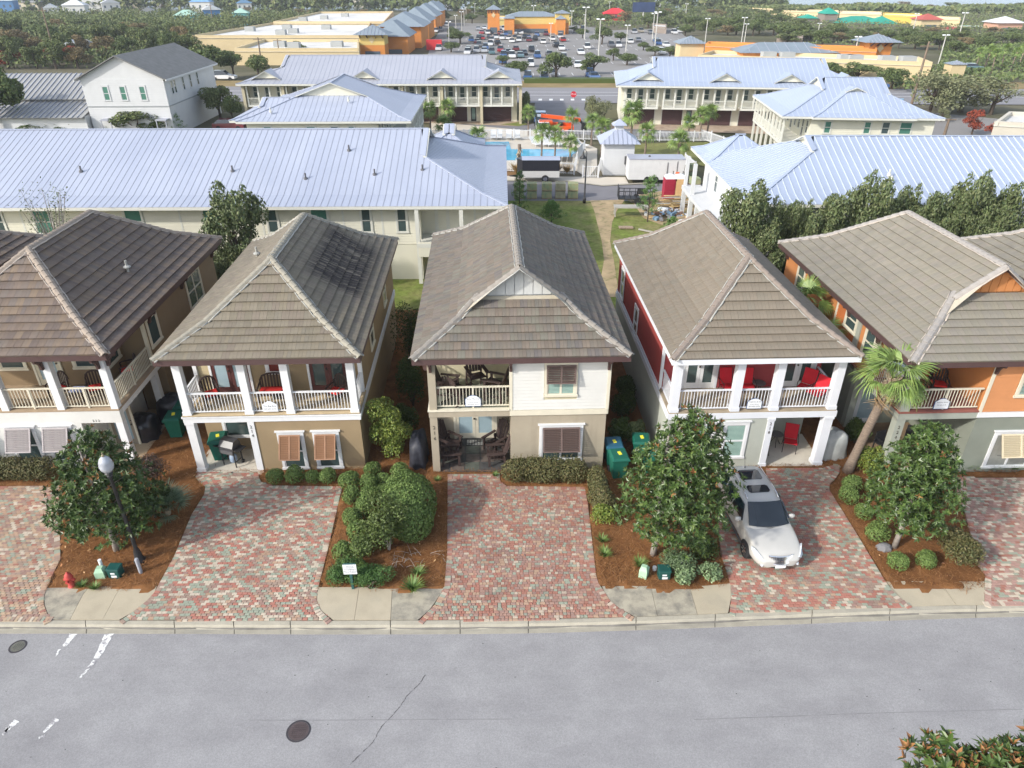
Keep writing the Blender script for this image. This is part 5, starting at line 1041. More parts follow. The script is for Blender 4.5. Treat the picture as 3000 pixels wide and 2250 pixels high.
# ---------------------------------------------------------------- foliage
def leaves(P, N, L, Wd, r, jit=.7, droop=0.):
 """one folded diamond leaf per point; N are the outward directions"""
 n = len(P); N = N + r.normal(0, jit, (n, 3)); N /= np.linalg.norm(N, axis=1)[:, None] + 1e-9
 a = np.cross(N, r.normal(0, 1, (n, 3))); a[:, 2] -= droop; a /= np.linalg.norm(a, axis=1)[:, None] + 1e-9
 s = np.cross(N, a); l = (L * r.uniform(.7, 1.3, n))[:, None] / 2; w = (Wd * r.uniform(.7, 1.3, n))[:, None] / 2
 return np.stack([P - a * l, P + s * w + N * w * .3, P + a * l, P - s * w + N * w * .3], 1).reshape(-1, 3)
def quads(V): return np.arange(len(V)).reshape(-1, 4)
def unit(r, n):
 d = r.normal(0, 1, (n, 3)); return d / np.linalg.norm(d, axis=1)[:, None]
def lobes(r, n, lob, inner=.55, cut=-.6):
 """points spread near the surfaces of a set of ellipsoids (cx,cy,cz,rx,ry,rz)"""
 lob = np.asarray(lob, float); wgt = (lob[:, 3] * lob[:, 4] + lob[:, 4] * lob[:, 5] + lob[:, 3] * lob[:, 5]); k = r.choice(len(lob), n, p=wgt / wgt.sum())
 d = unit(r, n); d[:, 2] = np.where(d[:, 2] < cut, -d[:, 2], d[:, 2]); q = r.uniform(inner ** 3, 1, n) ** (1 / 3)
 return lob[k, :3] + d * lob[k, 3:] * q[:, None], d
def greens(name, cols, rough=.5, spec=.4): return M(name, pieces=cols, rough=rough, spec=spec, var=0, blend=True)
g_mag = greens('magnolia_leaf', [(0.039, 0.076, 0.017), (0.059, 0.103, 0.022), (0.029, 0.057, 0.014), (0.081, 0.132, 0.029), (0.047, 0.086, 0.018), (0.117, 0.161, 0.043)], .38, .42)
g_rust = M('magnolia_rust_leaf', pieces=[(.22, .10, .035), (.30, .15, .055), (.16, .075, .03)], rough=.5, var=0)
g_box = greens('boxwood_leaf', [(0.106, 0.169, 0.043), (0.150, 0.225, 0.060), (0.075, 0.125, 0.033), (0.194, 0.263, 0.081)], .6, .25)
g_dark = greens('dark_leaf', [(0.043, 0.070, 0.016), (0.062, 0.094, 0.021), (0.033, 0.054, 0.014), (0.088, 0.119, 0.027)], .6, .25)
g_yel = greens('yellow_green_leaf', [(.13, .19, .03), (.19, .24, .04), (.09, .15, .028), (.24, .27, .05), (.10, .13, .03)], .45)
g_hedge = greens('bronze_hedge_leaf', [(0.114, 0.102, 0.036), (0.090, 0.102, 0.034), (0.144, 0.114, 0.046), (0.066, 0.084, 0.026), (0.156, 0.132, 0.054)], .6)
g_jun = greens('juniper', [(0.054, 0.126, 0.026), (0.084, 0.162, 0.036), (0.036, 0.090, 0.022)], .6)
g_lir = greens('lily_turf', [(0.120, 0.216, 0.048), (0.192, 0.300, 0.072), (0.084, 0.156, 0.036), (0.252, 0.324, 0.108)], .5)
g_purp = greens('purple_leaf', [(.075, .045, .045), (.10, .065, .05), (.06, .055, .035)], .6)
g_oliv = greens('wax_myrtle_leaf', [(0.104, 0.139, 0.051), (0.138, 0.174, 0.068), (0.068, 0.104, 0.040), (0.180, 0.199, 0.088), (0.090, 0.113, 0.048)], .55)
g_sil = greens('silver_palm', [(.16, .23, .14), (.22, .29, .18), (.11, .17, .10)], .5)
g_palm = greens('palm_frond', [(0.156, 0.247, 0.058), (0.221, 0.312, 0.078), (0.111, 0.182, 0.046), (0.260, 0.338, 0.098)], .45)
g_pine = greens('pine_tuft', [(0.084, 0.175, 0.035), (0.126, 0.231, 0.049), (0.063, 0.140, 0.031)], .6)
g_pitt = greens('variegated_leaf', [(.17, .25, .11), (.24, .32, .17), (.12, .19, .08)], .5)
m_bark = M('grey_bark', (.30, .27, .24), .95, .25, 9, .1, bump=.5, bscale=25); m_barkd = M('dark_bark', (.09, .07, .055), .95, .25, 9, .1)
m_palmt = M('palm_bark', (.21, .165, .13), .95, .3, 7, .1, bump=.8, bscale=14, stretch=(1, 1, 4)); m_boot = M('palm_boots', (.37, .30, .21), .95, .3, 5)
def limbs(b, base, tips, r0, r, bend=.25):
 for t in tips:
  a = Vector(base); c = Vector(t); m = (a + c) / 2 + Vector((r.uniform(-bend, bend), r.uniform(-bend, bend), r.uniform(0, bend)))
  b.tube([a, m, c], [r0, r0 * .65, r0 * .25], 6, False)
def shrub(name, lab, cat, mesh, loc, rz=0., sc=1., group=None, inner=None):
 t = thing(name, lab, cat, loc, rz, group); t.scale = sc if isinstance(sc, tuple) else (sc, sc, sc)
 place(mesh, 'foliage', t)
 if inner: place(inner, 'stems', t)
 return t
def stem_mesh(h, r_, n=5, sp=.2, seed=0):
 r = random.Random(seed); b = MB()
 for i in range(n): b.tube([(0, 0, 0), (r.uniform(-sp, sp) * .5, r.uniform(-sp, sp) * .5, h * .5), (r.uniform(-sp, sp), r.uniform(-sp, sp), h)], [r_, r_ * .8, r_ * .5], 5, False)
 return b.mesh('stems', m_barkd)
RV = np.random.default_rng(21)
def ball_mesh(seed, mat, n=1700, L=.075, Wd=.042, lob=((0, 0, .42, .44, .44, .40),), inner=.72, jit=.55):
 r = np.random.default_rng(seed); P, d = lobes(r, n, lob, inner, -.75); return np_mesh('foliage', leaves(P, d, L, Wd, r, jit), quads(np.empty(n * 4)), mat)
BX = [ball_mesh(s, g_box, lob=((0, 0, .40, .43, .41, .38), (.12, .08, .5, .28, .28, .26), (-.14, -.05, .48, .28, .26, .26))) for s in (1, 2, 3)]; BS = stem_mesh(.45, .03, 5, .2, 1)
for i, (px, py, s, w) in enumerate([((-9.10, 21.73, 0), 0, .82, 'leftmost of the four clipped boxwoods below the tan louvred shutters'), ((-8.34, 21.76, 0), 0, .95, 'second from the left of the four clipped boxwoods below the tan shutters'), ((-7.66, 21.76, 0), 0, .72, 'third of the four clipped boxwoods below the tan shutters'), ((-7.09, 21.76, 0), 0, .84, 'rightmost of the four clipped boxwoods below the tan shutters')]):
 shrub('boxwood', w, 'shrub', BX[i % 3], px, i * 1.3, s, 'clipped boxwoods', BS)
for i, (p, s, w) in enumerate([((-6.17, 21.36, 0), 1.0, 'rear ball of the left pair of clipped boxwoods by the tan house corner'), ((-5.92, 20.56, 0), .9, 'front ball of the left pair of clipped boxwoods by the tan house corner'), ((-5.39, 21.27, 0), .95, 'upper clipped boxwood touching the left side of the large clipped shrub'), ((-5.26, 20.62, 0), .9, 'clipped boxwood just below another beside the large clipped shrub'), ((-5.43, 22.13, 0), .85, 'darker boxwood tucked in the shade of the tan house corner'), ((-4.34, 21.96, 0), .95, 'boxwood behind the large clipped shrub, in front of the yellow green tree'),
  ((-4.90, 21.50, 0), .8, 'boxwood against the back left shoulder of the large clipped shrub'), ((-4.76, 20.83, 0), .8, 'boxwood against the left flank of the large clipped shrub'), ((-5.28, 19.84, 0), 1.05, 'boxwood at the left of the small pale trunk'), ((-5.66, 19.31, 0), .9, 'boxwood at the driveway edge above a lower pair'), ((-5.25, 18.53, 0), 1.05, 'boxwood in the middle of the line along the paver driveway'), ((-5.09, 17.80, 0), .95, 'boxwood left of the small pale trunk near the junipers'), ((-5.66, 17.63, 0), .88, 'round boxwood at the driveway edge just behind the junipers'), ((-5.04, 17.03, 0), .7, 'small boxwood between the spreading junipers, right of the parking notice')]):
 shrub('boxwood', w, 'shrub', BX[(i + 1) % 3], p, i * .9, s, 'clipped boxwoods', BS)
for i, (p, s, w, m) in enumerate([((12.84, 21.22, 0), .9, 'low green shrub at the driveway bend right of the car, the upper one', 0), ((12.45, 20.56, 0), .9, 'low shrub at the driveway bend right of the car, the lower one', 1), ((13.57, 21.11, 0), .75, 'low shrub hidden against the left side of the right hand magnolia', 0), ((12.63, 19.68, 0), .8, 'thin greyish shrub along the right edge of the car driveway', 1), ((12.60, 18.53, 0), 1.0, 'full green shrub behind the grey rock', 0), ((12.68, 17.20, 0), .82, 'round shrub in the front of the right bed, left of another', 2), ((13.64, 17.28, 0), .82, 'round shrub at the front of the right bed beside the large bronze bush', 0)]):
 shrub('low_shrub', w, 'shrub', BX[(i + m) % 3], p, i * 1.7, s, 'low shrubs of the right bed', BS)
# large clipped shrub, tree-form shrub, oval tree
shrub('clipped_shrub', 'large dome shaped clipped green shrub between two paver driveways', 'shrub', ball_mesh(9, g_box, 15000, .095, .05, ((0, 0, .75, 1.05, 1.25, .98), (-.25, .6, .8, .75, .7, .8), (.2, -.6, .65, .8, .7, .75)), .82, .5), (-3.65, 19.48, 0), 0, (.95, 1.12, 1.05), None, stem_mesh(.9, .05, 7, .5, 4))
r = np.random.default_rng(31)
t = thing('small_tree', 'small leafy tree with pale forked trunk in front of the large clipped shrub', 'tree', (-4.18, 18.02, 0), 0); lob = [(r.normal(0, .35), r.normal(0, .35), r.uniform(.48, 1.6), .48, .48, .38) for _ in range(14)]
P, d = lobes(r, 5200, lob, .4); place(np_mesh('crown', leaves(P, d, .10, .055, r, .8), quads(np.empty(20800)), greens('privet_leaf', [(.065, .095, .024), (.10, .14, .034), (.045, .07, .018), (.13, .165, .05)], .5, .3)), 'crown', t)
b = MB(); limbs(b, (0, 0, 0), [(-.2, .1, 1.3), (.2, 0, 1.4), (.05, -.15, 1.2)], .045, random.Random(3), .08); b.build('trunk', m_bark, t, True)
t = thing('oval_tree', 'upright oval yellow green tree between the tan house and the white house', 'tree', (-4.90, 23.42, 0), 0); r = np.random.default_rng(33)
lob = [(r.normal(0, .28), r.normal(0, .28), .5 + 2.0 * k / 11, .45, .45, .40) for k in range(12)]; P, d = lobes(r, 6500, lob, .5); place(np_mesh('crown', leaves(P, d, .10, .05, r, .8), quads(np.empty(26000)), g_yel), 'crown', t); MB().tube([(0, 0, 0), (0, 0, 1.6)], .05, 6).build('trunk', m_barkd, t)
# hedges
def hedge(lab, poly_pts, w, h, mat, n, seed, L=.085, grp=None, wild=.0):
 """hedge along a polyline of world points"""
 r = np.random.default_rng(seed); t = thing('hedge', lab, 'hedge', (0, 0, 0), 0, grp); lob = []
 for a, b in zip(poly_pts, poly_pts[1:]):
  m = max(2, int(math.dist(a[:2], b[:2]) / .3))
  for k in range(m): q = (k + .5) / m; lob.append((a[0] + (b[0] - a[0]) * q + r.normal(0, .05), a[1] + (b[1] - a[1]) * q + r.normal(0, .05), h * .52, w * r.uniform(.5, .62), w * r.uniform(.5, .62), h * r.uniform(.46, .56)))
 P, d = lobes(r, n, lob, .7, -.8)
 V = leaves(P, d, L, L * .5, r, .7)
 if wild:
  q = P[P[:, 2] > h * .9]; q = q[r.random(len(q)) < wild]; 
  for k in range(4): V = np.concatenate([V, leaves(q + np.c_[r.normal(0, .02, (len(q), 2)), np.full(len(q), .06 * (k + 1))], np.tile((0, 0, 1.), (len(q), 1)), L * .8, L * .35, r, .8)])
 place(np_mesh('foliage', V, quads(V), mat), 'foliage', t); b = MB()
 for l in lob[::2]: b.tube([(l[0], l[1], 0), (l[0], l[1], h * .7)], .03, 5)
 b.build('stems', m_barkd, t); return t
hedge('bronze green hedge along the white ground floor of the brown house', [(-20.64, 21.96, 0), (-17.94, 21.96, 0)], .85, .95, g_hedge, 9000, 41, wild=.03)
hedge('bronze green hedge below the lower window of the white sided house', [(-0.11, 21.90, 0), (2.58, 21.84, 0)], .85, 1.0, g_hedge, 11000, 42, wild=.05)
hedge('loose bronze hedge running down the right edge of the middle driveway', [(3.18, 21.56, 0), (3.17, 20.59, 0), (3.36, 19.48, 0)], .75, .95, g_hedge, 7000, 43, wild=.06)
def bushy(lab, loc, rx, ry, rz, mat, n, seed, L=.09, name='bush', k=7, inner=.45, asp=.5, up=.5):
 r = np.random.default_rng(seed); t = thing(name, lab, 'shrub', loc, 0); lob = [(r.uniform(-.5, .5) * rx, r.uniform(-.5, .5) * ry, rz * r.uniform(.45, .75), rx * .55, ry * .55, rz * r.uniform(.35, .5)) for _ in range(k)]
 P, d = lobes(r, n, lob, inner, -.7); P[:, 2] = np.maximum(P[:, 2], .03); V = leaves(P, d, L, L * asp, r, .8); place(np_mesh('foliage', V, quads(V), mat), 'foliage', t); place(stem_mesh(rz * .8, .025, 5, rx * .5, seed), 'stems', t); return t
bushy('yellow green shrub at the left foot of the big magnolia', (3.26, 19.39, 0), .5, .45, .75, g_yel, 1600, 51)
bushy('large bronze bush in the shade below the right magnolia', (14.79, 17.33, 0), .85, .75, 1.15, g_hedge, 7000, 52)
bushy('bright yellow green bush beside the palm trunk', (14.05, 22.37, 0), .62, .6, 1.05, g_yel, 3500, 53)
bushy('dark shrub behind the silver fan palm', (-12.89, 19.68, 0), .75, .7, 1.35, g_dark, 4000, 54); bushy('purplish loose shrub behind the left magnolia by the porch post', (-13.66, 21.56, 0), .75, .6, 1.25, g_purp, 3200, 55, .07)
bushy('grey green shrub behind the marker post below the big magnolia', (5.36, 17.26, 0), .75, .6, .7, greens('greyish_leaf', [(.09, .14, .06), (.13, .19, .09), (.06, .10, .045)]), 3200, 56, .07)
bushy('variegated pale shrub at the front of the magnolia bed, left of its twin', (5.57, 16.58, 0), .42, .38, .5, g_pitt, 900, 57, .10, asp=.6); bushy('variegated pale shrub at the front of the magnolia bed, near the car', (6.38, 16.74, 0), .45, .4, .5, g_pitt, 900, 58, .10, asp=.6)
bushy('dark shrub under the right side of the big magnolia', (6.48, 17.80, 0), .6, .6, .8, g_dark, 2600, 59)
bushy('spreading green juniper to the left of the parking notice', (-5.55, 16.78, 0), .62, .55, .55, g_jun, 3500, 60, .10, 'juniper', asp=.22); bushy('spreading dark green juniper to the right of the parking notice', (-4.53, 16.30, 0), .85, .55, .6, g_jun, 5200, 61, .10, 'juniper', asp=.22)
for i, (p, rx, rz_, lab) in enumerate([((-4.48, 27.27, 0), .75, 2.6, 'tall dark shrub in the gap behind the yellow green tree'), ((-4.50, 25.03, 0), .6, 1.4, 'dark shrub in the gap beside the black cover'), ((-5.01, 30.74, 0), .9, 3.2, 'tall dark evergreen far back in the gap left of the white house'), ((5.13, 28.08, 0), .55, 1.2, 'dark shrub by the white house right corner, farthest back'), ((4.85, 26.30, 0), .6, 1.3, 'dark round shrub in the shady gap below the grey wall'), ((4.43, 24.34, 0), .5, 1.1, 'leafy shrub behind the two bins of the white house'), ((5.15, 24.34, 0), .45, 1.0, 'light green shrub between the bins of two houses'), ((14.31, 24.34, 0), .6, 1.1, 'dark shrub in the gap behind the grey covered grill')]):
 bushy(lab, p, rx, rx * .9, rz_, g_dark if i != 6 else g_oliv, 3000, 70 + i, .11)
# blade clumps
def blades(n, L, w, seed, mat, spread=.5, curl=.6):
 r = np.random.default_rng(seed); V = []; F = []
 for i in range(n):
  a = r.uniform(0, 6.283); l = L * r.uniform(.6, 1.1); q = r.uniform(.1, spread); c, s = math.cos(a), math.sin(a); k = len(V); 
  for t, ww in ((0, w * .6), (.45, w), (.8, w * .7), (1, .0)):
   rr = q * l * t + curl * l * t * t * .5; z = l * t * (1 - .45 * t * curl * (q + .4)); V += [(c * rr - s * ww, s * rr + c * ww, z), (c * rr + s * ww, s * rr - c * ww, z)]
  F += [(k + 2 * j, k + 2 * j + 1, k + 2 * j + 3, k + 2 * j + 2) for j in range(3)]
 return np_mesh('blades', V, F, mat)
CL = [blades(130, .50, .011, s, g_lir, .7) for s in (1, 2)]
for i, (p, s, lab) in enumerate([((-3.17, 16.20, 0), 1.15, 'big bright lily turf clump at the front right of the middle bed'), ((-3.04, 16.89, 0), .75, 'smaller bright lily turf clump behind the big one'), ((-13.76, 16.34, 0), .6, 'small grass tuft below the fire hydrant'), ((-13.29, 16.26, 0), .6, 'small grass tuft right of another, in front of the pale pedestal'), ((3.11, 18.43, 0), .75, 'dark grass tuft at the left edge of the magnolia bed, the rear one'), ((3.11, 17.74, 0), .8, 'dark grass tuft at the left edge of the magnolia bed, the front one'), ((4.21, 17.26, 0), .85, 'grass tuft behind the pale green pedestal under the magnolia'), ((-0.65, 22.13, 0), .5, 'tiny tuft at the stone patio edge') , ((-2.89, 21.84, 0), .5, 'tiny green tuft in the straw beside the taupe post')]):
 t = thing('grass_clump', lab, 'plant', p, i * 1.1); t.scale = (s, s, s); place(CL[i % 2], 'blades', t)
for i, x in enumerate(((17.87, 22.61, 0), (18.20, 22.55, 0), (18.60, 22.61, 0), (18.97, 22.55, 0), (19.41, 22.61, 0), (19.81, 22.55, 0), (20.26, 22.61, 0))):
 t = thing('grass_clump', ('lily turf clump at the right shoulder of the right magnolia, first under the sage wall', 'second lily turf clump from the magnolia under the sage wall', 'third lily turf clump from the magnolia under the sage wall', 'fourth lily turf clump from the magnolia, below the cream shutter', 'third lily turf clump from the right edge under the cream shutter', 'last but one lily turf clump at the right edge', 'lily turf clump at the very right edge of the sage wall')[i], 'plant', x, i * .8, 'lily turf row under the sage wall'); t.scale = (.9, .9, .9); place(CL[i % 2], 'blades', t)
# dry twigs
b = MB(); r = random.Random(4); c0 = (-3.11, 17.48, 0)
for i in range(26):
 p = Vector((c0[0] + r.uniform(-.9, .9), c0[1] + r.uniform(-.4, .4), .1)); a = r.uniform(0, 6.28); d = Vector((math.cos(a), math.sin(a), r.uniform(0, .7))) * r.uniform(.2, .5); b.tube([p, p + d * .5 + Vector((0, 0, .04)), p + d], [.008, .006, .003], 4, False)
tag(b.build('dry_twigs', m_bark), 'dry bare twigs of a cut back plant in the middle bed', 'twigs')
# ---------------------------------------------------------------- fan palms
def fan_mesh(seed, L, nl, mat, petiole=.7, droop=.5, w=.022, arc=2.5):
 r = np.random.default_rng(seed); V = []; F = []
 for (x0, x1, ww) in ((0, petiole, .014),): V += [(x0, -ww, 0), (x1, -ww * .6, .0), (x1, ww * .6, .0), (x0, ww, 0)]; F += [(0, 1, 2, 3)]
 for i in range(nl):
  a = -arc + 2 * arc * i / (nl - 1); l = L * (1 - .25 * abs(a) / arc) * r.uniform(.9, 1.08); k = len(V); c, s = math.cos(a * .62), math.sin(a * .62); dr = droop * r.uniform(.6, 1.5)
  for t, ww in ((0, w * .4), (.5, w), (.8, w * .7), (1, .002)):
   z = -dr * l * t ** 2.4 + .06 * l * math.sin(t * 3); rr = l * t * (1 - .15 * dr * t * t); V += [(petiole + c * rr + s * ww, s * rr - c * ww, z), (petiole + c * rr - s * ww, s * rr + c * ww, z)]
  F += [(k + 2 * j, k + 2 * j + 1, k + 2 * j + 3, k + 2 * j + 2) for j in range(3)]
 return np_mesh('frond', V, F, mat)
FM = [fan_mesh(s, .78, 26, g_palm) for s in (1, 2, 3)]; FD = fan_mesh(9, .6, 18, M('dead_frond', (.33, .23, .12), .9, .2), droop=1.3)
def cabbage_palm(lab, base, top, r0, nf, seed, sc=1., grp=None, dead=4):
 r = random.Random(seed); t = thing('fan_palm', lab, 'palm', base, 0, grp); tp = Vector(top) - Vector(base); b = MB(); n = 14
 pts = [(tp.x * (i / n) ** 1.15, tp.y * i / n, tp.z * i / n) for i in range(n + 1)]; b.tube(pts, [r0 * (1.25 - .3 * min(1, i / 3)) * (1 + .03 * (i % 2)) for i in range(n + 1)], 10); b.build('trunk', m_palmt, t, True)
 bt = MB()
 for i in range(46):
  a = r.uniform(0, 6.28); z = r.uniform(-1.0, .05); p = tp + Vector((math.cos(a) * r0 * .9, math.sin(a) * r0 * .9, z)); bt.bar(p, p + Vector((math.cos(a) * .13, math.sin(a) * .13, .22)), .07, .03)
 bt.build('leaf_bases', m_boot, t)
 for i in range(nf + dead):
  a = i * 2.4 + r.uniform(-.3, .3); el = rad(r.uniform(-25, 70)) if i < nf else rad(r.uniform(-75, -50)); s = sc * r.uniform(.85, 1.15)
  m = Matrix.Translation(tp + Vector((0, 0, .1))) @ Matrix.Rotation(a, 4, 'Z') @ Matrix.Rotation(-el, 4, 'Y') @ Matrix.Rotation(r.uniform(-.4, .4), 4, 'X') @ Matrix.Scale(s, 4); o = place(FM[i % 3] if i < nf else FD, 'frond', t); o.matrix_local = m
 return t
cabbage_palm('tall cabbage palm with leaning grey trunk between the red and orange houses', (13.23, 22.43, 0), (13.75, 22.2, 4.3), .17, 32, 5, 1.0)
cabbage_palm('cabbage palm in the gap by the orange wall, the taller one behind', (13.1, 29.2, 0), (13.1, 29.2, 4.2), .16, 18, 6, .95); cabbage_palm('lower cabbage palm close to the orange wall', (13.3, 27.4, 0), (13.3, 27.4, 3.5), .16, 14, 7, .8)
FS = [fan_mesh(s, .62, 24, g_sil, .55, .2, .016) for s in (4, 5)]
t = thing('silver_fan_palm', 'low silver green fan palm beside the left bed shrubs', 'palm', (-12.48, 19.89, 0), 0); r = random.Random(2)
for i in range(22):
 o = place(FS[i % 2], 'frond', t); o.matrix_local = Matrix.Translation((0, 0, .12)) @ Matrix.Rotation(i * 2.4, 4, 'Z') @ Matrix.Rotation(-rad(r.uniform(15, 75)), 4, 'Y') @ Matrix.Scale(r.uniform(.8, 1.1), 4)
MB().tube([(0, 0, 0), (0, 0, .25)], .1, 8).build('stem', m_boot, t)
# ---------------------------------------------------------------- magnolias: rosettes of large leaves
def leaf_shape(mat):
 return MB().add([(0, 0, 0), (.06, .032, .008), (.125, .027, .0), (.165, 0, -.02), (.125, -.027, 0), (.06, -.032, .008), (.06, 0, -.006), (.125, 0, -.012)], [(0, 6, 1), (1, 6, 7, 2), (2, 7, 3), (0, 5, 6), (5, 4, 7, 6), (4, 3, 7)]).mesh('leaf', mat)
LEAF = leaf_shape(g_mag); LEAFR = leaf_shape(g_rust)
def magnolia(lab, base, h, lob, nros, seed, trunk=.09, first=.6, rust=.05, lsc=1., nsingle=220):
 r = np.random.default_rng(seed); rr = random.Random(seed); t = thing('magnolia_tree', lab, 'tree', base, 0); b = MB()
 b.tube([(0, 0, -.05), (.03, 0, first), (0, .02, h * .55), (0, 0, h * .93)], [trunk * 1.2, trunk, trunk * .6, trunk * .2], 8)
 b.build('trunk', m_bark, t, True); lb = MB()
 for l in lob: limbs(lb, (0, 0, max(first, min(h * .8, l[2] - .45))), [(l[0], l[1], l[2])], .03, rr, .08)
 lb.build('branches', m_bark, t, True)
 P, d = lobes(r, nros, lob, .35, -.7); P = P[P[:, 2] > .25]; d = d[:len(P)]; n = len(P); ax = d * .8 + np.array([0, 0, .45]) + r.normal(0, .35, (n, 3)); ax /= np.linalg.norm(ax, axis=1)[:, None]
 cw = P + np.array(base); sc_ = score(cw, ax); order = np.argsort(-sc_ * (1 + .0 * r.random(n))); front = set(order[:max(1, nsingle // 6)].tolist()); V = []; R = []; base_l = np.array([(0, 0, 0), (.07, .033, .01), (.165, 0, -.02), (.07, -.033, .01)]) * lsc
 x = np.cross(ax, r.normal(0, 1, (n, 3))); x /= np.linalg.norm(x, axis=1)[:, None]; y = np.cross(ax, x)
 for i in range(n):
  rusty = r.random() < rust * (2.2 if P[i, 2] > h * .72 else .6); k = r.integers(6, 9)
  for j in range(k):
   a = j * 2.399 + r.uniform(-.3, .3); el = r.uniform(.15, .95) if not rusty else r.uniform(.5, 1.2); u = math.cos(el) * (math.cos(a) * x[i] + math.sin(a) * y[i]) + math.sin(el) * ax[i]; s = np.cross(ax[i], u); s /= np.linalg.norm(s) + 1e-9; nn = np.cross(u, s); s_ = r.uniform(.75, 1.15)
   if i in front:
    m = Matrix((u * s_ * lsc, s * s_ * lsc, nn * s_ * lsc)).transposed().to_4x4(); m.translation = Vector(P[i]); o = bpy.data.objects.new('leaf', LEAFR if rusty and j < 4 else LEAF); link(o, t); o.matrix_local = m
   else:
    q = P[i] + s_ * (base_l[:, :1] * u + base_l[:, 1:2] * s + base_l[:, 2:] * nn); (R if rusty and j < 4 else V).append(q)
 V = np.concatenate(V); tag(place(np_mesh('foliage', V, quads(V), g_mag), 'foliage', t), kind='stuff')
 if R: R = np.concatenate(R); tag(place(np_mesh('rusty_foliage', R, quads(R), g_rust), 'rusty_foliage', t), kind='stuff')
 return t
def cone_lobes(r, h, w, z0, n, lean=(0, 0), top=.18):
 out = []
 for i in range(n):
  q = (i + .5) / n; z = z0 + (h - z0) * q ** .9; w_ = w * float(np.interp(q, (0, .25, .5, .75, 1), (.72, 1, .88, .58, .22))) + top * .4; a = i * 2.4
  out.append((math.cos(a) * w_ * .55 + lean[0] * q, math.sin(a) * w_ * .55 + lean[1] * q, z - .15, w_ * .62 + .1, w_ * .62 + .1, .42))
 return out
r = np.random.default_rng(3)
magnolia('broad magnolia with rust tipped leaves at the left, behind the street lamp', (-13.46, 18.02, 0), 4.7, [(x - .1, y * .55 + .38, z, a, b_, c) for x, y, z, a, b_, c in cone_lobes(r, 4.6, 1.65, .75, 24, (.3, 0))] + [(-1.4, .3, 1.0, .55, .5, .35), (-1.85, .3, 1.3, .45, .4, .3), (-1.2, .1, .8, .55, .4, .35)], 1900, 101, .10, .6, .07)
magnolia('big full magnolia in front of the bins, left of the parked car', (4.76, 17.80, 0), 5.6, [(x + .42, *q) for x, *q in cone_lobes(r, 5.65, 1.6, 1.25, 28, (.35, 0), .30)], 2300, 102, .10, .7, .05)
magnolia('slimmer magnolia with white trunk in the right hand bed', (13.06, 18.14, 0), 5.0, cone_lobes(r, 5.0, 1.25, 1.35, 24, (.0, 0), .22), 1700, 103, .085, .9, .01, .95)
magnolia('magnolia treetop with rust coloured buds in the bottom right corner, near side of the street', (7.6, 5.75, .25), 6.3, [(x, y, z, .6, .6, .5) for x, y, z in ((-1.0, .6, 6.3), (-.35, .3, 6.45), (.3, .45, 6.5), (.9, .7, 6.6), (1.5, .4, 6.5), (2.1, .5, 6.4), (0, -.4, 6.1), (1, -.3, 6.2), (-.8, -.3, 5.9), (1.8, -.4, 6.0), (.4, 0, 5.5), (1.2, .3, 5.6))], 1700, 104, .12, .9, .22, 1.0)

# ---------------------------------------------------------------- grounds behind the row of houses
m_lawn = M('lawn_grass', (.15, .19, .045), .95, .28, .7, .1, bump=.6, bscale=25, stain=((.25, .225, .10), .32, .42, .66)); speckle(m_lawn, 3.0, .22)
m_lawn2 = M('dry_lawn_grass', (.20, .20, .075), .95, .2, .3, .1, stain=((.14, .16, .055), .15, .45, .7)); speckle(m_lawn2, 2.0, .15)
m_sand = M('sandy_track', (.40, .305, .185), .95, .2, .8, .1, stain=((.20, .19, .09), 1.4, .5, .68)); m_lane = M('lane_asphalt', (.20, .195, .205), .9, .1, .4, .15); m_pdeck = M('pool_deck_concrete', (.56, .51, .43), .9, .06, .4, .15); m_bpav = M('beige_paving', (.40, .315, .235), .9, .14, 1.5, .15, stain=((.27, .20, .15), .6, .5, .7))
m_pine_bed = M('straw_bed_far', (.22, .13, .06), .95, .2, 1.0, .1)
def sh(name, pts, z, m): return structure(sheet(name, pts, z, m))
sh('lawn', [(-40, 36.5), (50, 36.5), (50, 61.2), (-1, 61.6), (-40, 61)], -.06, m_lawn)
TR = [(5.20, 40.09, 0), (5.76, 43.14, 0), (6.36, 46.59, 0), (6.63, 50.52, 0), (6.76, 55.03, 0), (6.86, 58.22, 0), (6.82, 61.43, 0), (9.89, 61.73, 0), (8.71, 58.22, 0), (7.94, 55.03, 0), (7.25, 50.52, 0), (7.03, 46.59, 0), (6.78, 43.14, 0), (6.56, 40.09, 0)]
sh('dirt_track', TR, -.045, m_sand)
sh('bare_ground', [(10.64, 56.27, 0), (10.49, 60.28, 0), (9.79, 62.47, 0), (17.03, 66.45, 0), (15.21, 55.03, 0), (12.89, 52.69, 0)], -.041, m_sand)
sh('lane', [(-3, 61.4), (26, 61.2), (26, 66.5), (13.5, 67.2), (8.5, 66.2), (5.2, 67.9), (-3, 68.2)], -.05, m_lane); sh('lane_kerb', [(-3, 68.2), (5.2, 67.9), (8.5, 66.2), (12.8, 67.2), (12.8, 67.5), (8.4, 66.6), (5.2, 68.3), (-3, 68.6)], -.01, m_conc)
sh('walk', [(-3, 68.6), (5.2, 68.3), (8.4, 66.6), (11, 67.2), (11, 69.6), (-3, 70.2)], -.03, m_pdeck)
sh('pool_deck', [(-10.92, 99.72, 0), (6.25, 91.40, 0), (9.65, 82.75, 0), (8.76, 74.22, 0), (7.33, 69.06, 0), (6.46, 72.23, 0), (-0.97, 71.46, 0), (-8.34, 73.81, 0)], -.04, m_pdeck)
sh('straw_bed', [(-3, 70.2), (4.2, 70.1), (4.2, 72.4), (-3, 73.3)], -.03, m_pine_bed)
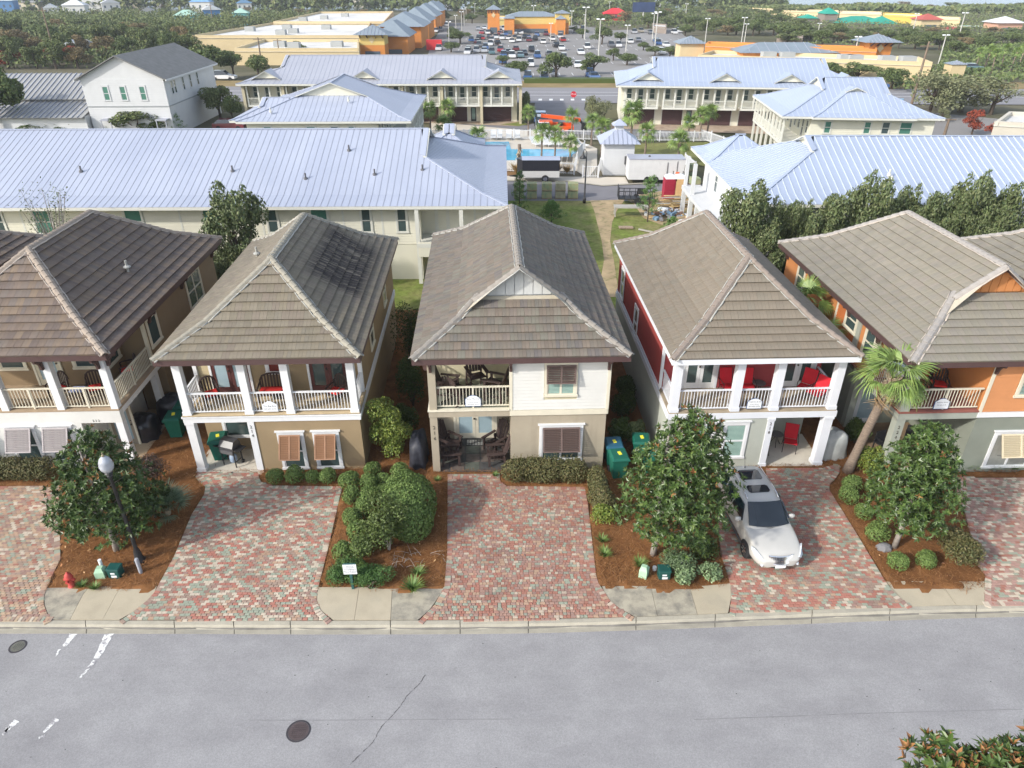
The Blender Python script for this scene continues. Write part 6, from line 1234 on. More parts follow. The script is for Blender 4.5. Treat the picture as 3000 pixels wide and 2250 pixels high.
sh('side_lawn', [(13.15, 85.29, 0), (23.10, 86.35, 0), (21.41, 73.41, 0), (17.59, 75.46, 0), (11.89, 75.46, 0)], -.035, m_lawn2)
PW = [(-3.32, 86.35, 0), (-0.38, 86.35, 0), (-0.10, 82.26, 0), (6.99, 82.26, 0), (7.48, 80.58, 0), (6.69, 79.64, 0), (6.36, 77.83, 0), (1.66, 76.52, 0), (0.00, 76.74, 0), (-1.85, 76.31, 0), (-3.12, 80.34, 0)]
coping = [((p[0] - 2.5) * 1.04 + 2.5, (p[1] - 81.5) * 1.04 + 81.5) for p in PW]; sh('pool_coping', coping, -.015, M('pool_coping', (.60, .56, .50), .8, .05)); sh('pool_water', PW, .0, M('pool_water', (.06, .40, .62), .12, .18, .6, .6))
sh('service_lane', [(-10.59, 96.36, 0), (3.46, 93.82, 0), (10.43, 90.23, 0), (23.76, 89.09, 0), (26.62, 85.29, 0), (25.16, 87.97, 0), (24.75, 93.21, 0), (12.12, 95.08, 0), (11.21, 97.68, 0), (10.58, 109.94, 0), (12.36, 124.83, 0), (4.12, 124.83, 0), (3.07, 107.90, 0), (3.54, 99.72, 0), (2.06, 97.02, 0), (-10.79, 98.35, 0)], -.05, m_lane)
sh('paver_apron', [(-12.40, 99.03, 0), (-12.72, 101.84, 0), (1.38, 100.77, 0), (2.07, 97.68, 0), (0.84, 96.36, 0)], -.03, m_bpav); sh('paver_apron', [(12.12, 95.08, 0), (13.59, 99.72, 0), (36.86, 99.72, 0), (33.87, 90.81, 0), (26.19, 92.00, 0)], -.03, m_bpav)
sh('verge', [(11.11, 99.72, 0), (11.51, 115.57, 0), (12.49, 118.35, 0), (12.97, 99.72, 0), (12.75, 96.36, 0)], -.03, m_lawn2); sh('verge', [(-1.58, 97.68, 0), (1.49, 99.72, 0), (2.07, 97.68, 0), (0.84, 96.36, 0)], -.022, m_lawn)
sh('main_road', [(-160, 120), (160, 112), (160, 129), (-160, 137)], -.044, M('road_asphalt', (.24, .235, .245), .9, .08, .15, .15)); sh('far_verge', [(-160, 137), (160, 129), (160, 139), (-160, 144)], -.05, M('dry_verge', (.26, .20, .10), .95, .25, .2, .1))
for x in (4.4, 6.1, 7.8, 9.5, 11.2): strip('road_marking', (x, 118.2), (x + .1, 119.9), .55, .55, -.04, MATS['white_paint'], 0, 1)
for y, a, b in ((127.5, -150, 150), (123.8, -150, 150)): strip('road_marking', (a, y + .025 * -a), (b, y + .025 * -b), .18, .18, -.04, MATS['white_paint'], 0, 6)
# ---------------------------------------------------------------- metal roofs
m_metal = M('blue_white_metal_roof', (.385, .42, .51), .42, .05, .25, .5, stain=((.33, .365, .46), .3, .42, .72, (1, .15, 1))); m_metalr = M('metal_roof_right', (.335, .39, .50), .38, .05, .25, .5); m_metalg = M('grey_white_metal_roof', (.36, .375, .43), .42, .05, .25, .5)
m_seam2 = M('roof_seam', (.29, .315, .38), .5, .05); m_seamw = M('pale_roof_seam', (.50, .55, .64), .5, .05); m_cwall = M('cream_siding_wall', (.65, .63, .52), .8, .05, .8, .25); m_wwall = M('white_siding_wall', (.56, .57, .58), .8, .04, .8, .25); m_ctrim = M('cream_trim_far', (.60, .60, .54), .7, .03)
def metal_roof(par, x0, x1, y0, y1, ze, zr, dgl, dgr, pw, mat, seam, single=False, kink=1.2, kz=None, wallmat=None, rib=.014, axis='x'):
 """standing seam hip roof with Dutch gables; ridge along x (or y)"""
 if axis == 'y':
  sub = thing('roof', None, None); sub.parent = par; sub.location = (x1, y0, 0); sub.rotation_euler = (0, 0, rad(90))
  return metal_roof_x(sub, 0, y1 - y0, 0, x1 - x0, ze, zr, dgl, dgr, pw, mat, seam, single, kink, kz, wallmat, rib)
 return metal_roof_x(par, x0, x1, y0, y1, ze, zr, dgl, dgr, pw, mat, seam, single, kink, kz, wallmat, rib)
def metal_roof_x(par, x0, x1, y0, y1, ze, zr, dgl, dgr, pw, mat, seam, single, kink, kz, wallmat, rib):
 hw = (y1 - y0) / 2; kz = kz or kink * (zr - ze) / hw * .62; P = [(0, ze), (kink, ze + kz), (hw, zr)]
 root = MB(); root.box(x0 + .05, y0 + .05, ze - .22, x1 - .05, y1 - .05, ze - .12); roof = root.build('roof', m_ctrim, par)
 f = MB(); f.box(x0, y0, ze - .2, x1, y0 + .04, ze - .01).box(x0, y1 - .04, ze - .2, x1, y1, ze - .01).box(x0, y0 + .04, ze - .2, x0 + .04, y1 - .04, ze - .01).box(x1 - .04, y0 + .04, ze - .2, x1, y1 - .04, ze - .01); f.build('fascia', m_ctrim, roof)
 AV = []; AF = []; SV = []; SF = []
 def run(o, u, w, L, lim):
  n = max(2, round(L / pw)); 
  for i in range(n):
   ua, ub = L * i / n, L * (i + 1) / n; fa, fb = lim(ua), lim(ub)
   if max(fa, fb) < .05: continue
   def col(uu, fm): return [seg3(o, u, w, d, interp(P, d), uu) for d in sorted({0., min(kink, fm), fm})]
   A, B = col(ua, fa), col(ub, fb); poly = A[:1] + B + A[:0:-1]
   poly = [p for k, p in enumerate(poly) if k == 0 or math.dist(p, poly[k - 1]) > 1e-5]
   # split at the kink to stay planar
   def at_(uu, d): return seg3(o, u, w, d, interp(P, d), uu)
   polys = []
   ka, kb = min(kink, fa), min(kink, fb); polys.append([at_(ua, 0), at_(ub, 0), at_(ub, kb), at_(ua, ka)])
   if fa > kink or fb > kink: polys.append([at_(ua, ka), at_(ub, kb), at_(ub, fb), at_(ua, fa)])
   rv = []
   if fa > .3:
    for d0, d1 in ((0, ka), (ka, fa)):
     if d1 - d0 < .05: continue
     p, q = Vector(at_(ua, d0)), Vector(at_(ua, d1)); hh = Vector((0, 0, rib)); e = Vector((*u, 0)) * .022
     rv.append([tuple(p - e), tuple(p + e), tuple(q + e), tuple(q - e), tuple(p - e + hh), tuple(p + e + hh), tuple(q + e + hh), tuple(q - e + hh)])
   if single:
    b = MB()
    for q in polys:
     q = [p for k, p in enumerate(q) if math.dist(p, q[k - 1]) > 1e-5]
     if len(q) > 2: b.add(q, [tuple(range(len(q)))])
    b.cur = 1
    for q in rv: b.add(q, [(4, 5, 6, 7), (0, 1, 5, 4), (1, 2, 6, 5), (3, 0, 4, 7)])
    if b.f: b.build('roof_panel', None, roof, mats=[mat, seam])
   else:
    for q in polys: k = len(AV); AV.extend(q); AF.append((k, k + 1, k + 2, k + 3))
    for q in rv: k = len(SV); SV.extend(q); SF.extend([(k + 4, k + 5, k + 6, k + 7), (k, k + 1, k + 5, k + 4), (k + 1, k + 2, k + 6, k + 5), (k + 3, k, k + 4, k + 7)])
 W = x1 - x0; D_ = y1 - y0
 def limf(u): return hw if dgl <= u <= W - dgr else min(hw, u if u < dgl else W - u)
 run((x0, y0), (1, 0), (0, 1), W, limf); run((x1, y1), (-1, 0), (0, -1), W, lambda u: limf(W - u))
 run((x1, y0), (0, 1), (-1, 0), D_, lambda u: min(u, D_ - u, dgr)); run((x0, y1), (0, -1), (1, 0), D_, lambda u: min(u, D_ - u, dgl))
 if not single:
  tag(place(np_mesh('roof_panels', AV, AF, mat), 'roof_panels', roof), kind='stuff'); tag(place(np_mesh('seams', SV, SF, seam), 'seams', roof), kind='stuff')
 ym = (y0 + y1) / 2; c = MB()
 def line(a, b, w=.16): c.bar(a, b, w, .05)
 line((x0 + dgl - .2, ym, zr + .03), (x1 - dgr + .2, ym, zr + .03))
 for xa, s, dg in ((x0, 1, dgl), (x1, -1, dgr)):
  zg = interp(P, dg); zk = interp(P, kink)
  for ya, t in ((y0, 1), (y1, -1)):
   line((xa, ya, ze + .03), (xa + s * kink, ya + t * kink, zk + .03)); line((xa + s * kink, ya + t * kink, zk + .03), (xa + s * dg, ya + t * dg, zg + .03))
  half = hw - dg
  if half > .3:
   g = MB(); xg = xa + s * (dg + .02); g.extrude([(xg, ym - half, zg), (xg, ym + half, zg), (xg, ym, zr - .02)], (s * .08, 0, 0)); g.build('gable_wall', wallmat or m_cwall, roof)
   rb = MB()
   for t in (-1, 1): rb.bar((xg - s * .25, ym + t * (half + .35), zg - .08), (xg - s * .25, ym, zr + .0), .22, .06)
   rb.build('rake_board', m_ctrim, roof); e = MB()
   for t in (-1, 1): e.add([(xg - s * .28, ym + t * (half + .35), zg + .0), (xg + s * .1, ym + t * (half + .1), zg + .08), (xg + s * .1, ym, zr + .05), (xg - s * .28, ym, zr + .05)], [(0, 1, 2, 3)])
   e.build('gable_eave', mat, roof)
 c.build('ridge_cap', mat, roof); return roof
def dormer(roof, x, y, z, w, h, L, mat, wallmat):
 """small gable let into the front slope"""
 MB().extrude([(x - w / 2, y, z), (x + w / 2, y, z), (x, y, z + h)], (0, .06, 0)).build('gable_wall', wallmat, roof); r_ = MB()
 for s in (-1, 1):
  r_.add([(x + s * (w / 2 + .35), y - .25, z - .12), (x + s * (w / 2 + .35), y + .3, z - .08), (x, y + L, z + h + .06), (x, y - .25, z + h + .06)], [(0, 1, 2, 3) if s > 0 else (3, 2, 1, 0)])
 r_.build('gable_roof', mat, roof); t = MB()
 for s in (-1, 1): t.bar((x + s * (w / 2 + .34), y - .27, z - .2), (x, y - .27, z + h - .03), .18, .05)
 t.build('rake_board', m_ctrim, roof)
def pipes(par, pts, mat=None):
 for p in pts: MB().tube([(p[0], p[1], p[2] - .15), (p[0], p[1], p[2] + .35)], .06, 6).lathe([(.14, -.05), (.12, .08)], 8, p).build('vent_pipe', mat or m_ctrim, par)
def clap(par, x0, x1, y, z0, z1, mat, pitch=.2, n=None):
 """clapboard courses of a far wall, joined: far too thin to pick apart"""
 b = MB(); k = n or max(1, int((z1 - z0) / pitch)); p = (z1 - z0) / k
 for i in range(k): za = z0 + i * p; b.add([(x0, y - .03, za), (x1, y - .03, za), (x1, y - .008, za + p), (x0, y - .008, za + p)], [(0, 1, 2, 3)])
 return tag(b.build('siding', mat, par), kind='stuff')
m_gblind = M('green_blind_window', (.07, .19, .145), .25, .15, .5, .5); m_garage = M('brown_garage_door', (.075, .04, .04), .6, .08, 2, .3)
def balcony_row(par, xs, y, zd, ztop, depth, mat, gar=True, zg=0., nb=3, chairs=True):
 """porches two storeys high; xs = bay limits along x, outside is -y"""
 for i, (a, b) in enumerate(xs):
  f = MB(); f.box(a, y - depth, zd - .25, b, y, zd); f.build('balcony_floor', m_ctrim, par)
  n = nb + 1; pst = MB().box(-.09, -.09, zd, .09, .09, ztop).mesh('post', m_ctrim)
  for k in range(n):
   place(pst, 'post', par, (a + .12 + (b - a - .24) * k / nb, y - depth + .1, 0))
  rl = MB(); rl.box(a, y - depth + .06, zd + .78, b, y - depth + .14, zd + .85); rl.box(a, y - depth + .08, zd + .08, b, y - depth + .12, zd + .13); m = int((b - a) / .16)
  for k in range(m): xx = a + (b - a) * (k + .5) / m; rl.box(xx - .018, y - depth + .085, zd + .13, xx + .018, y - depth + .115, zd + .78)
  rl.build('railing', m_ctrim, par)
  q = (b - a) / nb
  for k in range(nb):
   window(par, a + q * (k + .5) - .32, y, zd + .25 if k == 1 else zd + .75, 0, .64, 1.7 if k == 1 else 1.25, m_ctrim)
  if gar:
   gw = min(b - a - .5, 2.6 if i % 2 else 3.9); ga = a + .25
   g = MB(); g.box(ga, y - .04, zg, ga + gw, y, zg + 1.85); go = g.build('garage_door', m_garage, par)
   for k in range(4): MB().box(ga + .04, y - .065, zg + .04 + k * .45, ga + gw - .04, y - .04, zg + .46 + k * .45 - .03).build('panel', m_garage, go)
   MB().box(ga - .12, y - .07, zg, ga, y, zg + 2.0).box(ga + gw, y - .07, zg, ga + gw + .12, y, zg + 2.0).box(ga, y - .07, zg + 1.85, ga + gw, y, zg + 2.0).build('garage_frame', m_ctrim, par)
   if gw < 3: door(par, ga + gw + .5, y, zg, 0, .7, 1.8, m_ctrim, m_black, 1, m_glassb, False)
def bld(name, lab, loc, rot): h = thing(name, lab, 'building', loc, rad(rot)); h.matrix_basis = Matrix.Translation(loc) @ Matrix.Rotation(rad(rot), 4, 'Z'); return h
# long white building at the left, right behind the tiled roofs
B1 = bld('long_white_building', 'long cream building with pale blue metal roof filling the left, directly behind the tiled houses', (-40, 42.6, 0), .8)
metal_roof(B1, 0, 39.75, -.9, 16.4, 4.95, 7.85, 3, 5.6, .42, m_metal, m_seam2, True, 1.5)
MB().box(.5, 0, -.1, 34.3, 15.6, 4.80).box(34.3, 1.2, -.1, 39.2, 15.6, 4.80).build('wall', m_cwall, B1); clap(B1, .5, 34.3, -.005, 2.3, 4.7, m_cwall, .17); clap(B1, 34.3, 39.2, 1.195, .1, 4.7, m_cwall, .17)
for xa in (2.5, 9.8, 14.5, 19.5, 24.5, 29.5): MB().box(xa, -.035, 2.3, xa + .12, -.0, 4.78).box(xa + 2.4, -.036, 2.3, xa + 2.52, 0, 4.78).build('trim_board', m_ctrim, B1)
for i, (xa, w, g) in enumerate(((1.6, .9, 1), (4.7, .95, 1), (8.0, .7, 0), (10.6, 1.0, 1), (16.2, 1.0, 1), (21.0, 1.0, 1), (24.9, .6, 0), (27.6, 1.0, 1), (30.7, .55, 0), (32.9, .55, 0))): window(B1, xa, -.03, 3.1, 0, w, 1.45, m_ctrim, mull=0, glass=m_gblind if g else m_glass)
MB().box(34.1, -.9, 2.35, 39.4, 1.2, 2.6).build('balcony_floor', m_ctrim, B1); MB().box(34.2, -.88, 1.75, 39.3, -.8, 2.7).build('balcony_parapet', m_cwall, B1)
for xa in (34.2, 36.9, 39.2): MB().box(xa - .12, -.85, 2.61, xa + .12, -.6, 4.74).box(xa - .12, -.8, -.1, xa + .12, -.58, 2.34).build('post', m_ctrim, B1)
door(B1, 35.2, 1.2, 2.62, 0, .75, 1.95, m_ctrim, m_ctrim, 1, m_gblind, False); window(B1, 37.7, 1.2, 3.2, 0, .7, 1.3, m_ctrim, glass=m_gblind); door(B1, 34.9, 1.2, .05, 0, .8, 1.95, m_ctrim, m_ctrim, 1, m_gblind, False)
pipes(B1, ((12.6, 3.0, 6.15), (22.2, 3.0, 6.15), (27.0, 2.2, 5.85), (29.3, 5.2, 6.95), (31.3, 2.6, 6.0), (34.3, 3.1, 6.15)), M('dark_vent', (.14, .14, .15), .6, .1))
metal_roof(B1, 32.5, 38.0, 12.5, 19.5, 4.9, 6.7, 2.6, 2.6, .42, m_metal, m_seam2, False, .8)
# right hand long building
B2 = bld('long_white_building', 'long pale building with blue striped metal roof at the right, behind dark green trees', (14.3, 42.6, 0), -.6)
metal_roof(B2, 0, 40, 0, 14.2, 4.95, 7.6, 5.6, 4, .46, m_metalr, m_seamw, True, 1.2, rib=.05)
MB().box(.6, .6, -.1, 39.4, 13.6, 4.8).build('wall', m_wwall, B2); clap(B2, .6, 39.4, .595, 0, 4.7, m_wwall)
for ya in (2.2, 9.4): window(B2, .6, ya + .7, 3.1, rad(-90), .7, 1.5, m_wwall)
MB().box(-.9, 10.2, 2.2, .6, 14.2, 2.5).box(-.9, 1.5, 2.25, .6, 10.2, 2.5).build('balcony_floor', m_wwall, B2)
for ya in (2.0, 4.4, 6.8, 9.2, 11.4, 14.0): MB().box(-.85, ya - .16, -.1, -.55, ya + .16, 2.22).build('column', m_wwall, B2)
for ya in (11.4, 14.0): MB().box(-.8, ya - .13, 2.5, -.55, ya + .13, 4.76).build('post', m_wwall, B2)
for ya in (3.2, 6.0): MB().box(.57, ya, .1, .6, ya + 1.1, 1.95).build('opening', m_glassb, B2)
pipes(B2, ((9.5, 2.8, 6.05), (9.4, 2.2, 5.8), (21.3, 1.6, 5.6), (27, 2.0, 5.75)), m_ctrim)
metal_roof(B2, .02, 6, 10.8, 16.6, 4.92, 6.45, 2.8, 2.8, .46, m_metalr, m_seamw, False, .8)
# second building left (ridge runs away from the viewer)
B3 = bld('cream_building', 'cream building with metal hip roof and a side porch, left of the pool', (-26.2, 70.4, 0), 1)
metal_roof(B3, .0, 16.6, 0, 17, 4.95, 7.75, 5.0, 5.0, .5, m_metal, m_seam2, False, 1.2, axis='y')
MB().box(.8, .6, -.1, 13.3, 16.4, 4.8).build('wall', m_cwall, B3); clap(B3, .8, 13.3, .595, 0, 4.7, m_cwall, .18)
for xa, w, g in ((8.5, .8, 1), (10.8, .7, 0), (12.5, .55, 1), (4.4, .7, 1)): window(B3, xa - 2, .57, 3.2, 0, w, 1.2, m_ctrim, glass=m_gblind if g else m_glass)
balcony = thing('side_porch', None, None); balcony.parent = B3; balcony.location = (13.3, .8, 0); balcony.rotation_euler = (0, 0, rad(90)); balcony_row(balcony, ((0, 5.2), (5.2, 10.4), (10.4, 15.4)), 0, 2.4, 4.75, 2.9, m_ctrim, gar=False)
for k in range(7): MB().box(k * 2.5, -2.85, -.1, k * 2.5 + .22, -2.6, 2.15).build('column', m_ctrim, balcony)
pipes(B3, ((3, 1.6, 5.6), (10.2, 3.5, 6.3)), m_ctrim)
metal_roof(B3, -.9, 7.0, .9, 9, 4.9, 6.4, 2.6, 2.6, .5, m_metal, m_seam2, False, .9)
# right counterpart
B4 = bld('cream_building', 'cream building with blue metal roof and long white balcony facing the pool, at right', (26.6, 73.4, 0), -5)
metal_roof(B4, 0, 15.4, 0, 14.2, 4.95, 7.75, 5.0, 4.4, .55, m_metalr, m_seamw, False, 1.2)
metal_roof(B4, 2.8, 12.6, -.5, 12, 4.97, 7.2, 4.2, 4.2, .55, m_metalr, m_seamw, False, 1.0, axis='y')
MB().box(3.0, .6, -.1, 14.8, 13.6, 4.8).build('wall', m_cwall, B4); clap(B4, 3.0, 14.8, .595, 0, 4.7, m_cwall, .18)
for xa, w, g in ((4.4, .6, 1), (8.2, .6, 1), (9.9, .7, 0), (11.6, 1.1, 1)): window(B4, xa, .57, 3.35, 0, w, 1.1, m_ctrim, glass=m_gblind if g else m_glass)
balcony = thing('side_porch', None, None); balcony.parent = B4; balcony.location = (3.0, 14.0, 0); balcony.rotation_euler = (0, 0, rad(-90)); balcony_row(balcony, ((0, 4.4), (4.4, 8.8), (8.8, 13.2)), 0, 2.4, 4.75, 2.6, m_ctrim, gar=False)
for k in range(7): MB().box(k * 2.18, -2.5, -.1, k * 2.18 + .22, -2.28, 2.15).build('column', m_ctrim, balcony)
# third row: terraces with garages
B5 = bld('terrace_building', 'long cream terrace with garages below white balconies, at the left beyond the pool', (-35.2, 97.0, 0), .6)
r5 = metal_roof(B5, 0, 36.5, 0, 16, 4.95, 7.6, 5, 5, .6, m_metalg, m_seam2, False, 1.8)
MB().box(.6, 2.4, -.1, 35.9, 15.4, 4.8).build('wall', m_cwall, B5); xs = [(.9 + 5.1 * i, 5.5 + 5.1 * i) for i in range(6)] + [(31.0, 35.4)]; balcony_row(B5, xs, 2.4, 2.35, 4.76, 1.7, m_ctrim)
for i in range(8): MB().box(.45 + 5.1 * i, .55, -.1, .8 + 5.1 * i, 2.4, 4.9).build('party_wall', M('tan_party_wall', (.47, .42, .29), .8, .05), B5)
for x in (3.2, 15.8, 25.8, 33.2): dormer(r5, x + .3, 1.6, 5.45, 3.2, .85, 3.0, m_metalg, m_cwall)
B6 = bld('terrace_building', 'long cream terrace with garages below white balconies, right of the side street', (13.1, 95.8, 0), -6)
r6 = metal_roof(B6, 0, 31.5, 0, 15, 4.95, 7.6, 5, 5, .6, m_metalr, m_seamw, False, 1.8)
MB().box(.8, 2.4, -.1, 30.9, 14.4, 4.8).build('wall', m_cwall, B6); xs = [(1.1 + 4.9 * i, 5.5 + 4.9 * i) for i in range(6)]; balcony_row(B6, xs, 2.4, 2.35, 4.76, 1.7, m_ctrim)
for x in (4.0, 13.6, 21.5, 28.3): dormer(r6, x, 1.6, 5.45, 3.2, .85, 3.0, m_metalr, m_cwall)
for ya in (4.4, 7.0, 10): window(B6, .8, ya, 3.0, rad(-90), .6, 1.4, m_ctrim)
# big white building far left
B7 = bld('white_gabled_building', 'big white sided two storey building with grey gable roof at the upper left', (-50.6, 89.6, 0), 1.5)
MB().add([(0, 0, -.1), (9.6, 0, -.1), (9.6, 17, -.1), (0, 17, -.1), (0, 0, 6.55), (9.6, 0, 6.55), (9.6, 17, 6.55), (0, 17, 6.55), (4.8, 0, 8.85), (4.8, 17, 8.85)], [(0, 1, 5, 8, 4), (1, 2, 6, 5), (2, 3, 7, 9, 6), (3, 0, 4, 7)]).build('wall', m_wwall, B7)
clap(B7, 0, 9.6, -.002, 0, 3.3, m_wwall, .24); clap(B7, 0, 9.6, -.002, 3.45, 6.5, m_wwall, .24); MB().box(-.02, -.06, 3.32, 9.62, 0, 3.44).box(9.6, -.06, 3.32, 9.66, 17, 3.44).build('belt_course', M('grey_belt', (.30, .32, .33), .7, .05), B7)
rf = MB()
for s, xa in ((1, -.5), (-1, 10.1)): rf.add([(xa, -.5, 6.42), (xa, 17.5, 6.42), (4.8, 17.5, 8.98), (4.8, -.5, 8.98), (xa, -.5, 6.3), (xa, 17.5, 6.3), (4.8, 17.5, 8.86), (4.8, -.5, 8.86)], [(3, 2, 1, 0) if s > 0 else (0, 1, 2, 3), (0, 1, 5, 4), (0, 3, 7, 4), (1, 2, 6, 5)])
rf.build('roof', M('grey_shingle_roof', (.19, .19, .185), .9, .15, 1.5, .2, bump=.3, bscale=12), B7); MB().box(-.55, -.52, 6.2, -.45, 17.5, 6.4).build('gutter', m_wwall, B7); MB().box(10.05, -.52, 6.2, 10.15, 17.5, 6.4).build('gutter', m_wwall, B7)
for xa in (2.3, 4.3, 6.6): window(B7, xa, -.035, 4.1, 0, .62, 1.5, m_wwall, glass=m_gblind)
for ya in (1.8, 2.7, 5.4, 7.8, 10.3): window(B7, 9.6, ya, 4.5, rad(90), .55, 1.5, m_wwall)
for xa in (1.5, 8.0): MB().box(xa, -1.1, 1.9, xa + 1.3, 0, 2.05).bar((xa + .1, -1.0, 0), (xa + .1, -1.0, 1.9), .1).bar((xa + 1.2, -1.0, 0), (xa + 1.2, -1.0, 1.9), .1).build('door_canopy', m_metalg, B7)
B8 = bld('metal_roofed_annex', 'low building with grey striped metal roof beside the white building at the left edge', (-74, 88.2, 0), 1.5)
MB().box(0, 0, -.1, 23.2, 16, 2.4).box(0, 4.4, 2.4, 23.2, 16, 3.6).build('wall', m_wwall, B8)
m_mgr = M('grey_metal_sheet', (.33, .33, .315), .5, .06, .4, .4)
def lean(par, x0, x1, ya, yb, za, zb, pw, mat, seam):
 n = int((x1 - x0) / pw); ro = MB().add([(x0, ya, za - .1), (x1, ya, za - .1), (x1, yb, zb - .1), (x0, yb, zb - .1)], [(0, 1, 2, 3)]).build('roof', mat, par)
 b = MB(); c = MB()
 for i in range(n): xa = x0 + (x1 - x0) * i / n; c.add([(xa, ya, za - .02), (xa + pw, ya, za - .02), (xa + pw, yb, zb - .02), (xa, yb, zb - .02)], [(0, 1, 2, 3)]); b.bar((xa, ya, za + .02), (xa, yb, zb + .02), .08, .09)
 tag(c.build('roof_panels', mat, ro), kind='stuff'); tag(b.build('seams', seam, ro), kind='stuff')
lean(B8, -.3, 23.1, -.5, 4.4, 2.35, 3.55, .62, m_mgr, m_seam2); lean(B8, -.3, 23.1, 4.1, 10.5, 3.75, 6.0, .62, m_mgr, m_seam2); lean(B8, -.3, 23.1, 16.5, 10.5, 3.75, 6.0, .62, m_mgr, m_seam2)
# ---------------------------------------------------------------- fences, pool things
m_fw = M('white_fence', (.66, .67, .68), .6, .03)
def picket(lab, pts, h=1.15, pitch=.16, grp=None):
 t = thing('picket_fence', lab, 'fence', (0, 0, 0), 0, grp); pm = MB().box(-.05, -.05, 0, .05, .05, h + .08).mesh('post', m_fw); rl = MB(); bl = MB()
 for a, b in zip(pts, pts[1:]):
  a, b = Vector(a[:2]), Vector(b[:2]); L = (b - a).length; n = max(1, round(L / 2.2)); d = (b - a) / L
  for k in range(n + 1): place(pm, 'post', t, (*(a + d * L * k / n), 0))
  for z in (.18, h - .1): rl.bar((*a, z), (*b, z), .05)
  m = int(L / pitch)
  for k in range(m): p = a + d * L * (k + .5) / m; bl.box(p.x - .022, p.y - .022, .08, p.x + .022, p.y + .022, h)
 rl.build('rail', m_fw, t); tag(bl.build('pickets', m_fw, t), kind='stuff'); return t
picket('white picket fence along the far side of the pool', [(-9.67, 87.15, 0), (-1.71, 87.70, 0), (6.01, 87.43, 0), (8.46, 87.15, 0)]); picket('white picket fence behind the pool house and lawn', [(8.46, 87.15, 0), (13.33, 86.61, 0), (23.37, 86.35, 0)]); picket('white picket fence running back towards the right hand balcony building', [(22.39, 87.97, 0), (23.94, 83.25, 0), (24.73, 80.34, 0)])
picket('white picket fence between the trailers and the pool', [(-2.13, 71.84, 0), (0.41, 71.46, 0), (4.52, 70.71, 0), (6.09, 70.33, 0)]); picket('white picket fence along the path to the pool house', [(6.09, 70.33, 0), (6.98, 76.96, 0), (8.01, 80.81, 0)]); picket('short white picket gate in front of the pool house', [(6.81, 69.24, 0), (8.33, 69.24, 0), (8.83, 72.23, 0)]); picket('white picket fence right of the white trailer', [(16.76, 71.46, 0), (17.98, 70.71, 0), (17.80, 74.63, 0)])
t = thing('pool_house', 'small white pool house with a cupola on its metal roof', 'hut', (8.95, 70.6, 0), -.02); MB().box(0, 0, -.1, 2.9, 3.0, 3.0).build('wall', m_wwall, t); clap(t, 0, 2.9, -.003, 0, 2.9, m_wwall, .22)
MB().add([(-.5, -.5, 2.95), (3.4, -.5, 2.95), (3.4, 3.5, 2.95), (-.5, 3.5, 2.95), (1.05, 1.1, 4.0), (1.85, 1.1, 4.0), (1.85, 1.9, 4.0), (1.05, 1.9, 4.0)], [(3, 2, 1, 0), (0, 1, 5, 4), (1, 2, 6, 5), (2, 3, 7, 6), (3, 0, 4, 7), (4, 5, 6, 7)]).build('roof', m_metal, t)
sm = MB()
for i in range(1, 9): x = -.5 + 3.9 * i / 9; f_ = min(1, min(x + .5, 3.4 - x) / 1.55); sm.bar((x, -.5, 2.98), (x, -.5 + 1.6 * f_, 2.98 + 1.05 * f_), .035, .05)
sm.build('seams', m_seam2, t); MB().box(1.05, 1.1, 3.9, 1.85, 1.9, 4.45).build('cupola', m_wwall, t); MB().add([(.75, .8, 4.42), (2.15, .8, 4.42), (2.15, 2.2, 4.42), (.75, 2.2, 4.42), (1.45, 1.5, 4.95)], [(3, 2, 1, 0), (0, 1, 4), (1, 2, 4), (2, 3, 4), (3, 0, 4)]).build('cupola_roof', m_metal, t); MB().box(2.0, -.16, 1.0, 2.35, 0, 1.75).build('meter_box', m_plastic, t)
m_sling = M('pool_sling', (.66, .67, .66), .8, .05)
def lounger(lab, loc, rz, mat, grp):
 t = thing('pool_chair', lab, 'pool chair', loc, rz, grp); MB().add([(-.3, -.9, .3), (.3, -.9, .3), (.3, .1, .32), (-.3, .1, .32), (-.3, .7, .95), (.3, .7, .95)], [(0, 1, 2, 3), (3, 2, 5, 4)]).build('sling', mat, t); b = MB()
 for x in (-.3, .3): b.bar((x, -.9, .3), (x, .1, .32), .04).bar((x, .1, .32), (x, .7, .95), .04).bar((x, -.7, 0), (x, -.7, .3), .04).bar((x, .3, 0), (x, .2, .4), .04)
 b.build('frame', m_fw, t); return t
for p in ((-4.88, 87.97, 0), (-4.04, 87.97, 0), (-2.22, 87.97, 0), (-1.50, 87.97, 0), (-0.39, 87.97, 0), (0.66, 87.97, 0)): lounger('white pool chair in the row against the far picket fence', p, 0, m_sling, 'white pool chairs')
for p in ((2.60, 84.00, 0), (3.51, 84.00, 0), (4.09, 84.00, 0), (4.78, 84.00, 0), (5.21, 84.00, 0)): lounger('white pool lounger between the palms on the far right side of the pool', p, .5, m_sling, 'white loungers')
for p in ((3.83, 74.63, 0), (4.35, 74.63, 0), (4.83, 74.63, 0), (5.36, 74.63, 0), (5.93, 74.63, 0)): lounger('grey pool chair on the near deck between the palms', p, math.pi, M('grey_sling', (.17, .17, .17), .8, .1), 'grey pool chairs')
lounger('white chair in the deck corner beside the steps left of the pool house', (7.86, 83.25, 0), 1, m_sling, None)
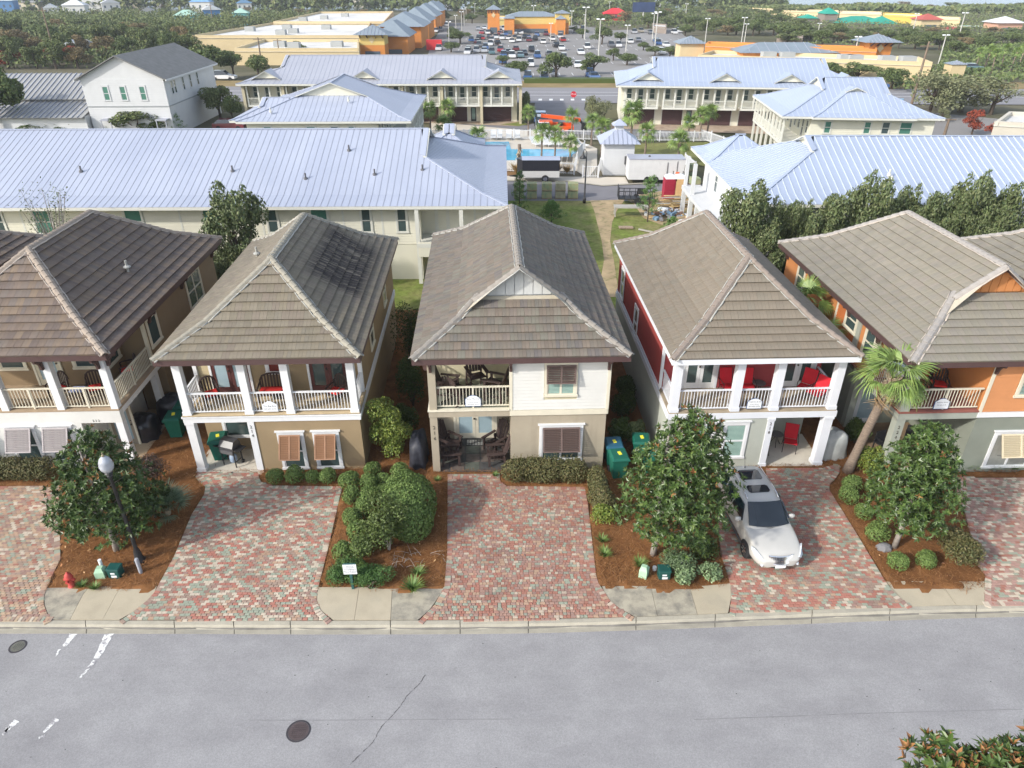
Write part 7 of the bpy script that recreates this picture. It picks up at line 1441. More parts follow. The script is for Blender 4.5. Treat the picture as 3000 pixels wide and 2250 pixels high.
# lamp, trailers, stacks, toilets, lift
t = thing('street_lamp', 'black street lamp with downward bell shade on the lawn edge behind the white house', 'street lamp', (6.22, 60.57, 0)); MB().lathe([(.14, 0), (.14, .35), (.07, .45), (.06, 3.3), (.045, 3.9)], 10).build('pole', m_black, t, True)
MB().tube([(0, 0, 3.85), (-.01, 0, 4.2), (.1, 0, 4.42), (.24, 0, 4.46), (.28, 0, 4.3)], .03, 6).build('arm', m_black, t, True); t.rotation_euler[2] = math.pi
MB().lathe([(.04, 4.3), (.07, 4.15), (.10, 4.0), (.26, 3.82), (.28, 3.74)], 12, (.28, 0, 0)).build('lamp_shade', m_black, t, True)
t = thing('box_trailer', 'black and silver enclosed trailer parked beside the pool fence', 'trailer', (.98, 67.7, -.05), .0); MB().box(0, 0, .45, 3.5, 1.7, 1.05).build('lower_body', M('silver_panel', (.55, .54, .52), .45, .05), t); MB().box(.0, .003, 1.05, 3.5, 1.7, 2.05).build('upper_body', M('black_panel', (.022, .022, .03), .35, .2, 8), t)
MB().add([(-.05, -.05, 2.05), (3.55, -.05, 2.05), (3.55, 1.75, 2.05), (-.05, 1.75, 2.05), (-.05, .85, 2.16), (3.55, .85, 2.16)], [(0, 1, 5, 4), (2, 3, 4, 5), (1, 2, 5), (3, 0, 4)]).build('roof', m_metal, t); MB().add([(0, 0, .45), (-.5, .85, .45), (0, 1.7, .45), (0, 0, 2.05), (-.5, .85, 2.05), (0, 1.7, 2.05)], [(0, 3, 4, 1), (1, 4, 5, 2), (3, 5, 4)]).build('nose', MATS['black_panel'], t)
for y in (-.06, 1.7): w_ = MB().tube([(2.15, y - .1, .34), (2.15, y + .1, .34)], .34, 16).build('wheel', m_tyre, t); MB().tube([(2.15, y - .12, .34), (2.15, y + .12, .34)], .19, 10).build('rim', m_chrome, w_); MB().lathe([(.44, -.12), (.44, .12)], 12).build('arch', m_seamw, t).matrix_local = Matrix.Translation((2.15, y, .4)) @ Matrix.Rotation(rad(90), 4, 'X') @ Matrix.Scale(.01, 4)
MB().bar((-1.2, .85, .4), (0, .3, .4), .08).bar((-1.2, .85, .4), (0, 1.4, .4), .08).build('drawbar', m_black, t)
t = thing('box_trailer', 'long white site trailer with scuffed sides parked on the lane', 'trailer', (10.95, 67.5, -.05), -.02); MB().box(0, 0, .3, 5.2, 2.0, 2.15).build('body', M('scuffed_white', (.62, .62, .61), .6, .06, 1.5, stain=((.45, .44, .42), 2, .6, .8)), t); MB().box(-.04, -.04, 2.151, 5.24, 2.04, 2.22).build('roof', m_metalg, t)
for x in (1.8, 2.6): MB().tube([(x, -.02, .3), (x, .2, .3)], .3, 12).build('wheel', m_tyre, t)
MB().box(-.03, .25, .4, 0, .95, 2.05).box(-.03, 1.05, .4, 0, 1.75, 2.05).build('door', MATS['scuffed_white'], t); MB().lathe([(.12, 0), (.08, .1)], 10, (2.0, 1.0, 2.22)).build('roof_vent', m_black, t); MB().bar((3.6, -.03, .5), (3.6, -.03, 1.9), .05).bar((4.5, -.03, .5), (4.5, -.03, 2.0), .04).build('door_bar', m_plastic, t)
m_sod = M('stacked_stone_green', (.27, .33, .20), .95, .2, 3, .1, stain=((.38, .36, .20), 2.5, .45, .6)); m_sod2 = M('stacked_stone_tan', (.33, .32, .22), .95, .2, 3, .1)
def stack(lab, loc, rz, mat, lay=2, w=.86, h=.55, d=.85, grp='wrapped pallets of paving stone along the lane'):
 t = thing('pallet_stack', lab, 'pallet', loc, rz, grp); r = random.Random(int(loc[0] * 100))
 for k in range(lay):
  z0 = k * (h + .13); p = MB()
  for q in (-.35, 0, .35): p.box(-w / 2, q - .05, z0, w / 2, q + .05, z0 + .07)
  p.box(-w / 2 - .02, -d / 2 - .02, z0 + .07, w / 2 + .02, d / 2 + .02, z0 + .1); p.build('pallet', M('pallet_wood', (.30, .24, .15), .9, .2, 6), t)
  for c in range(7): x = -w / 2 + c * w / 7; MB().box(x + .008, -d / 2 + r.uniform(0, .03), z0 + .1, x + w / 7 - .008, d / 2, z0 + .1 + h + r.uniform(-.03, .0)).build('stone_column', mat, t)
for i in range(5):
 stack(('pallet stack half hidden behind the young pine, first from the left', 'second pallet stack from the left along the lane', 'middle pallet stack along the lane', 'fourth pallet stack from the left along the lane', 'last pallet stack of the row, nearest the black lamp')[i], ((.6, 1.75, 3.05, 4.25, 5.35)[i], 62.3, -.04), 0, m_sod if i != 3 else m_sod2)
for p, s, lab in (((17.29, 69.24, 0), 2, 'pallet stack beside the right hand building, behind the toilets'), ((17.10, 66.79, 0), 1, 'low pallet stack in front of another by the right hand building'), ((14.94, 62.02, 0), 1, 'low green pallet stack just right of the tan portable toilet')): stack(lab, p, .1, m_sod, s, grp='stone pallets by the building site')
def toilet(lab, loc, col, mats):
 t = thing('portable_toilet', lab, 'portable toilet', loc, .0, 'portable toilets'); MB().box(-.5, -.5, 0, .5, .5, 1.75).build('cabin', mats, t); MB().box(-.4, -.53, .1, .4, -.5, 1.6).build('door', mats, t); b = MB().box(-.3, -.55, .2, .3, -.53, .75).box(-.3, -.55, .85, .3, -.53, 1.45); b.build('door_panel', mats, t)
 MB().lathe([(.62, 1.75), (.60, 1.85), (.45, 2.02), (.1, 2.1)], 4, sx=1, sy=1).build('roof', m_signw, t, rz=rad(45)); MB().tube([(.3, .4, 1.9), (.3, .4, 2.25)], .04, 6).build('vent', m_black, t)
toilet('dark red portable toilet with white roof by the rubbish pile', (13.72, 62.02, 0), 0, M('toilet_red', (.32, .02, .045), .6, .08)); toilet('tan portable toilet with white roof beside the dark red one', (14.57, 62.02, 0), 0, M('toilet_tan', (.60, .40, .20), .6, .08))
t = thing('traffic_barrel', 'orange and white traffic barrel behind the portable toilets', 'traffic barrel', (15.41, 66.79, 0)); 
for i, m in enumerate((M('barrel_orange', (.75, .12, .02), .6, .05), m_signw, MATS['barrel_orange'], m_signw, MATS['barrel_orange'])): MB().lathe([(.30 - i * .025, i * .22), (.28 - i * .025, i * .22 + .22)], 10).build('band', m, t)
t = thing('boom_lift', 'bright orange folded boom lift parked at the end of the side street', 'boom lift', (5.9, 90.5, 0), 0); m_or = M('machine_orange', (.72, .10, .015), .45, .06)
MB().box(-2.1, -.7, .55, 1.6, .7, 1.05).build('chassis', m_or, t); MB().box(-2.6, -.6, .9, -1.0, .6, 1.7).build('turret', m_or, t); MB().bar((-2.4, 0, 2.25), (2.4, -.1, 1.75), .42, .4).build('boom', m_or, t); MB().bar((-1.8, .3, 1.3), (1.6, .3, 1.2), .34, .34).build('lower_boom', m_or, t); MB().bar((2.3, -.1, 1.8), (2.9, -.1, 1.0), .25).box(2.6, -.5, .5, 3.2, .5, 1.5).build('basket', m_black, t); MB().lathe([(.3, 1.05), (.3, 1.45)], 12).build('turntable', m_black, t)
for x in (-1.5, 1.2):
 for y in (-.75, .75): MB().tube([(x, y - .15, .42), (x, y + .15, .42)], .42, 14).build('wheel', m_tyre, t)
# site clutter
t = thing('utility_trailer', 'open black mesh trailer with ramp gate on the bare ground', 'trailer', (10.53, 60.57, 0), -.05); b = MB().box(-1.4, -.55, .4, 1.6, .55, .48)
for x in np.linspace(-1.4, 1.6, 7): b.bar((x, -.55, .45), (x, -.55, 1.1), .05).bar((x, .55, .45), (x, .55, 1.1), .05)
b.bar((-1.4, -.55, 1.1), (1.6, -.55, 1.1), .05).bar((-1.4, .55, 1.1), (1.6, .55, 1.1), .05).build('frame', m_black, t); MB().box(-1.45, -.6, .45, -1.40, .6, 1.45).box(.1, -.6, .9, .9, -.56, 1.4).build('gate', m_black, t)
for y in (-.6, .6): MB().tube([(.2, y - .08, .3), (.2, y + .08, .3)], .3, 12).build('wheel', m_tyre, t)
t = thing('trestle_table', 'long grey makeshift table standing on the grass', 'table', (9.66, 56.78, 0), -.03); MB().box(-1.4, -.45, .72, 1.4, .45, .8).build('table_top', M('weathered_grey_wood', (.38, .36, .32), .9, .2, 3, stretch=(1, 8, 1)), t)
for x in (-1.3, 1.3):
 for y in (-.4, .4): MB().bar((x, y, 0), (x, y, .72), .09).build('leg', MATS['weathered_grey_wood'], t)
r = random.Random(12); tip = thing('rubbish_pile', 'pile of building rubbish and boards beside the young pines', 'rubbish pile', (12.74, 56.52, 0)); pm_ = [m_signw, M('rubbish_grey', (.25, .25, .27), .8, .2, 6), M('rubbish_blue', (.20, .32, .45), .7, .1), M('rubbish_tan', (.48, .34, .18), .8, .2), M('rubbish_brown', (.17, .10, .07), .8, .2)]
for i in range(60): d = r.gauss(0, .8); e = r.gauss(0, .7); MB().obox((d, e, .12 + max(0, .5 - .3 * (d * d + e * e)) * r.random()), (r.uniform(.15, .7), r.uniform(.1, .4), r.uniform(.03, .25)), (r.uniform(-.4, .4), r.uniform(-.4, .4), r.uniform(0, 3))).build('scrap', pm_[i % 5], tip)
t = thing('lumber_pile', 'stack of pale boards and yellow planks in front of the portable toilets', 'lumber', (13.50, 59.44, 0), .05); m_lum = M('fresh_lumber', (.58, .42, .20), .8, .15, 4); r = random.Random(3)
for i in range(16): MB().obox((r.uniform(-.5, .9), r.uniform(-.5, .5), .1 + .05 * i), (r.uniform(1.4, 2.8), .16, .045), (0, 0, r.uniform(-.25, .25))).build('plank', m_lum if i % 3 else MATS['weathered_grey_wood'], t)
t = thing('sawhorse', 'wooden trestle standing on the pile of planks', 'trestle', (13.54, 57.29, 0), .3)
for x in (-.5, .5): MB().bar((x, -.35, 0), (x, 0, .9), .07).bar((x, .35, 0), (x, 0, .9), .07).build('leg', m_lum, t)
MB().box(-.7, -.05, .88, .7, .05, .96).build('beam', m_lum, t)
t = thing('plywood_crate', 'open plywood crate with bags at the corner of the right hand building', 'crate', (13.29, 54.08, 0), .5)
for a in ((-.7, -.5, .7, -.46), (-.7, .46, .7, .5), (-.7, -.46, -.66, .46), (.66, -.46, .7, .46)): MB().box(a[0], a[1], 0, a[2], a[3], .6).build('side', M('plywood', (.56, .44, .28), .8, .1), t)
MB().box(-.6, -.4, .1, .6, .4, .4).build('bags', m_signw, t)
tag(MB().box(-1.6, -.06, 0, 1.6, .06, .1).build('kerb_timber', MATS['weathered_grey_wood'], loc=(11.02, 52.13, 0), rz=rad(-38)), 'long pale board lying on the grass near the rubbish pile', 'board')
tag(MB().box(-.55, -.25, 0, .55, .25, .08).build('drain_grate', M('rusty_frame', (.33, .25, .18), .9, .3, 8), loc=(8.84, 53.61, 0), rz=0), 'small rusty frame lying on the grass left of the pine', 'grate')

# ---------------------------------------------------------------- trees further off: a few crowns, copied
def crown_mesh(seed, mat, n=1500, L=.09, flat=.8, k=13, inner=.5):
 """unit tree crown: height 0..1, radius about .5 (scaled per tree)"""
 r = np.random.default_rng(seed); lob = []
 for _ in range(k): a = r.uniform(0, 6.283); q = math.sqrt(r.random()) * .32; z = r.uniform(.34, .84) - q * .25; lob.append((math.cos(a) * q, math.sin(a) * q, z, r.uniform(.13, .22), r.uniform(.13, .22), r.uniform(.10, .17)))
 P, d = lobes(r, n, lob, inner, -.85); V = leaves(P, d, L, L * .6, r, .9); return np_mesh('crown', V, quads(V), mat)
def trunk_mesh(seed, mat):
 r = random.Random(seed); b = MB(); b.tube([(0, 0, -.02), (.01, 0, .3), (0, .02, .7)], [.035, .028, .01], 6, False)
 for i in range(5): a = i * 1.3; b.tube([(0, 0, .25 + i * .04), (math.cos(a) * .14, math.sin(a) * .14, .5), (math.cos(a) * .24, math.sin(a) * .24, .66)], [.018, .012, .004], 5, False)
 return b.mesh('trunk', mat)
g_oak = greens('oak_leaf', [(0.096, 0.136, 0.045), (0.131, 0.175, 0.060), (0.066, 0.098, 0.035), (0.175, 0.201, 0.079)], .6, .2); g_far1 = greens('wood_leaf', [(0.112, 0.147, 0.058), (0.152, 0.184, 0.067), (0.080, 0.112, 0.045), (0.202, 0.213, 0.090)], .7, .15); g_far2 = greens('wood_leaf_brown', [(0.193, 0.158, 0.081), (0.244, 0.183, 0.091), (0.152, 0.126, 0.071)], .7, .15)
g_red = greens('red_leaf', [(.24, .05, .03), (.32, .08, .045), (.16, .04, .03)], .7, .15); g_grey = greens('thin_oak_leaf', [(0.169, 0.185, 0.097), (0.209, 0.217, 0.121), (0.129, 0.145, 0.072)], .7, .15)
def ragged(seed):
 r = np.random.default_rng(seed); lob = []
 for _ in range(34): a = r.uniform(0, 6.283); z = r.uniform(.10, .86); q = .43 * math.sqrt(r.random()) * (1.05 - z * .35); w = r.uniform(.09, .15); lob.append((math.cos(a) * q, math.sin(a) * q, z, w, w, r.uniform(.08, .16)))
 P, d = lobes(r, 9000, lob, .1, -.9); V = leaves(P, d, .040, .022, r, .9); return np_mesh('crown', V, quads(V), g_oliv)
CR = {'oak': [crown_mesh(s, g_oak, 2600, .06) for s in (1, 2, 3)], 'wood': [crown_mesh(s, g_far1, 2800, .06) for s in (4, 5, 6, 7)], 'brown': [crown_mesh(s, g_far2, 2800, .06) for s in (8, 9)], 'red': [crown_mesh(s, g_red, 1500, .07) for s in (10, 11)], 'grey': [crown_mesh(s, g_grey, 2200, .05, k=16, inner=.2) for s in (12, 13)], 'myrtle': [ragged(s) for s in (14, 15, 16)]}
TKM = [trunk_mesh(s, m_barkd) for s in (1, 2)]
_tc = [0]
def tree(lab, kind, x, y, h, r, grp=None, name='broadleaf_tree', wide=1.):
 _tc[0] += 1; i = _tc[0]; t = thing(name, lab, 'tree', (x, y, -.1), i * 1.9, grp); t.scale = (2 * r * wide, 2 * r * wide, h); place(CR[kind][i % len(CR[kind])], 'crown', t); place(TKM[i % 2], 'trunk', t); return t
# row of dark trees behind the red and orange houses
for i, (p, r_, lab) in enumerate([((13.45, 40.20, 6.92), 1.75, 'tall bushy myrtle, leftmost of the row behind the red roof'), ((15.85, 40.80, 5.71), 1.05, 'shorter myrtle, second from the left behind the red house'), ((17.38, 41.00, 5.76), 1.1, 'myrtle third from the left, with a gap of roof on its left'), ((19.22, 40.60, 6.40), 1.4, 'fourth myrtle of the row, left of the orange house ridge'), ((20.87, 40.40, 7.13), 1.5, 'myrtle standing behind the peak of the orange house roof'), ((23.29, 40.80, 6.69), 1.3, 'myrtle just right of the orange house peak'), ((25.13, 40.40, 6.46), 1.3, 'myrtle third from the right edge behind the orange roof'), ((26.91, 40.60, 7.13), 1.4, 'tall myrtle second from the right edge'), ((28.80, 40.40, 6.87), 1.5, 'myrtle cut by the right edge of the picture')]):
 tree(lab, 'myrtle', p[0], p[1], p[2] * 1.06, r_ * 1.3, 'row of dark myrtle trees')
for i, (p, r_) in enumerate([((14.21, 38.90, 5.25), 1.2), ((17.89, 39.30, 5.13), 1.2), ((19.98, 39.30, 5.13), 1.2), ((22.07, 39.30, 5.13), 1.2), ((24.17, 39.30, 5.13), 1.2), ((26.00, 39.30, 5.13), 1.2), ((27.83, 39.30, 5.13), 1.2)]):
 tree('lower bushy myrtle filling the foot of the dark tree row', 'myrtle', p[0], p[1], p[2] * 1.1, r_ * 1.4, 'lower myrtles')
p = (-15.56, 38.60, 6.62); tree('bushy light green tree behind the left tiled roofs', 'myrtle', p[0], p[1], p[2] * 1.1, 2.3)
p = (-16.15, 38.00, 4.21); tree('small bushy tree at the foot of the light green tree, left of the tan roof', 'myrtle', p[0], p[1], p[2] * 1.1, 1.5)
def bare(lab, p, sp, seed, leafmat, nl=700):
 r = random.Random(seed); t = thing('bare_tree', lab, 'tree', (p[0], p[1], 0)); b = MB(); tips = []; h = p[2]
 for i in range(34):
  a = r.uniform(0, 6.28); q = sp * math.sqrt(r.random()); e = Vector((math.cos(a) * q, math.sin(a) * q, h * r.uniform(.62, 1.0) - q * .2)); s = Vector((0, 0, h * r.uniform(.25, .5))); m = (s + e) / 2 + Vector((0, 0, -.2)); b.tube([s, m, e], [.055, .035, .012], 4, False); tips += [e, (m + e) / 2]
 b.tube([(0, 0, 0), (0, 0, h * .3), (0, 0, h * .6)], [.09, .07, .03], 6, False).build('trunk', m_bark, t); g = np.random.default_rng(seed); P = np.array([tuple(x) for x in tips])[g.integers(0, len(tips), nl)] + g.normal(0, .22, (nl, 3)); V = leaves(P, unit(g, nl), .13, .06, g, .9); place(np_mesh('foliage', V, quads(V), leafmat), 'foliage', t)
bare('thin half bare tree in front of the long white building at the left', (-25.93, 38.80, 6.95), 1.9, 4, g_oliv, 900)
# palms round the pool
def small_palm():
 t = thing('palm_tree', None, 'palm'); r = random.Random(77); V = []; b = MB(); n = 8
 b.tube([(0, 0, -.1), (.02, 0, .5), (0, .0, 1.0)], [.055, .045, .045], 8).build('trunk', m_palmt, t); bt = MB().lathe([(.05, .72), (.085, .86), (.06, 1.0)], 8).build('leaf_bases', m_boot, t)
 f = fan_mesh(31, .30, 14, g_palm, .26, .5, .014); C = np.zeros(len(f.vertices) * 3, np.float32); f.vertices.foreach_get('co', C); C = C.reshape(-1, 3); fc = np.array([list(p.vertices) for p in f.polygons]); VV = []; FF = []
 for i in range(30):
  el = rad(r.uniform(-35, 75)); m = np.array(Matrix.Rotation(i * 2.4, 3, 'Z') @ Matrix.Rotation(-el, 3, 'Y') @ Matrix.Rotation(r.uniform(-.6, .6), 3, 'X')) * r.uniform(.85, 1.15); FF.append(fc + len(VV) * len(C)); VV.append(C @ m.T)
 place(np_mesh('crown', np.concatenate(VV), np.concatenate(FF), g_palm), 'crown', t, (0, 0, 1.0)); return t
def fit_crown(t, z):
 for c in t.children:
  if c.name.startswith('crown'): c.scale = (1, 1, z)
PALM = small_palm(); first = True
PL = [((-9.9, 89.7, 3.6, 0.8), 'palm at the left of the pool fence, in front of the garage doors'), ((-8.4, 97.0, 2.5, 1.0), 'palm in front of the terrace garage, second from the left'), ((-8.0, 88.0, 1.8, 1.1), 'low bushy palm between the metal roofs and the pool fence'), ((-3.8, 83.2, 1.5, 1.0), 'low palm peeping over the roof end beside the pool'), ((2.0, 90.2, 3.0, 0.7), 'slim palm with a yellow frond beside the side street'), ((3.1, 76.7, 3.3, 0.9), 'left one of the palm pair in front of the pool'), ((4.5, 76.7, 3.1, 0.9), 'right one of the palm pair in front of the pool'), ((6.1, 76.3, 2.0, 0.8), 'short palm standing at the right end of the pool'), ((7.1, 87.4, 3.1, 0.8), 'palm in front of the orange boom lift'), ((9.2, 84.8, 2.9, 0.9), 'palm right of the boom lift'), ((9.6, 78.5, 3.6, 0.8), 'palm leaning against the pool house left side'), ((13.9, 86.3, 3.8, 1.3), 'tall palm behind the pool house cupola'), ((14.5, 79.4, 2.7, 1.0), 'palm on the lawn right of the pool house'), ((17.3, 75.5, 2.5, 1.1), 'palm behind the white site trailer'), ((21.2, 88.5, 2.1, 0.7), 'small palm before the right hand garages'), ((22.3, 87.4, 3.2, 1.0), 'left palm of the pair beside the right terrace'), ((23.7, 89.7, 3.1, 1.0), 'right palm of the pair beside the right terrace')]
for i, (q, lab) in enumerate(PL):
 t = PALM if first else copy_tree(PALM); first = False; t.location = (q[0], q[1], -.05); t.rotation_euler = (0, 0, i * 1.1); h = q[2] * .86; w = max(q[3], .9) / .52; t.scale = (w * 1.2, w * 1.2, h); fit_crown(t, w * 1.3 / h); t['label'] = lab; t['group'] = 'palms around the pool'
p = (0.7, 73.4, 2.3, 0.4); t = thing('dead_palm', 'dead brown palm trunk beside the black trailer', 'palm', (p[0], p[1], 0)); MB().tube([(0, 0, 0), (.05, 0, p[2])], [.2, .16], 8).build('trunk', m_palmt, t); b = MB(); r = random.Random(6)
for i in range(24): a = i * 2.4; z = p[2] * r.uniform(.3, 1.0); b.bar((0, 0, z), (math.cos(a) * .38, math.sin(a) * .38, z - r.uniform(.1, .6)), .1, .03)
b.build('dead_fronds', m_boot, t)
def pine(lab, q, n, seed, dense=1.):
 r = random.Random(seed); g = np.random.default_rng(seed); t = thing('young_pine', lab, 'pine tree', (q[0], q[1], -.05)); h, w = q[2], q[3]; b = MB().tube([(0, 0, 0), (0, 0, h)], [.06, .015], 6); P = []; D_ = []
 for i in range(n):
  z = h * (.2 + .78 * i / n); a = i * 2.4; L = w * (1.05 - .75 * i / n) * r.uniform(.75, 1.1); e = Vector((math.cos(a) * L, math.sin(a) * L, z + L * .35)); b.tube([(0, 0, z), e], [.018, .006], 4, False)
  for k in range(int(34 * dense)): f = r.uniform(.35, 1.05); P.append((e.x * f + g.normal(0, .07), e.y * f + g.normal(0, .07), z + L * .35 * f + g.normal(0, .07))); D_.append((math.cos(a) * .5 + g.normal(0, .5), math.sin(a) * .5 + g.normal(0, .5), .6))
 b.build('trunk', m_barkd, t); V = leaves(np.array(P), np.array(D_), .30, .035, g, .8, -.6); place(np_mesh('needles', V, quads(V), g_pine), 'needles', t)
pine('dark slender young pine before the pallet row, at the corner of the metal roof', (0.6, 56.3, 3.8, 0.8), 30, 1); pine('bushy round young pine on the lawn behind the gabled roof', (3.1, 54.6, 1.8, 1.0), 34, 2, 1.5); pine('tall bright green pine beside the rubbish pile', (10.8, 55.3, 3.6, 1.1), 30, 3, 1.3); pine('low pine seedling at the lower right corner of the grass', (11.9, 51.4, 1.5, 0.8), 22, 4, 1.3)
pine('bright young pine in front of the white gabled building', (-49.1, 90.8, 2.9, 1.2), 26, 5, 1.3); pine('young pine with an orange foot right of the white gabled building', (-41.3, 90.8, 2.7, 1.3), 26, 6, 1.3); pine('narrow young pine at the left edge beside the metal annex', (-59.8, 90.8, 3.1, 0.8), 24, 7, 1.2)
for i, (q, k, lab) in enumerate([((-61.2, 88.0, 9.0, 3.5), 'oak', 'tall dark conifer like tree cut by the left edge'), ((-57.4, 90.8, 2.5, 3.1), 'oak', 'low bushes in front of the grey metal annex'), ((-53.6, 90.2, 2.3, 2.3), 'oak', 'low bush between annex and white building door'), ((-45.7, 90.2, 3.0, 2.7), 'wood', 'bushy shrub below the three windows of the white building'), ((-43.4, 90.8, 2.5, 2.1), 'oak', 'shrub right of centre below the white building windows'), ((-39.0, 99.7, 4.5, 2.3), 'wood', 'dark shrubs right of the white gabled building'), ((-36.6, 97.7, 3.9, 1.4), 'oak', 'shrub between the white building and the terrace'), ((1.6, 99.7, 3.8, 0.8), 'wood', 'dark tall bush at the right end of the left terrace'), ((10.7, 99.7, 3.3, 1.2), 'grey', 'loose grey green bushes at the left end of the right terrace'), ((11.6, 95.4, 3.4, 1.3), 'grey', 'grey green bush beside the right terrace end wall'), ((14.4, 36.1, 1.3, 0.8), 'myrtle', 'shrub at the foot of the tree row near the red house')]):
 tree(lab, k, q[0], q[1], q[2] * 1.1, q[3] * 1.2, None, 'shrub', 1.)
for i, (x, lab) in enumerate(((1095, 'left tawny grass clump along the pool fence'), (1230, 'tawny ornamental grass right of the black trailer'), (1216, 'tawny ornamental grass behind the trailer wheel'))):
 q = (.4, 70.9) if i == 0 else ((5.4, 70.6) if i == 1 else (4.5, 70.9)); t = thing('grass_clump', lab, 'plant', (q[0], q[1], 0)); m = blades(160, 1.1, .03, 40 + i, M('tawny_grass', (.33, .22, .09), .8, .2)); place(m, 'blades', t)
# ---------------------------------------------------------------- car park with its cars, lamps and trees
m_park = M('car_park_asphalt', (.27, .26, .25), .9, .12, .06, .15, stain=((.22, .21, .20), .03, .45, .6)); sh('car_park', [(-16.84, 138.04, 0), (16.05, 136.17, 0), (25.22, 188.89, 0), (31.57, 293.07, 0), (23.80, 315.83, 0), (-12.41, 322.07, 0), (-27.99, 328.55, 0), (-22.38, 214.62, 0)], -.06, m_park); sh('car_park', [(16.05, 136.17, 0), (39.77, 159.73, 0), (51.78, 222.13, 0), (60.74, 293.07, 0), (31.63, 277.98, 0)], -.065, m_park); sh('side_road', [(30, 112), (75, 66), (95, 55), (140, 60), (140, 75), (98, 78), (52, 113)], -.045, m_park)
ln_ = MB()
for Y0 in (141, 150, 171, 181, 203, 214, 238, 262):
 for i in range(26): x = -14 + i * 2.6; ln_.box(x - .06, Y0, -.045, x + .06, Y0 + 4.4, -.04)
tag(structure(ln_.build('bay_lines', MATS['white_paint'])), kind='stuff')
tag(MB().box(0, 0, -.1, 22, 2.2, .7).build('clipped_hedge', g_dark, loc=(2.2, 138.5, 0)), 'long low dark hedge between the road and the car park', 'hedge')
def car_mesh(paint, tall=0.):
 b = MB(); W = .88; b.add([(-W, -2.2, .3), (W, -2.2, .3), (W, 2.2, .3), (-W, 2.2, .3), (-W, -2.25, .72), (W, -2.25, .72), (W, 2.2, .85), (-W, 2.2, .85), (-W * .96, -1.0, .95), (W * .96, -1.0, .95)], [(0, 1, 5, 4), (2, 3, 7, 6), (4, 5, 9, 8), (8, 9, 6, 7), (1, 2, 6, 9, 5), (3, 0, 4, 8, 7)])
 b.cur = 1; T = 1.38 + tall; b.add([(-W * .93, -1.0, .94), (W * .93, -1.0, .94), (W * .93, 2.0, .88), (-W * .93, 2.0, .88), (-W * .74, -.25, T), (W * .74, -.25, T), (W * .74, 1.35 + tall, T), (-W * .74, 1.35 + tall, T)], [(0, 1, 5, 4), (1, 2, 6, 5), (2, 3, 7, 6), (3, 0, 4, 7)])
 b.cur = 0; b.add([(-W * .75, -.3, T + .01), (W * .75, -.3, T + .01), (W * .75, 1.4 + tall, T + .01), (-W * .75, 1.4 + tall, T + .01)], [(0, 1, 2, 3)]); b.cur = 2
 for x in (-W, W):
  for y in (-1.4, 1.35): b.tube([(x - .1, y, .31), (x + .05 * (1 if x > 0 else -1), y, .31)], .31, 8)
 return b.mesh('car_body', mats=[paint, m_cglass, m_tyre])
PAINT = {k: M(k + '_car', c, .3, 0, 1, .5, coat=.5) for k, c in dict(white=(.72, .72, .72), silver=(.42, .43, .45), grey=(.14, .145, .155), black=(.025, .025, .03), red=(.35, .03, .035), blue=(.05, .12, .30), maroon=(.16, .03, .04), teal=(.10, .18, .20), tan=(.35, .31, .24)).items()}
CM = {(k, t): car_mesh(m, t) for k, m in PAINT.items() for t in (0., .28)}
def parked(lab, col, p, rz, grp, tall=0., sc=.9):
 o = place(CM[col, tall], 'parked_car', None, (p[0], p[1], -.05), rz); o.scale = (sc, sc, sc); return tag(o, lab, 'car', grp)
CARS = [('s',-12,281),('w',-10,285),('w',-8,285),('r',-10,262),('w',-8,262),('g',-6,273),('w',-6,281),('w',-3,281),('b',-1,285),('w',-2,296),('m',-4,258),('r',-4,269),('b',-2,255),('w',1,277),('s',1,262),('k',2,262),('w',3,262),('w',4,281),('n',1,239),('k',4,242),('b',8,252),('m',5,232),('k',7,236),('w',7,281),('w',11,296),('w',14,273),('m',11,255),('w',12,236),('w',15,245),('r',15,232),('w',9,225),('k',-10,239),('m',-10,225),('g',-9,213),('b',-12,232),('r',-9,239),('w',-6,230),('w',-6,217),('k',-7,244),('k',-4,222),('w',-3,239),('w',-5,242),('w',-1,239),('w',-0,228),('w',2,232),('b',5,242),('g',-11,199),('s',-9,197),('b',-7,206),('s',-7,197),('w',-11,193),('t',-5,193),('r',-3,199),('g',-3,206),('b',-2,185),('k',-1,193),('w',-0,184),('m',1,203),('t',2,185),('k',3,191),('k',5,199),('b',6,184),('g',9,189),('w',13,204),('w',17,192),('b',-2,172),('w',4,166),('w',14,164),('s',12,180),('b',3,145),('b',6,143),('s',8,148),('b',15,148),('w',20,208),('g',27,213),('w',29,213),('w',34,226),('g',37,230),('b',42,228),('b',41,220),('w',42,213),('w',37,193),('w',54,262),('w',57,269),('s',41,265),('n',44,269),('g',46,262),('w',-26,269),('s',-25,277),('s',-25,303),('w',-19,203),('k',25,281),('w',10,273),('s',13,273),('k',12,213)]
cn = {'w': 'white', 's': 'silver', 'g': 'grey', 'k': 'black', 'r': 'red', 'b': 'blue', 'm': 'maroon', 't': 'teal', 'n': 'tan'}
rc = random.Random(5)
for c, x, y in CARS:
 tall = .28 if rc.random() < .5 else 0.; near = 'nearest the road' if y < 165 else ('in the middle rows' if y < 235 else 'in the far rows before the shops')
 parked('%s %s parked in the shopping car park, %s' % (cn[c], 'tall car' if tall else 'saloon car', near), cn[c], (x, y), (math.pi if rc.random() < .5 else 0) + rc.uniform(-.06, .06), '%s cars in the car park' % cn[c], tall)
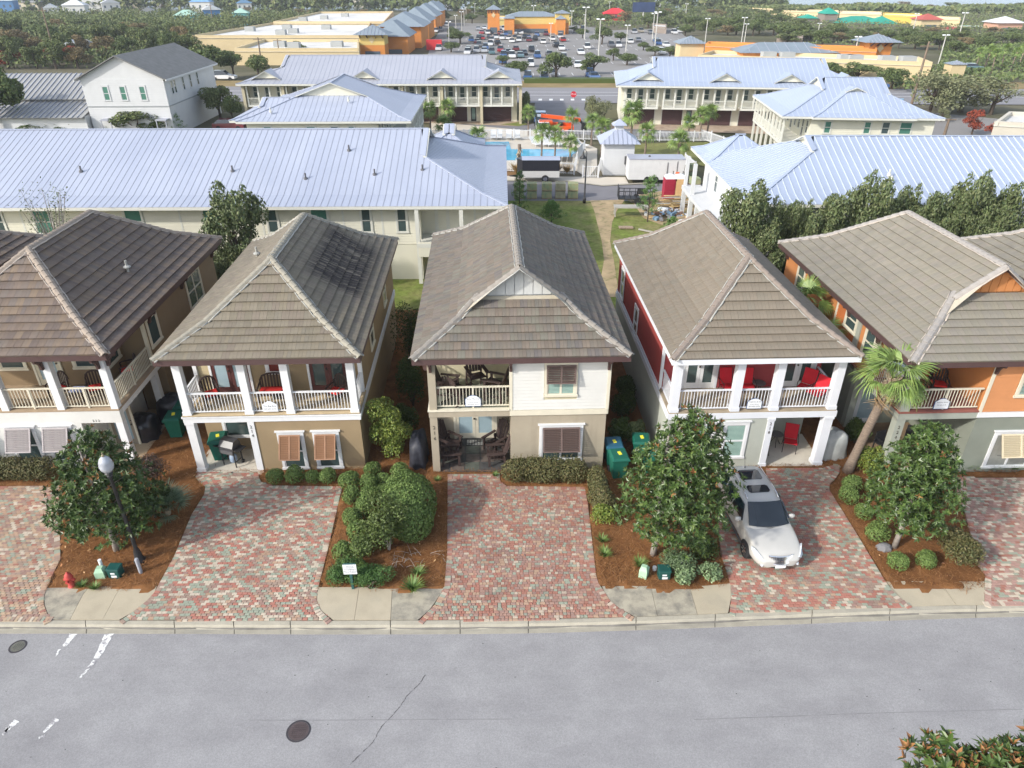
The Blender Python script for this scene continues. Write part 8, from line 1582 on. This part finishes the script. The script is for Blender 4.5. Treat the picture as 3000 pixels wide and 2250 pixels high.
parked('white sport utility car parked with its back to the viewer on the side street', 'white', (3.82, 90.81, 0), math.pi, None, .28, 1.0); parked('dark grey pickup parked between two cars on the side street', 'grey', (3.86, 95.08, 0), math.pi, None, .28, 1.0); parked('blue pickup parked farthest up the side street', 'blue', (3.79, 99.72, 0), math.pi, None, .0, 1.0); parked('white jeep parked beside the trees right of the white gabled building', 'white', (-53.86, 143.26, 0), math.pi / 2, None, .28, 1.0); parked('dark car by the fence left of the cream building', 'maroon', (-35.92, 94.45, 0), math.pi / 2, None, 0., .9); parked('dark blue pickup on the road behind the right terrace', 'blue', (62.59, 131.99, 0), 1.3, None, .0, 1.1); parked('dark car on the road by the kiosk at the right', 'teal', (94.56, 158.09, 0), 1.3, None, .0, 1.0); parked('blue car at the left end of the right terrace', 'blue', (15.35, 143.26, 0), .1, None, 0., .95)
m_pole = M('concrete_pole', (.50, .49, .45), .8, .05); m_wpole = M('wooden_pole', (.20, .15, .11), .9, .1)
def light_pole(lab, q, grp='car park light poles'):
 t = thing('light_pole', lab, 'light pole', (q[0], q[1], -.1), 0, grp); h = q[2]; w = .05 + h * .008; MB().tube([(0, 0, 0), (0, 0, h)], [w * 1.5, w], 6).build('pole', m_pole, t); b = MB(); a = h * .075
 b.bar((-a, 0, h), (a, 0, h), w).build('arm', m_pole, t)
 for s in (-1, 1): MB().box(s * a - a * .55, -a * .5, h - .02, s * a + a * .55, a * .5, h + a * .42).build('lamp_head', m_signw, t)
for i, q in enumerate([(-19.2, 271.0, 5.1, 0.7), (-17.5, 275.6, 6.0, 0.7), (-18.5, 306.9, 5.7, 0.8), (-19.5, 338.8, 5.2, 0.9), (-18.2, 391.2, 4.8, 1.0), (-17.1, 213.2, 6.1, 0.6), (7.7, 285.3, 7.5, 0.7), (11.1, 225.3, 5.1, 0.6), (20.7, 275.6, 6.2, 0.7), (22.1, 238.8, 8.6, 0.6), (26.8, 293.1, 4.4, 0.8), (20.8, 186.6, 8.0, 0.5), (29.2, 199.7, 6.0, 0.5), (39.8, 217.6, 8.2, 0.6), (42.7, 238.8, 7.0, 0.6), (55.9, 226.9, 6.2, 0.6), (65.5, 223.7, 6.6, 0.6), (65.4, 220.6, 5.2, 0.6), (88.1, 226.9, 5.0, 0.6), (71.9, 163.1, 5.9, 0.5), (91.0, 164.9, 6.1, 0.5), (131.1, 258.0, 6.1, 0.7), (130.8, 230.2, 7.5, 0.6), (74.6, 342.3, 6.3, 0.9), (48.8, 400.7, 5.3, 1.0)]):
 light_pole('tall pale light pole with twin lamp heads in the shopping car park' if i < 19 else 'twin headed light pole beside the right hand shops and road', q, 'car park light poles' if i < 19 else 'light poles at the right')
for q, lab in (((57.7, 108.7, 9.1, 0.2), 'tall leaning concrete utility pole beside the stop sign at right'), ((-104.8, 178.1, 10.9, 0.3), 'tall concrete utility pole rising from the woods at the left'), ((-51.8, 159.7, 6.1, 0.3), 'wooden utility pole left behind the terrace roof'), ((-51.9, 173.2, 4.8, 0.3), 'second wooden utility pole behind the left terrace roof'), ((51.9, 88.5, 2.3, 0.2), 'short dark wooden pole at the right beside the road'), ((-110.5, 293.1, 7.9, 0.5), 'thin utility pole at the top of the woods'), ((66.2, 161.4, 3.8, 0.3), 'dark post in front of the cream shop parapet'), ((43.6, 183.4, 3.7, 0.3), 'post left of the orange shop front'), ((48.1, 184.4, 3.6, 0.3), 'second post in front of the orange shop front')):
 t = thing('utility_pole', lab, 'utility pole', (q[0], q[1], -.1)); m = m_pole if q[2] > 12 else m_wpole; MB().tube([(0, 0, 0), (q[2] * .02, 0, q[2])], [.2, .12], 6).build('pole', m, t); MB().box(-.9, -.06, q[2] * .93, .9, .06, q[2] * .93 + .12).build('crossarm', m_wpole, t)
for q, lab in (((9.7, 119.3, 1.2, 0.3), 'red stop sign at the corner of the side street'), ((55.9, 108.7, 1.3, 0.3), 'red stop sign below a street name blade at the right')):
 t = thing('stop_sign', lab, 'sign', (q[0], q[1], -.1), rad(-4)); h = q[2]; MB().tube([(0, 0, 0), (0, 0, h)], .05, 6).build('post', m_pole, t); b = MB(); R_ = .48; b.extrude([(R_ * math.cos(a), -.06, h - .4 + R_ * math.sin(a)) for a in np.arange(8) * math.pi / 4 + math.pi / 8], (0, .03, 0)); b.build('sign_board', M('stop_red', (.50, .02, .035), .5, 0), t); text('STOP', .34, t, (0, -.065, h - .4), (rad(90), 0, 0), m_signw)
 if 'blade' in lab: MB().box(-.5, -.02, h + .1, .5, .02, h + .4).build('name_blade', M('blade_blue', (.25, .42, .60), .5, 0), t)
# trees of the car park and roads
OAKS = [(8.2, 143.3, 5.2, 3.6), (1.2, 146.0, 3.5, 2.6), (16.1, 151.8, 4.0, 3.0), (25.5, 222.1, 5.0, 3.4), (21.9, 244.2, 3.1, 2.2), (6.1, 273.3, 4.0, 2.7), (0.2, 298.5, 3.4, 2.3), (-14.8, 223.7, 3.8, 3.7), (-18.4, 244.2, 3.3, 2.2), (-15.5, 198.4, 2.6, 2.7), (-16.2, 322.1, 4.0, 3.2), (-29.1, 342.3, 3.9, 3.2), (25.1, 168.5, 2.6, 2.6), (34.7, 188.9, 2.4, 2.4), (37.5, 184.4, 2.6, 2.3), (34.3, 203.6, 2.2, 2.0), (31.4, 226.9, 3.1, 2.4), (21.1, 268.7, 2.0, 2.0), (23.3, 178.1, 2.9, 2.1), (-2.1, 168.5, 2.2, 1.7), (-8.6, 322.1, 4.3, 2.4), (66.4, 287.9, 4.8, 3.4), (68.5, 268.7, 4.8, 3.6), (73.4, 258.0, 5.8, 4.5), (82.9, 264.3, 5.0, 4.3), (79.1, 233.5, 5.6, 4.8), (84.8, 230.2, 5.1, 4.1), (85.1, 214.6, 4.6, 3.5), (98.4, 240.6, 5.1, 3.5), (99.8, 226.9, 3.8, 3.7), (106.3, 222.1, 4.1, 3.1), (117.7, 233.5, 3.9, 3.0), (109.4, 206.2, 4.0, 3.4), (107.4, 188.9, 3.7, 3.4), (122.9, 206.2, 3.3, 3.0), (63.4, 140.6, 3.4, 4.1), (59.8, 144.6, 3.2, 2.6), (65.3, 130.8, 3.9, 2.8), (48.4, 168.5, 3.3, 3.3), (-56.9, 143.3, 6.6, 3.9), (-53.5, 147.4, 5.3, 2.6), (-49.6, 180.2, 3.9, 2.8), (-47.8, 144.6, 4.6, 2.6)]
for i, q in enumerate(OAKS):
 z = ('round green tree beside the road in front of the car park', 'dark green tree standing among the parked cars', 'green tree between the shops and roads at the upper right', 'green tree behind the terrace and white building at the upper left')[0 if i < 3 else 1 if i < 21 else 2 if i < 39 else 3]
 tree(z, 'oak', q[0], q[1], q[2] * 1.05, q[3] * 1.1, ('trees by the road', 'trees of the car park', 'trees between the upper right shops', 'trees at the upper left')[0 if i < 3 else 1 if i < 21 else 2 if i < 39 else 3])
for q, lab in (((58.0, 104.0, 5.9, 3.5), 'wide grey green oak with pale trunk beside the road at the right'), ((64.6, 107.9, 5.0, 4.9), 'spreading grey green oak, the larger one at the right'), ((67.8, 105.9, 4.1, 3.6), 'thin grey green oak near the right edge'), ((57.5, 99.7, 1.8, 0.9), 'small grey shrub by the dark wooden pole')): tree(lab, 'grey', q[0], q[1], q[2] * 1.1, q[3] * 1.2, None)
tree('bright red leafed bush on the straw by the right road', 'red', *(56.6, 90.8, 2.1, 1.0)[:2], 3.2, 1.5, None, 'shrub'); tree('dull red bush right of the bright red one', 'red', *(57.7, 88.0, 1.7, 1.1)[:2], 2.4, 1.6, None, 'shrub')
for i, q in enumerate([(95.0, 158.1, 4.1, 1.2), (97.9, 159.7, 4.3, 1.3), (96.7, 154.9, 4.1, 1.2), (102.4, 161.4, 4.4, 1.3), (100.2, 154.9, 4.4, 1.2), (104.9, 159.7, 4.5, 1.3)]):
 t = copy_tree(PALM); t.location = (q[0], q[1], -.05); t.rotation_euler = (.1, .0, i * 1.7); t.scale = (q[3] * 1.9, q[3] * 1.9, q[2] * .85); fit_crown(t, q[3] * 2 / (q[2] * .85)); t['label'] = 'tall palm of the cluster at the right edge below the salmon roofs'; t['group'] = 'palm cluster at the right edge'
# woods and the town beyond
rw = random.Random(17)
def scatter(lab, kinds, rows, grp):
 for (yb, xa, xb, step, hp, wp) in rows:
  x = xa
  while x < xb:
   X = GROUNDX(x, yb + rw.uniform(-3, 3)); s = X[2]; tree(lab, rw.choice(kinds), X[0], X[1], max(2.2, hp * s * rw.uniform(.8, 1.25)), max(1.5, wp * s * .5 * rw.uniform(.85, 1.3)), grp); x += step * rw.uniform(.7, 1.3)
def GROUNDX(px, py):
 a, b = (px - 1106) / 1528, (py - 829.5) / 1528; c, s = math.cos(rad(30.05)), math.sin(rad(30.05)); t = CAMH / (s + b * c); return (a * t, t * (c - b * s), t / 1528)
scatter('tree in the dense wood behind the white gabled building', ['wood', 'wood', 'wood', 'brown', 'oak'], [(146, 30, 190, 44, 56, 62), (126, 0, 440, 42, 52, 62), (106, 0, 430, 42, 44, 58), (88, 0, 420, 40, 38, 54), (72, 0, 410, 38, 28, 48), (58, 0, 560, 40, 20, 40)], 'trees of the wood at the upper left')
scatter('tree between the distant houses at the upper left', ['wood', 'wood', 'brown'], [(44, 0, 800, 46, 17, 32), (31, 0, 830, 46, 14, 28), (17, 0, 900, 42, 14, 28)], 'trees between the distant houses')
for q in ((-106.40, 163.12, 0), (-98.78, 168.45, 0), (-97.96, 172.20, 0)): tree('dark red shrubby tree at the edge of the wood behind the annex', 'red', q[0], q[1], 4.2, 3.2, 'red trees at the wood edge')
scatter('tree in the wooded belt beyond the shops', ['wood', 'wood', 'oak', 'brown'], [(48, 1240, 1480, 40, 24, 46), (36, 1000, 1740, 40, 18, 42), (25, 900, 1720, 44, 14, 38), (16, 1720, 2212, 44, 9, 38), (58, 1400, 1720, 38, 24, 48), (74, 1480, 1760, 44, 28, 52), (74, 1720, 2212, 56, 11, 40), (92, 1700, 2212, 46, 22, 54), (104, 1940, 2212, 50, 30, 52)], 'trees of the wooded belt')
def belt(x0, x1, y0, n, h, seed, name):
 r = np.random.default_rng(seed); P = np.c_[r.uniform(x0, x1, n), r.uniform(y0, y0 + 30, n), np.zeros(n)]; hh = h * (.75 + .25 * np.sin(P[:, 0] * .09) * np.sin(P[:, 0] * .023)) ; P[:, 2] = hh * np.sqrt(r.random(n)); V = leaves(P, np.tile((0, -.5, .8), (n, 1)), 3.0, 2.2, r, .8); o = place(np_mesh(name, V, quads(V), g_far1), name); return tag(o, kind='stuff')
belt(-420, 150, 430, 9000, 9.5, 1, 'distant_woods'); belt(110, 420, 405, 6000, 3.6, 2, 'distant_woods')
def thicket(poly, n, h, seed, mat, name='wood_undergrowth'):
 """scrub between the trees, nobody could count it"""
 r = np.random.default_rng(seed); P_ = np.array([p[:2] for p in poly]); lo, hi = P_.min(0), P_.max(0); q = r.uniform(lo, hi, (n * 3, 2)); q = q[inside(q[:, 0], q[:, 1], poly)][:n]; m = len(q); s_ = q[:, 1] / 150; z = h * s_ * (.35 + .65 * (.5 + .5 * np.sin(q[:, 0] * .5 / s_) * np.sin(q[:, 1] * .31))) * np.sqrt(r.random(m)); P = np.c_[q, z]; V = leaves(P, np.tile((0, -.4, .8), (m, 1)), .75, .5, r, .8); return tag(place(np_mesh(name, V, quads(V), mat), name), kind='stuff')
thicket([(-112.00, 159.73, 0), (-87.89, 161.41, 0), (-73.84, 180.18, 0), (-97.31, 238.77, 0), (-93.69, 293.07, 0), (-79.38, 335.28, 0), (-224.05, 335.28, 0)], 40000, 2.6, 5, g_far1); thicket([(-224.05, 335.28, 0), (-67.65, 335.28, 0), (-60.88, 511.85, 0), (-338.68, 511.85, 0)], 9000, .7, 6, g_far1); thicket([(24.29, 287.87, 0), (60.98, 277.98, 0), (92.44, 255.92, 0), (170.42, 496.61, 0), (123.90, 545.26, 0), (-30.41, 496.61, 0), (-12.16, 373.43, 0)], 20000, 1.5, 7, g_far1); thicket([(80.15, 220.59, 0), (140.55, 208.96, 0), (283.87, 432.06, 0), (170.42, 496.61, 0)], 12000, .55, 9, g_far1); thicket([(61.84, 134.95, 0), (65.91, 126.41, 0), (94.99, 138.04, 0), (144.19, 214.62, 0), (109.02, 198.44, 0), (88.28, 159.73, 0)], 5000, 1.6, 8, g_oak)
# distant houses, shops
m_wins = M('far_window', (.10, .13, .16), .2, .1)
def far_house(lab, p, w, d, h, wall, roof, rz=0., hip=True, grp=None, over=.4, rise=None, nw=3):
 t = thing('house', lab, 'house', (p[0], p[1], -.1), rz, grp); MB().box(-w / 2, 0, 0, w / 2, d, h).build('wall', wall, t); e = over; r_ = rise or min(w, d) * .3; b = MB()
 B = [(-w / 2 - e, -e, h), (w / 2 + e, -e, h), (w / 2 + e, d + e, h), (-w / 2 - e, d + e, h)]
 if hip:
  q = min(w, d) / 2; T = [(-w / 2 + q, d / 2, h + r_), (w / 2 - q, d / 2, h + r_)] if w > d else [(0, q, h + r_), (0, d - q, h + r_)]
  b.add(B + T, [(3, 2, 1, 0), (0, 1, 5, 4), (1, 2, 5), (2, 3, 4, 5), (3, 0, 4)] if w > d else [(3, 2, 1, 0), (0, 1, 4), (1, 2, 5, 4), (2, 3, 5), (3, 0, 4, 5)])
 else: b.add(B + [(0, -e, h + r_), (0, d + e, h + r_)], [(3, 2, 1, 0), (0, 1, 4), (1, 2, 5, 4), (2, 3, 5), (3, 0, 4, 5)])
 b.build('roof', roof, t); wm = MB().box(-.45, -.06, -.6, .45, 0, .6).mesh('window', m_wins)
 for i in range(nw): place(wm, 'window', t, (-w / 2 + w * (i + .5) / nw, 0, h * .6))
 return t
def paint(n, c): return M(n, c, .8, .05, .3, .2)
w_w, w_b, w_t, w_y, w_c = paint('house_white', (.62, .62, .60)), paint('house_blue', (.10, .22, .42)), paint('house_teal', (.16, .42, .42)), paint('house_yellow', (.58, .46, .20)), paint('house_cream', (.58, .52, .40)); r_g, r_w, r_b, r_gr, r_t = paint('roof_grey', (.30, .31, .32)), paint('roof_white', (.60, .62, .64)), paint('roof_blue', (.18, .34, .55)), paint('roof_seagreen', (.34, .52, .44)), paint('roof_tan', (.40, .36, .28))
for lab, p, w, d, h, wa, ro, rz, hip in [('blue and white house at the top left corner', (-253.94, 400.66, 0), 12, 10, 7, w_b, r_w, .2, True), ('cream house with grey roof near the top left', (-261.34, 432.06, 0), 16, 10, 5, w_c, r_g, 0, True), ('wide white roofed house at the top of the wood', (-258.77, 455.80, 0), 22, 12, 5, w_w, r_w, .1, True), ('small white gabled house among trees at the top left', (-220.70, 382.10, 0), 8, 9, 4, w_w, r_w, .4, False), ('white house with pale roof and porch', (-200.10, 365.14, 0), 13, 10, 6, w_w, r_w, .2, True), ('pale two storey house in the upper left town', (-225.55, 432.06, 0), 15, 12, 7, w_w, r_g, .1, True), ('white gabled house right of the pale two storey one', (-210.66, 421.07, 0), 12, 10, 5, w_w, r_w, .5, False), ('grey roofed house at the top of the wood centre', (-215.24, 455.80, 0), 13, 10, 6, w_c, r_g, 0, True), ('white A shaped gable house near the top', (-206.28, 468.65, 0), 10, 10, 5, w_w, r_w, 0, False), ('house with blue metal roof in the trees', (-159.82, 410.62, 0), 14, 11, 6, w_w, r_b, .1, True), ('pale house with roof lantern near the top', (-182.86, 482.23, 0), 9, 9, 8, w_w, r_gr, 0, True), ('grey gabled cottage in the wood', (-156.19, 342.29, 0), 9, 8, 4, w_w, r_g, .3, False), ('cottage with sea green roof in the wood', (-126.94, 309.83, 0), 12, 9, 4, w_t, r_gr, .2, True), ('bright blue house with white gable roof', (-118.81, 315.83, 0), 9, 9, 6, w_b, r_w, .35, False), ('teal house behind a thin pole', (-105.57, 309.83, 0), 8, 8, 5, w_t, r_gr, .2, True), ('small teal cottage hidden in trees behind the annex', (-105.29, 186.64, 0), 5, 5, 3, w_t, r_w, .3, False), ('small white cottage hidden behind the gable roof', (-100.84, 186.64, 0), 5, 5, 3, w_w, r_w, .6, False), ('white house with bluish roof at the top centre left', (-140.60, 421.07, 0), 10, 9, 5, w_w, r_b, .3, False), ('yellow house among trees at the top centre', (-133.47, 455.80, 0), 12, 10, 5, w_y, r_t, 0, True), ('tan hip roofed house left of the orange shops', (-89.48, 482.23, 0), 16, 12, 5, w_c, r_t, 0, True), ('white house at the top centre', (-116.48, 496.61, 0), 14, 10, 5, w_w, r_g, 0, True)]:
 far_house(lab, p, w * .72, d * .7, h * .85, wa, ro, rz, hip, 'distant houses')
def block(lab, corners, z, wall, roof, par_h=.7, name='shop_building'):
 """flat roofed building from its four roof corners (near left, near right, far right, far left)"""
 t = thing(name, lab, 'building'); c = [(p[0], p[1]) for p in corners]; MB().prism(c, -.1, z - par_h).build('wall', wall, t); n = 4
 for i in range(4):
  a, b = Vector(c[i]), Vector(c[(i + 1) % 4]); d = (b - a).normalized(); nn = Vector((-d.y, d.x)) * .35; MB().prism([tuple(a), tuple(b), tuple(b + nn), tuple(a + nn)], z - par_h, z - .01 * i).build('parapet', wall, t)
 MB().prism([tuple(Vector(q) * .999) for q in c], z - par_h, z - par_h + .03).build('flat_roof', roof, t); return t
m_scr = paint('shop_cream', (.58, .47, .28)); m_sor = paint('shop_orange', (.60, .235, .06)); m_sye = paint('shop_yellow', (.62, .46, .16)); m_srf = M('white_membrane_roof', (.64, .63, .60), .8, .08, .08, .2, stain=((.48, .46, .42), .1, .5, .7)); m_shp = M('slate_blue_metal_roof', (.215, .26, .30), .5, .08, .4, .35); m_acu = paint('rooftop_unit', (.36, .37, .36))
K1 = block('large flat roofed shop block with cream walls, upper left of the terraces', [(-60.03, 168.40, 3.3), (-33.06, 168.40, 3.3), (-37.84, 193.87, 3.3), (-61.27, 193.87, 3.3)], 3.3, m_scr, m_srf); K2 = block('long flat white roofed store behind the cream shop block', [(-82.35, 201.72, 3.6), (-37.50, 201.72, 3.6), (-46.24, 258.97, 3.6), (-77.97, 258.97, 3.6)], 3.6, m_scr, m_srf); K3 = block('far flat white roofed store beyond the others', [(-77.14, 256.39, 4), (-41.26, 256.39, 4), (-49.01, 330.40, 4), (-78.63, 326.14, 4)], 4, m_scr, m_srf)
def units(par, pts, z):
 for p in pts: MB().box(p[0] - 1.3, p[1] - 1., z - .7, p[0] + 1.3, p[1] + 1., z + .55).build('rooftop_unit', m_acu, par)
units(K1, [(-53.41, 180.27, 3.3), (-49.22, 176.54, 3.3), (-40.30, 180.27, 3.3)], 3.3); units(K2, [(-62.57, 213.60, 3.6), (-60.66, 219.11, 3.6), (-75.24, 226.91, 3.6), (-66.90, 235.25, 3.6), (-55.20, 235.25, 3.6)], 3.6); units(K3, [(-70.96, 270.22, 4), (-62.71, 299.13, 4), (-66.67, 282.36, 4)], 4)
def tower(lab, p, w, h, rise, wall, roof=None, d=None, over=.16, low=None, diamond=False, rz=0., name='shop_tower'):
 """hip roofed shop pavilion; w is the width of its roof"""
 e = w * over / 2; w -= 2 * e; d = d or w; t = thing(name, lab, 'building', (p[0], p[1], -.1), rz); MB().box(-w / 2, 0, 0, w / 2, d, h * (.55 if low else 1)).build('wall', low or wall, t)
 if low: MB().box(-w / 2 - .03, -.03, h * .55, w / 2 + .03, d + .03, h).build('upper_wall', wall, t)
 B = [(-w / 2 - e, -e, h), (w / 2 + e, -e, h), (w / 2 + e, d + e, h), (-w / 2 - e, d + e, h)]; q = min(w, d) / 2; T = [(-w / 2 + q, d / 2, h + rise), (w / 2 - q + .01, d / 2, h + rise)] if w >= d else [(0, q, h + rise), (.01, d - q, h + rise)]
 MB().add(B + T, [(3, 2, 1, 0), (0, 1, 5, 4), (1, 2, 5), (2, 3, 4, 5), (3, 0, 4)] if w >= d else [(3, 2, 1, 0), (0, 1, 4), (1, 2, 5, 4), (2, 3, 5), (3, 0, 4, 5)]).build('roof', roof or m_shp, t)
 if not roof:
  sm = MB()
  for k in range(1, 10): x = -w / 2 - e + (w + 2 * e) * k / 10; f_ = min(1, min(x + w / 2 + e, w / 2 + e - x) / (q + e)); sm.bar((x, -e, h + .03), (x, -e + (d / 2 + e) * f_, h + .03 + rise * f_), .1)
  tag(sm.build('seams', m_seam2, t), kind='stuff')
 if diamond:
  z = h * .78; MB().add([(0, -.1, z - .8), (.7, -.1, z), (0, -.1, z + .8), (-.7, -.1, z)], [(0, 1, 2, 3)]).build('diamond_emblem', m_scr, t)
  for x in (-w / 2 + .3, -w / 6, w / 6, w / 2 - .3): MB().bar((x, -.05, h * .86), (x, -e + .1, h), .2).build('eave_bracket', m_dkbr, t)
 MB().box(-w * .3, -.08, .1, w * .3, -.02, h * .28).build('shop_window', m_wins, t); return t
tower('orange tower with yellow upper part, diamond emblem and grey hip roof, upper centre left', (-33.1, 185), 8.4, 4.9, 2.0, m_sye, None, None, .3, m_sor, True); tower('orange shop wing right of the diamond tower', (-29.5, 193), 9.1, 4.0, 3.3, m_sor, None, 14)
for i, (q, d, lab) in enumerate([(((-29.6, 210), 12.8, 5.2, 3.2), 18, 'orange wing with a large grey hip roof, middle of the row of shop towers'), (((-29.6, 238), 10.5, 5.0, 3.6), 18, 'orange gabled shop wing behind the large hip roof'), (((-30.4, 270), 10.4, 4.9, 3.7), 20, 'orange shop wing, third from the far end'), (((-30.9, 300), 9.7, 5.3, 3.2), 20, 'orange shop wing, second from the far end'), (((-31.3, 330), 5.3, 5.5, 2.1), 14, 'farthest small orange shop tower of the row')]): tower(lab, *q, m_sor, None, d)
tag(MB().box(-2.0, 0, 0, 2.0, 1.5, 2.4).build('red_kiosk', M('red_shopfront', (.55, .03, .035), .5, .05), loc=(-20.31, 203.57, 0)), 'bright red shop front beside the orange wings', 'kiosk')
# restaurant plaza at the far end of the car park
P1 = block('low tan and orange shops at the far end of the car park', [(-8.21, 306.78, 2.4), (22.50, 306.78, 2.4), (24.79, 328.16, 2.4), (-8.77, 328.16, 2.4)], 2.4, m_sye, m_srf, .4); tower('orange tower at the left of the far shops', (-6.1, 262), 5.2, 7.2, 1.4, m_sor, None, None, .25, None, True); tower('long grey hip roof in the middle of the far shops', (6.8, 266), 18.2, 5.0, 1.4, m_sye, None, 9, .05, m_sor); tower('small tower with grey roof at the right of the far shops', (16.6, 262), 5.5, 6.1, 1.0, m_sye, None, None, .2, m_sor); tower('orange gabled entrance left in the far shops', (-0.9, 260), 3.9, 4.7, 1.1, m_sor, None, 5); tower('orange gabled entrance right in the far shops', (16.0, 259), 3.6, 4.6, 1.0, m_sor, None, 5)
# right hand shops
K4 = block('long cream and yellow shop block with flat roof behind the right terrace', [(36.89, 154.08, 3.3), (76.34, 140.33, 3.3), (78.84, 150.41, 3.3), (42.28, 164.05, 3.3)], 3.3, m_scr, m_srf); units(K4, [(63.86, 148.63, 3.3), (65.27, 147.76, 3.3), (70.56, 146.05, 3.3), (74.08, 145.20, 3.3), (50.84, 154.08, 3.3), (54.20, 153.15, 3.3)], 3.3)
O1 = block('orange shop wall behind the cream block at right', [(41.64, 168.43, 4.2), (72.71, 155.28, 4.2), (75.54, 161.60, 4.2), (43.71, 174.56, 4.2)], 4.2, m_sor, m_srf, .6); tower('broad grey hip roof on the orange shops at right', (56.4, 158), 20.2, 3.4, 1.6, m_sor, None, 9, .06); tower('orange tower with diamond emblem and grey hip roof at right', (75.5, 160), 7.8, 5.2, 1.4, m_sor, None, None, .4, None, True); tower('cream corner pavilion with grey roof at the left of the right shops', (39.7, 172), 6.5, 4.0, 1.4, m_scr, None, None, .2)
m_grn = paint('bright_green_roof', (.025, .30, .22)); m_rdr = paint('red_roof', (.42, .10, .08)); m_sal = paint('salmon_wall', (.56, .32, .23)); m_stn = paint('stone_brown', (.24, .20, .17))
for lab, q, d, wa, ro in [('brown stone tower with bright green roof at the left of the green roofed restaurant', ((132.3, 330), 6.3, 3.1, 2.1), 8, m_stn, m_grn), ('long bright green roofed restaurant', ((144.7, 325), 25.6, -0.4, 2.6), 16, m_stn, m_grn), ('green gabled wing at the right of the green roofed restaurant', ((149.7, 318), 10.8, 0.1, 2.6), 9, m_stn, m_grn), ('small pavilion with green pointed roof', ((126.0, 335), 6.6, 1.2, 1.4), 8, m_stn, m_grn), ('cream tower with red pyramid roof', ((158.5, 300), 9.1, 2.4, 2.0), None, m_scr, m_rdr), ('low wing with red roof right of the red pyramid tower', ((160.5, 285), 13.4, -0.5, 1.1), 9, m_sal, m_rdr), ('low wing with pale green roof behind the red one', ((176.5, 300), 19.3, -0.8, 1.0), 10, m_scr, r_gr), ('salmon pavilion with pale hip roof at the right edge', ((179.4, 285), 10.6, 2.1, 2.0), None, m_sal, r_w), ('kiosk with grey roof beside the palms at right', ((82.3, 142), 3.1, 2.8, 0.6), None, m_scr, None), ('small yellow and white petrol kiosk', ((107.5, 290), 4.4, -0.6, 0.6), 4, w_y, r_w)]: tower(lab, *q, wa, ro, d)
for lab, c, z, wa in [('bright yellow store with stepped parapet', [(153.96, 330.66, 2.8), (162.48, 315.51, 2.8), (172.10, 334.67, 2.8), (161.52, 347.30, 2.8)], 2.8, paint('bright_yellow', (.60, .42, .09))), ('cream big store left of the yellow one', [(142.79, 347.30, 2.8), (155.20, 334.67, 2.8), (164.97, 356.25, 2.8), (150.16, 365.66, 2.8)], 2.8, m_scr), ('low beige store in the far row', [(127.96, 378.38, 2.5), (147.00, 359.15, 2.5), (154.69, 378.38, 2.5), (133.18, 394.17, 2.5)], 2.5, m_scr), ('far beige store with plain walls', [(111.10, 423.58, 2.5), (130.90, 394.17, 2.5), (138.44, 417.36, 2.5), (116.19, 443.38, 2.5)], 2.5, m_scr), ('cream store at the far right row', [(165.33, 317.89, 2.2), (173.57, 307.63, 2.2), (181.16, 321.46, 2.2), (172.81, 332.65, 2.2)], 2.2, m_scr), ('grey roofed diner left of the petrol kiosk', [(76.25, 225.81, 2), (82.29, 222.27, 2), (86.20, 233.23, 2), (79.92, 237.11, 2)], 2, m_stn), ('low dark roofed store in the trees of the car park', [(47.69, 268.27, 2), (51.47, 263.34, 2), (54.37, 278.67, 2), (50.43, 284.18, 2)], 2, m_stn), ('cream bank building cut by the right edge', [(53.36, 82.12, 3), (59.52, 79.90, 3), (66.11, 87.24, 3), (58.99, 88.86, 3)], 3, paint('pale_stucco', (.55, .51, .43)))]: block(lab, c, z, wa, m_srf, .5)
t = thing('billboard', 'dark blue billboard on a post above the trees', 'billboard', (53.02, 322.07, 0)); MB().tube([(0, 0, 0), (0, 0, 4)], .3, 8).build('post', m_pole, t); MB().box(-4.5, -.3, 4, 4.5, .3, 7.5).build('board', M('billboard_blue', (.03, .05, .12), .5, .3, .3), t)
for q, c, lab in (((21.33, 528.04, 0), w_y, 'small yellow building in the far trees'), ((43.49, 482.23, 0), paint('brick_red', (.40, .12, .08)), 'small red roofed building in the far trees'), ((92.95, 496.61, 0), w_w, 'small white building in the far trees at centre right'), ((-35.51, 468.65, 0), w_w, 'long white building at the top beyond the shop towers'), ((132.24, 528.04, 0), w_c, 'pale building at the top beyond the belt of trees'), ((44.68, 342.29, 0), paint('red_umbrella', (.55, .04, .05)), 'small red roofed stand in the middle of the trees')): far_house(lab, q, 10, 7, 2.6, c, r_w if c != MATS['red_umbrella'] else c, 0, True, None)

# ---------------------------------------------------------------- thin sea air
hz = MB().box(-1500, -58, -1.2, 1500, 1400, 17.6).build('haze'); hz['kind'] = 'stuff'
hm = bpy.data.materials.new('haze_air'); hm.use_nodes = True; hn = hm.node_tree; hn.nodes.clear(); pv = hn.nodes.new('ShaderNodeVolumePrincipled'); pv.inputs['Color'].default_value = (.86, .92, 1, 1); pv.inputs['Density'].default_value = .00024; ho = hn.nodes.new('ShaderNodeOutputMaterial'); hn.links.new(pv.outputs[0], ho.inputs['Volume']); hz.data.materials.append(hm)
S.cycles.volume_bounces = 0
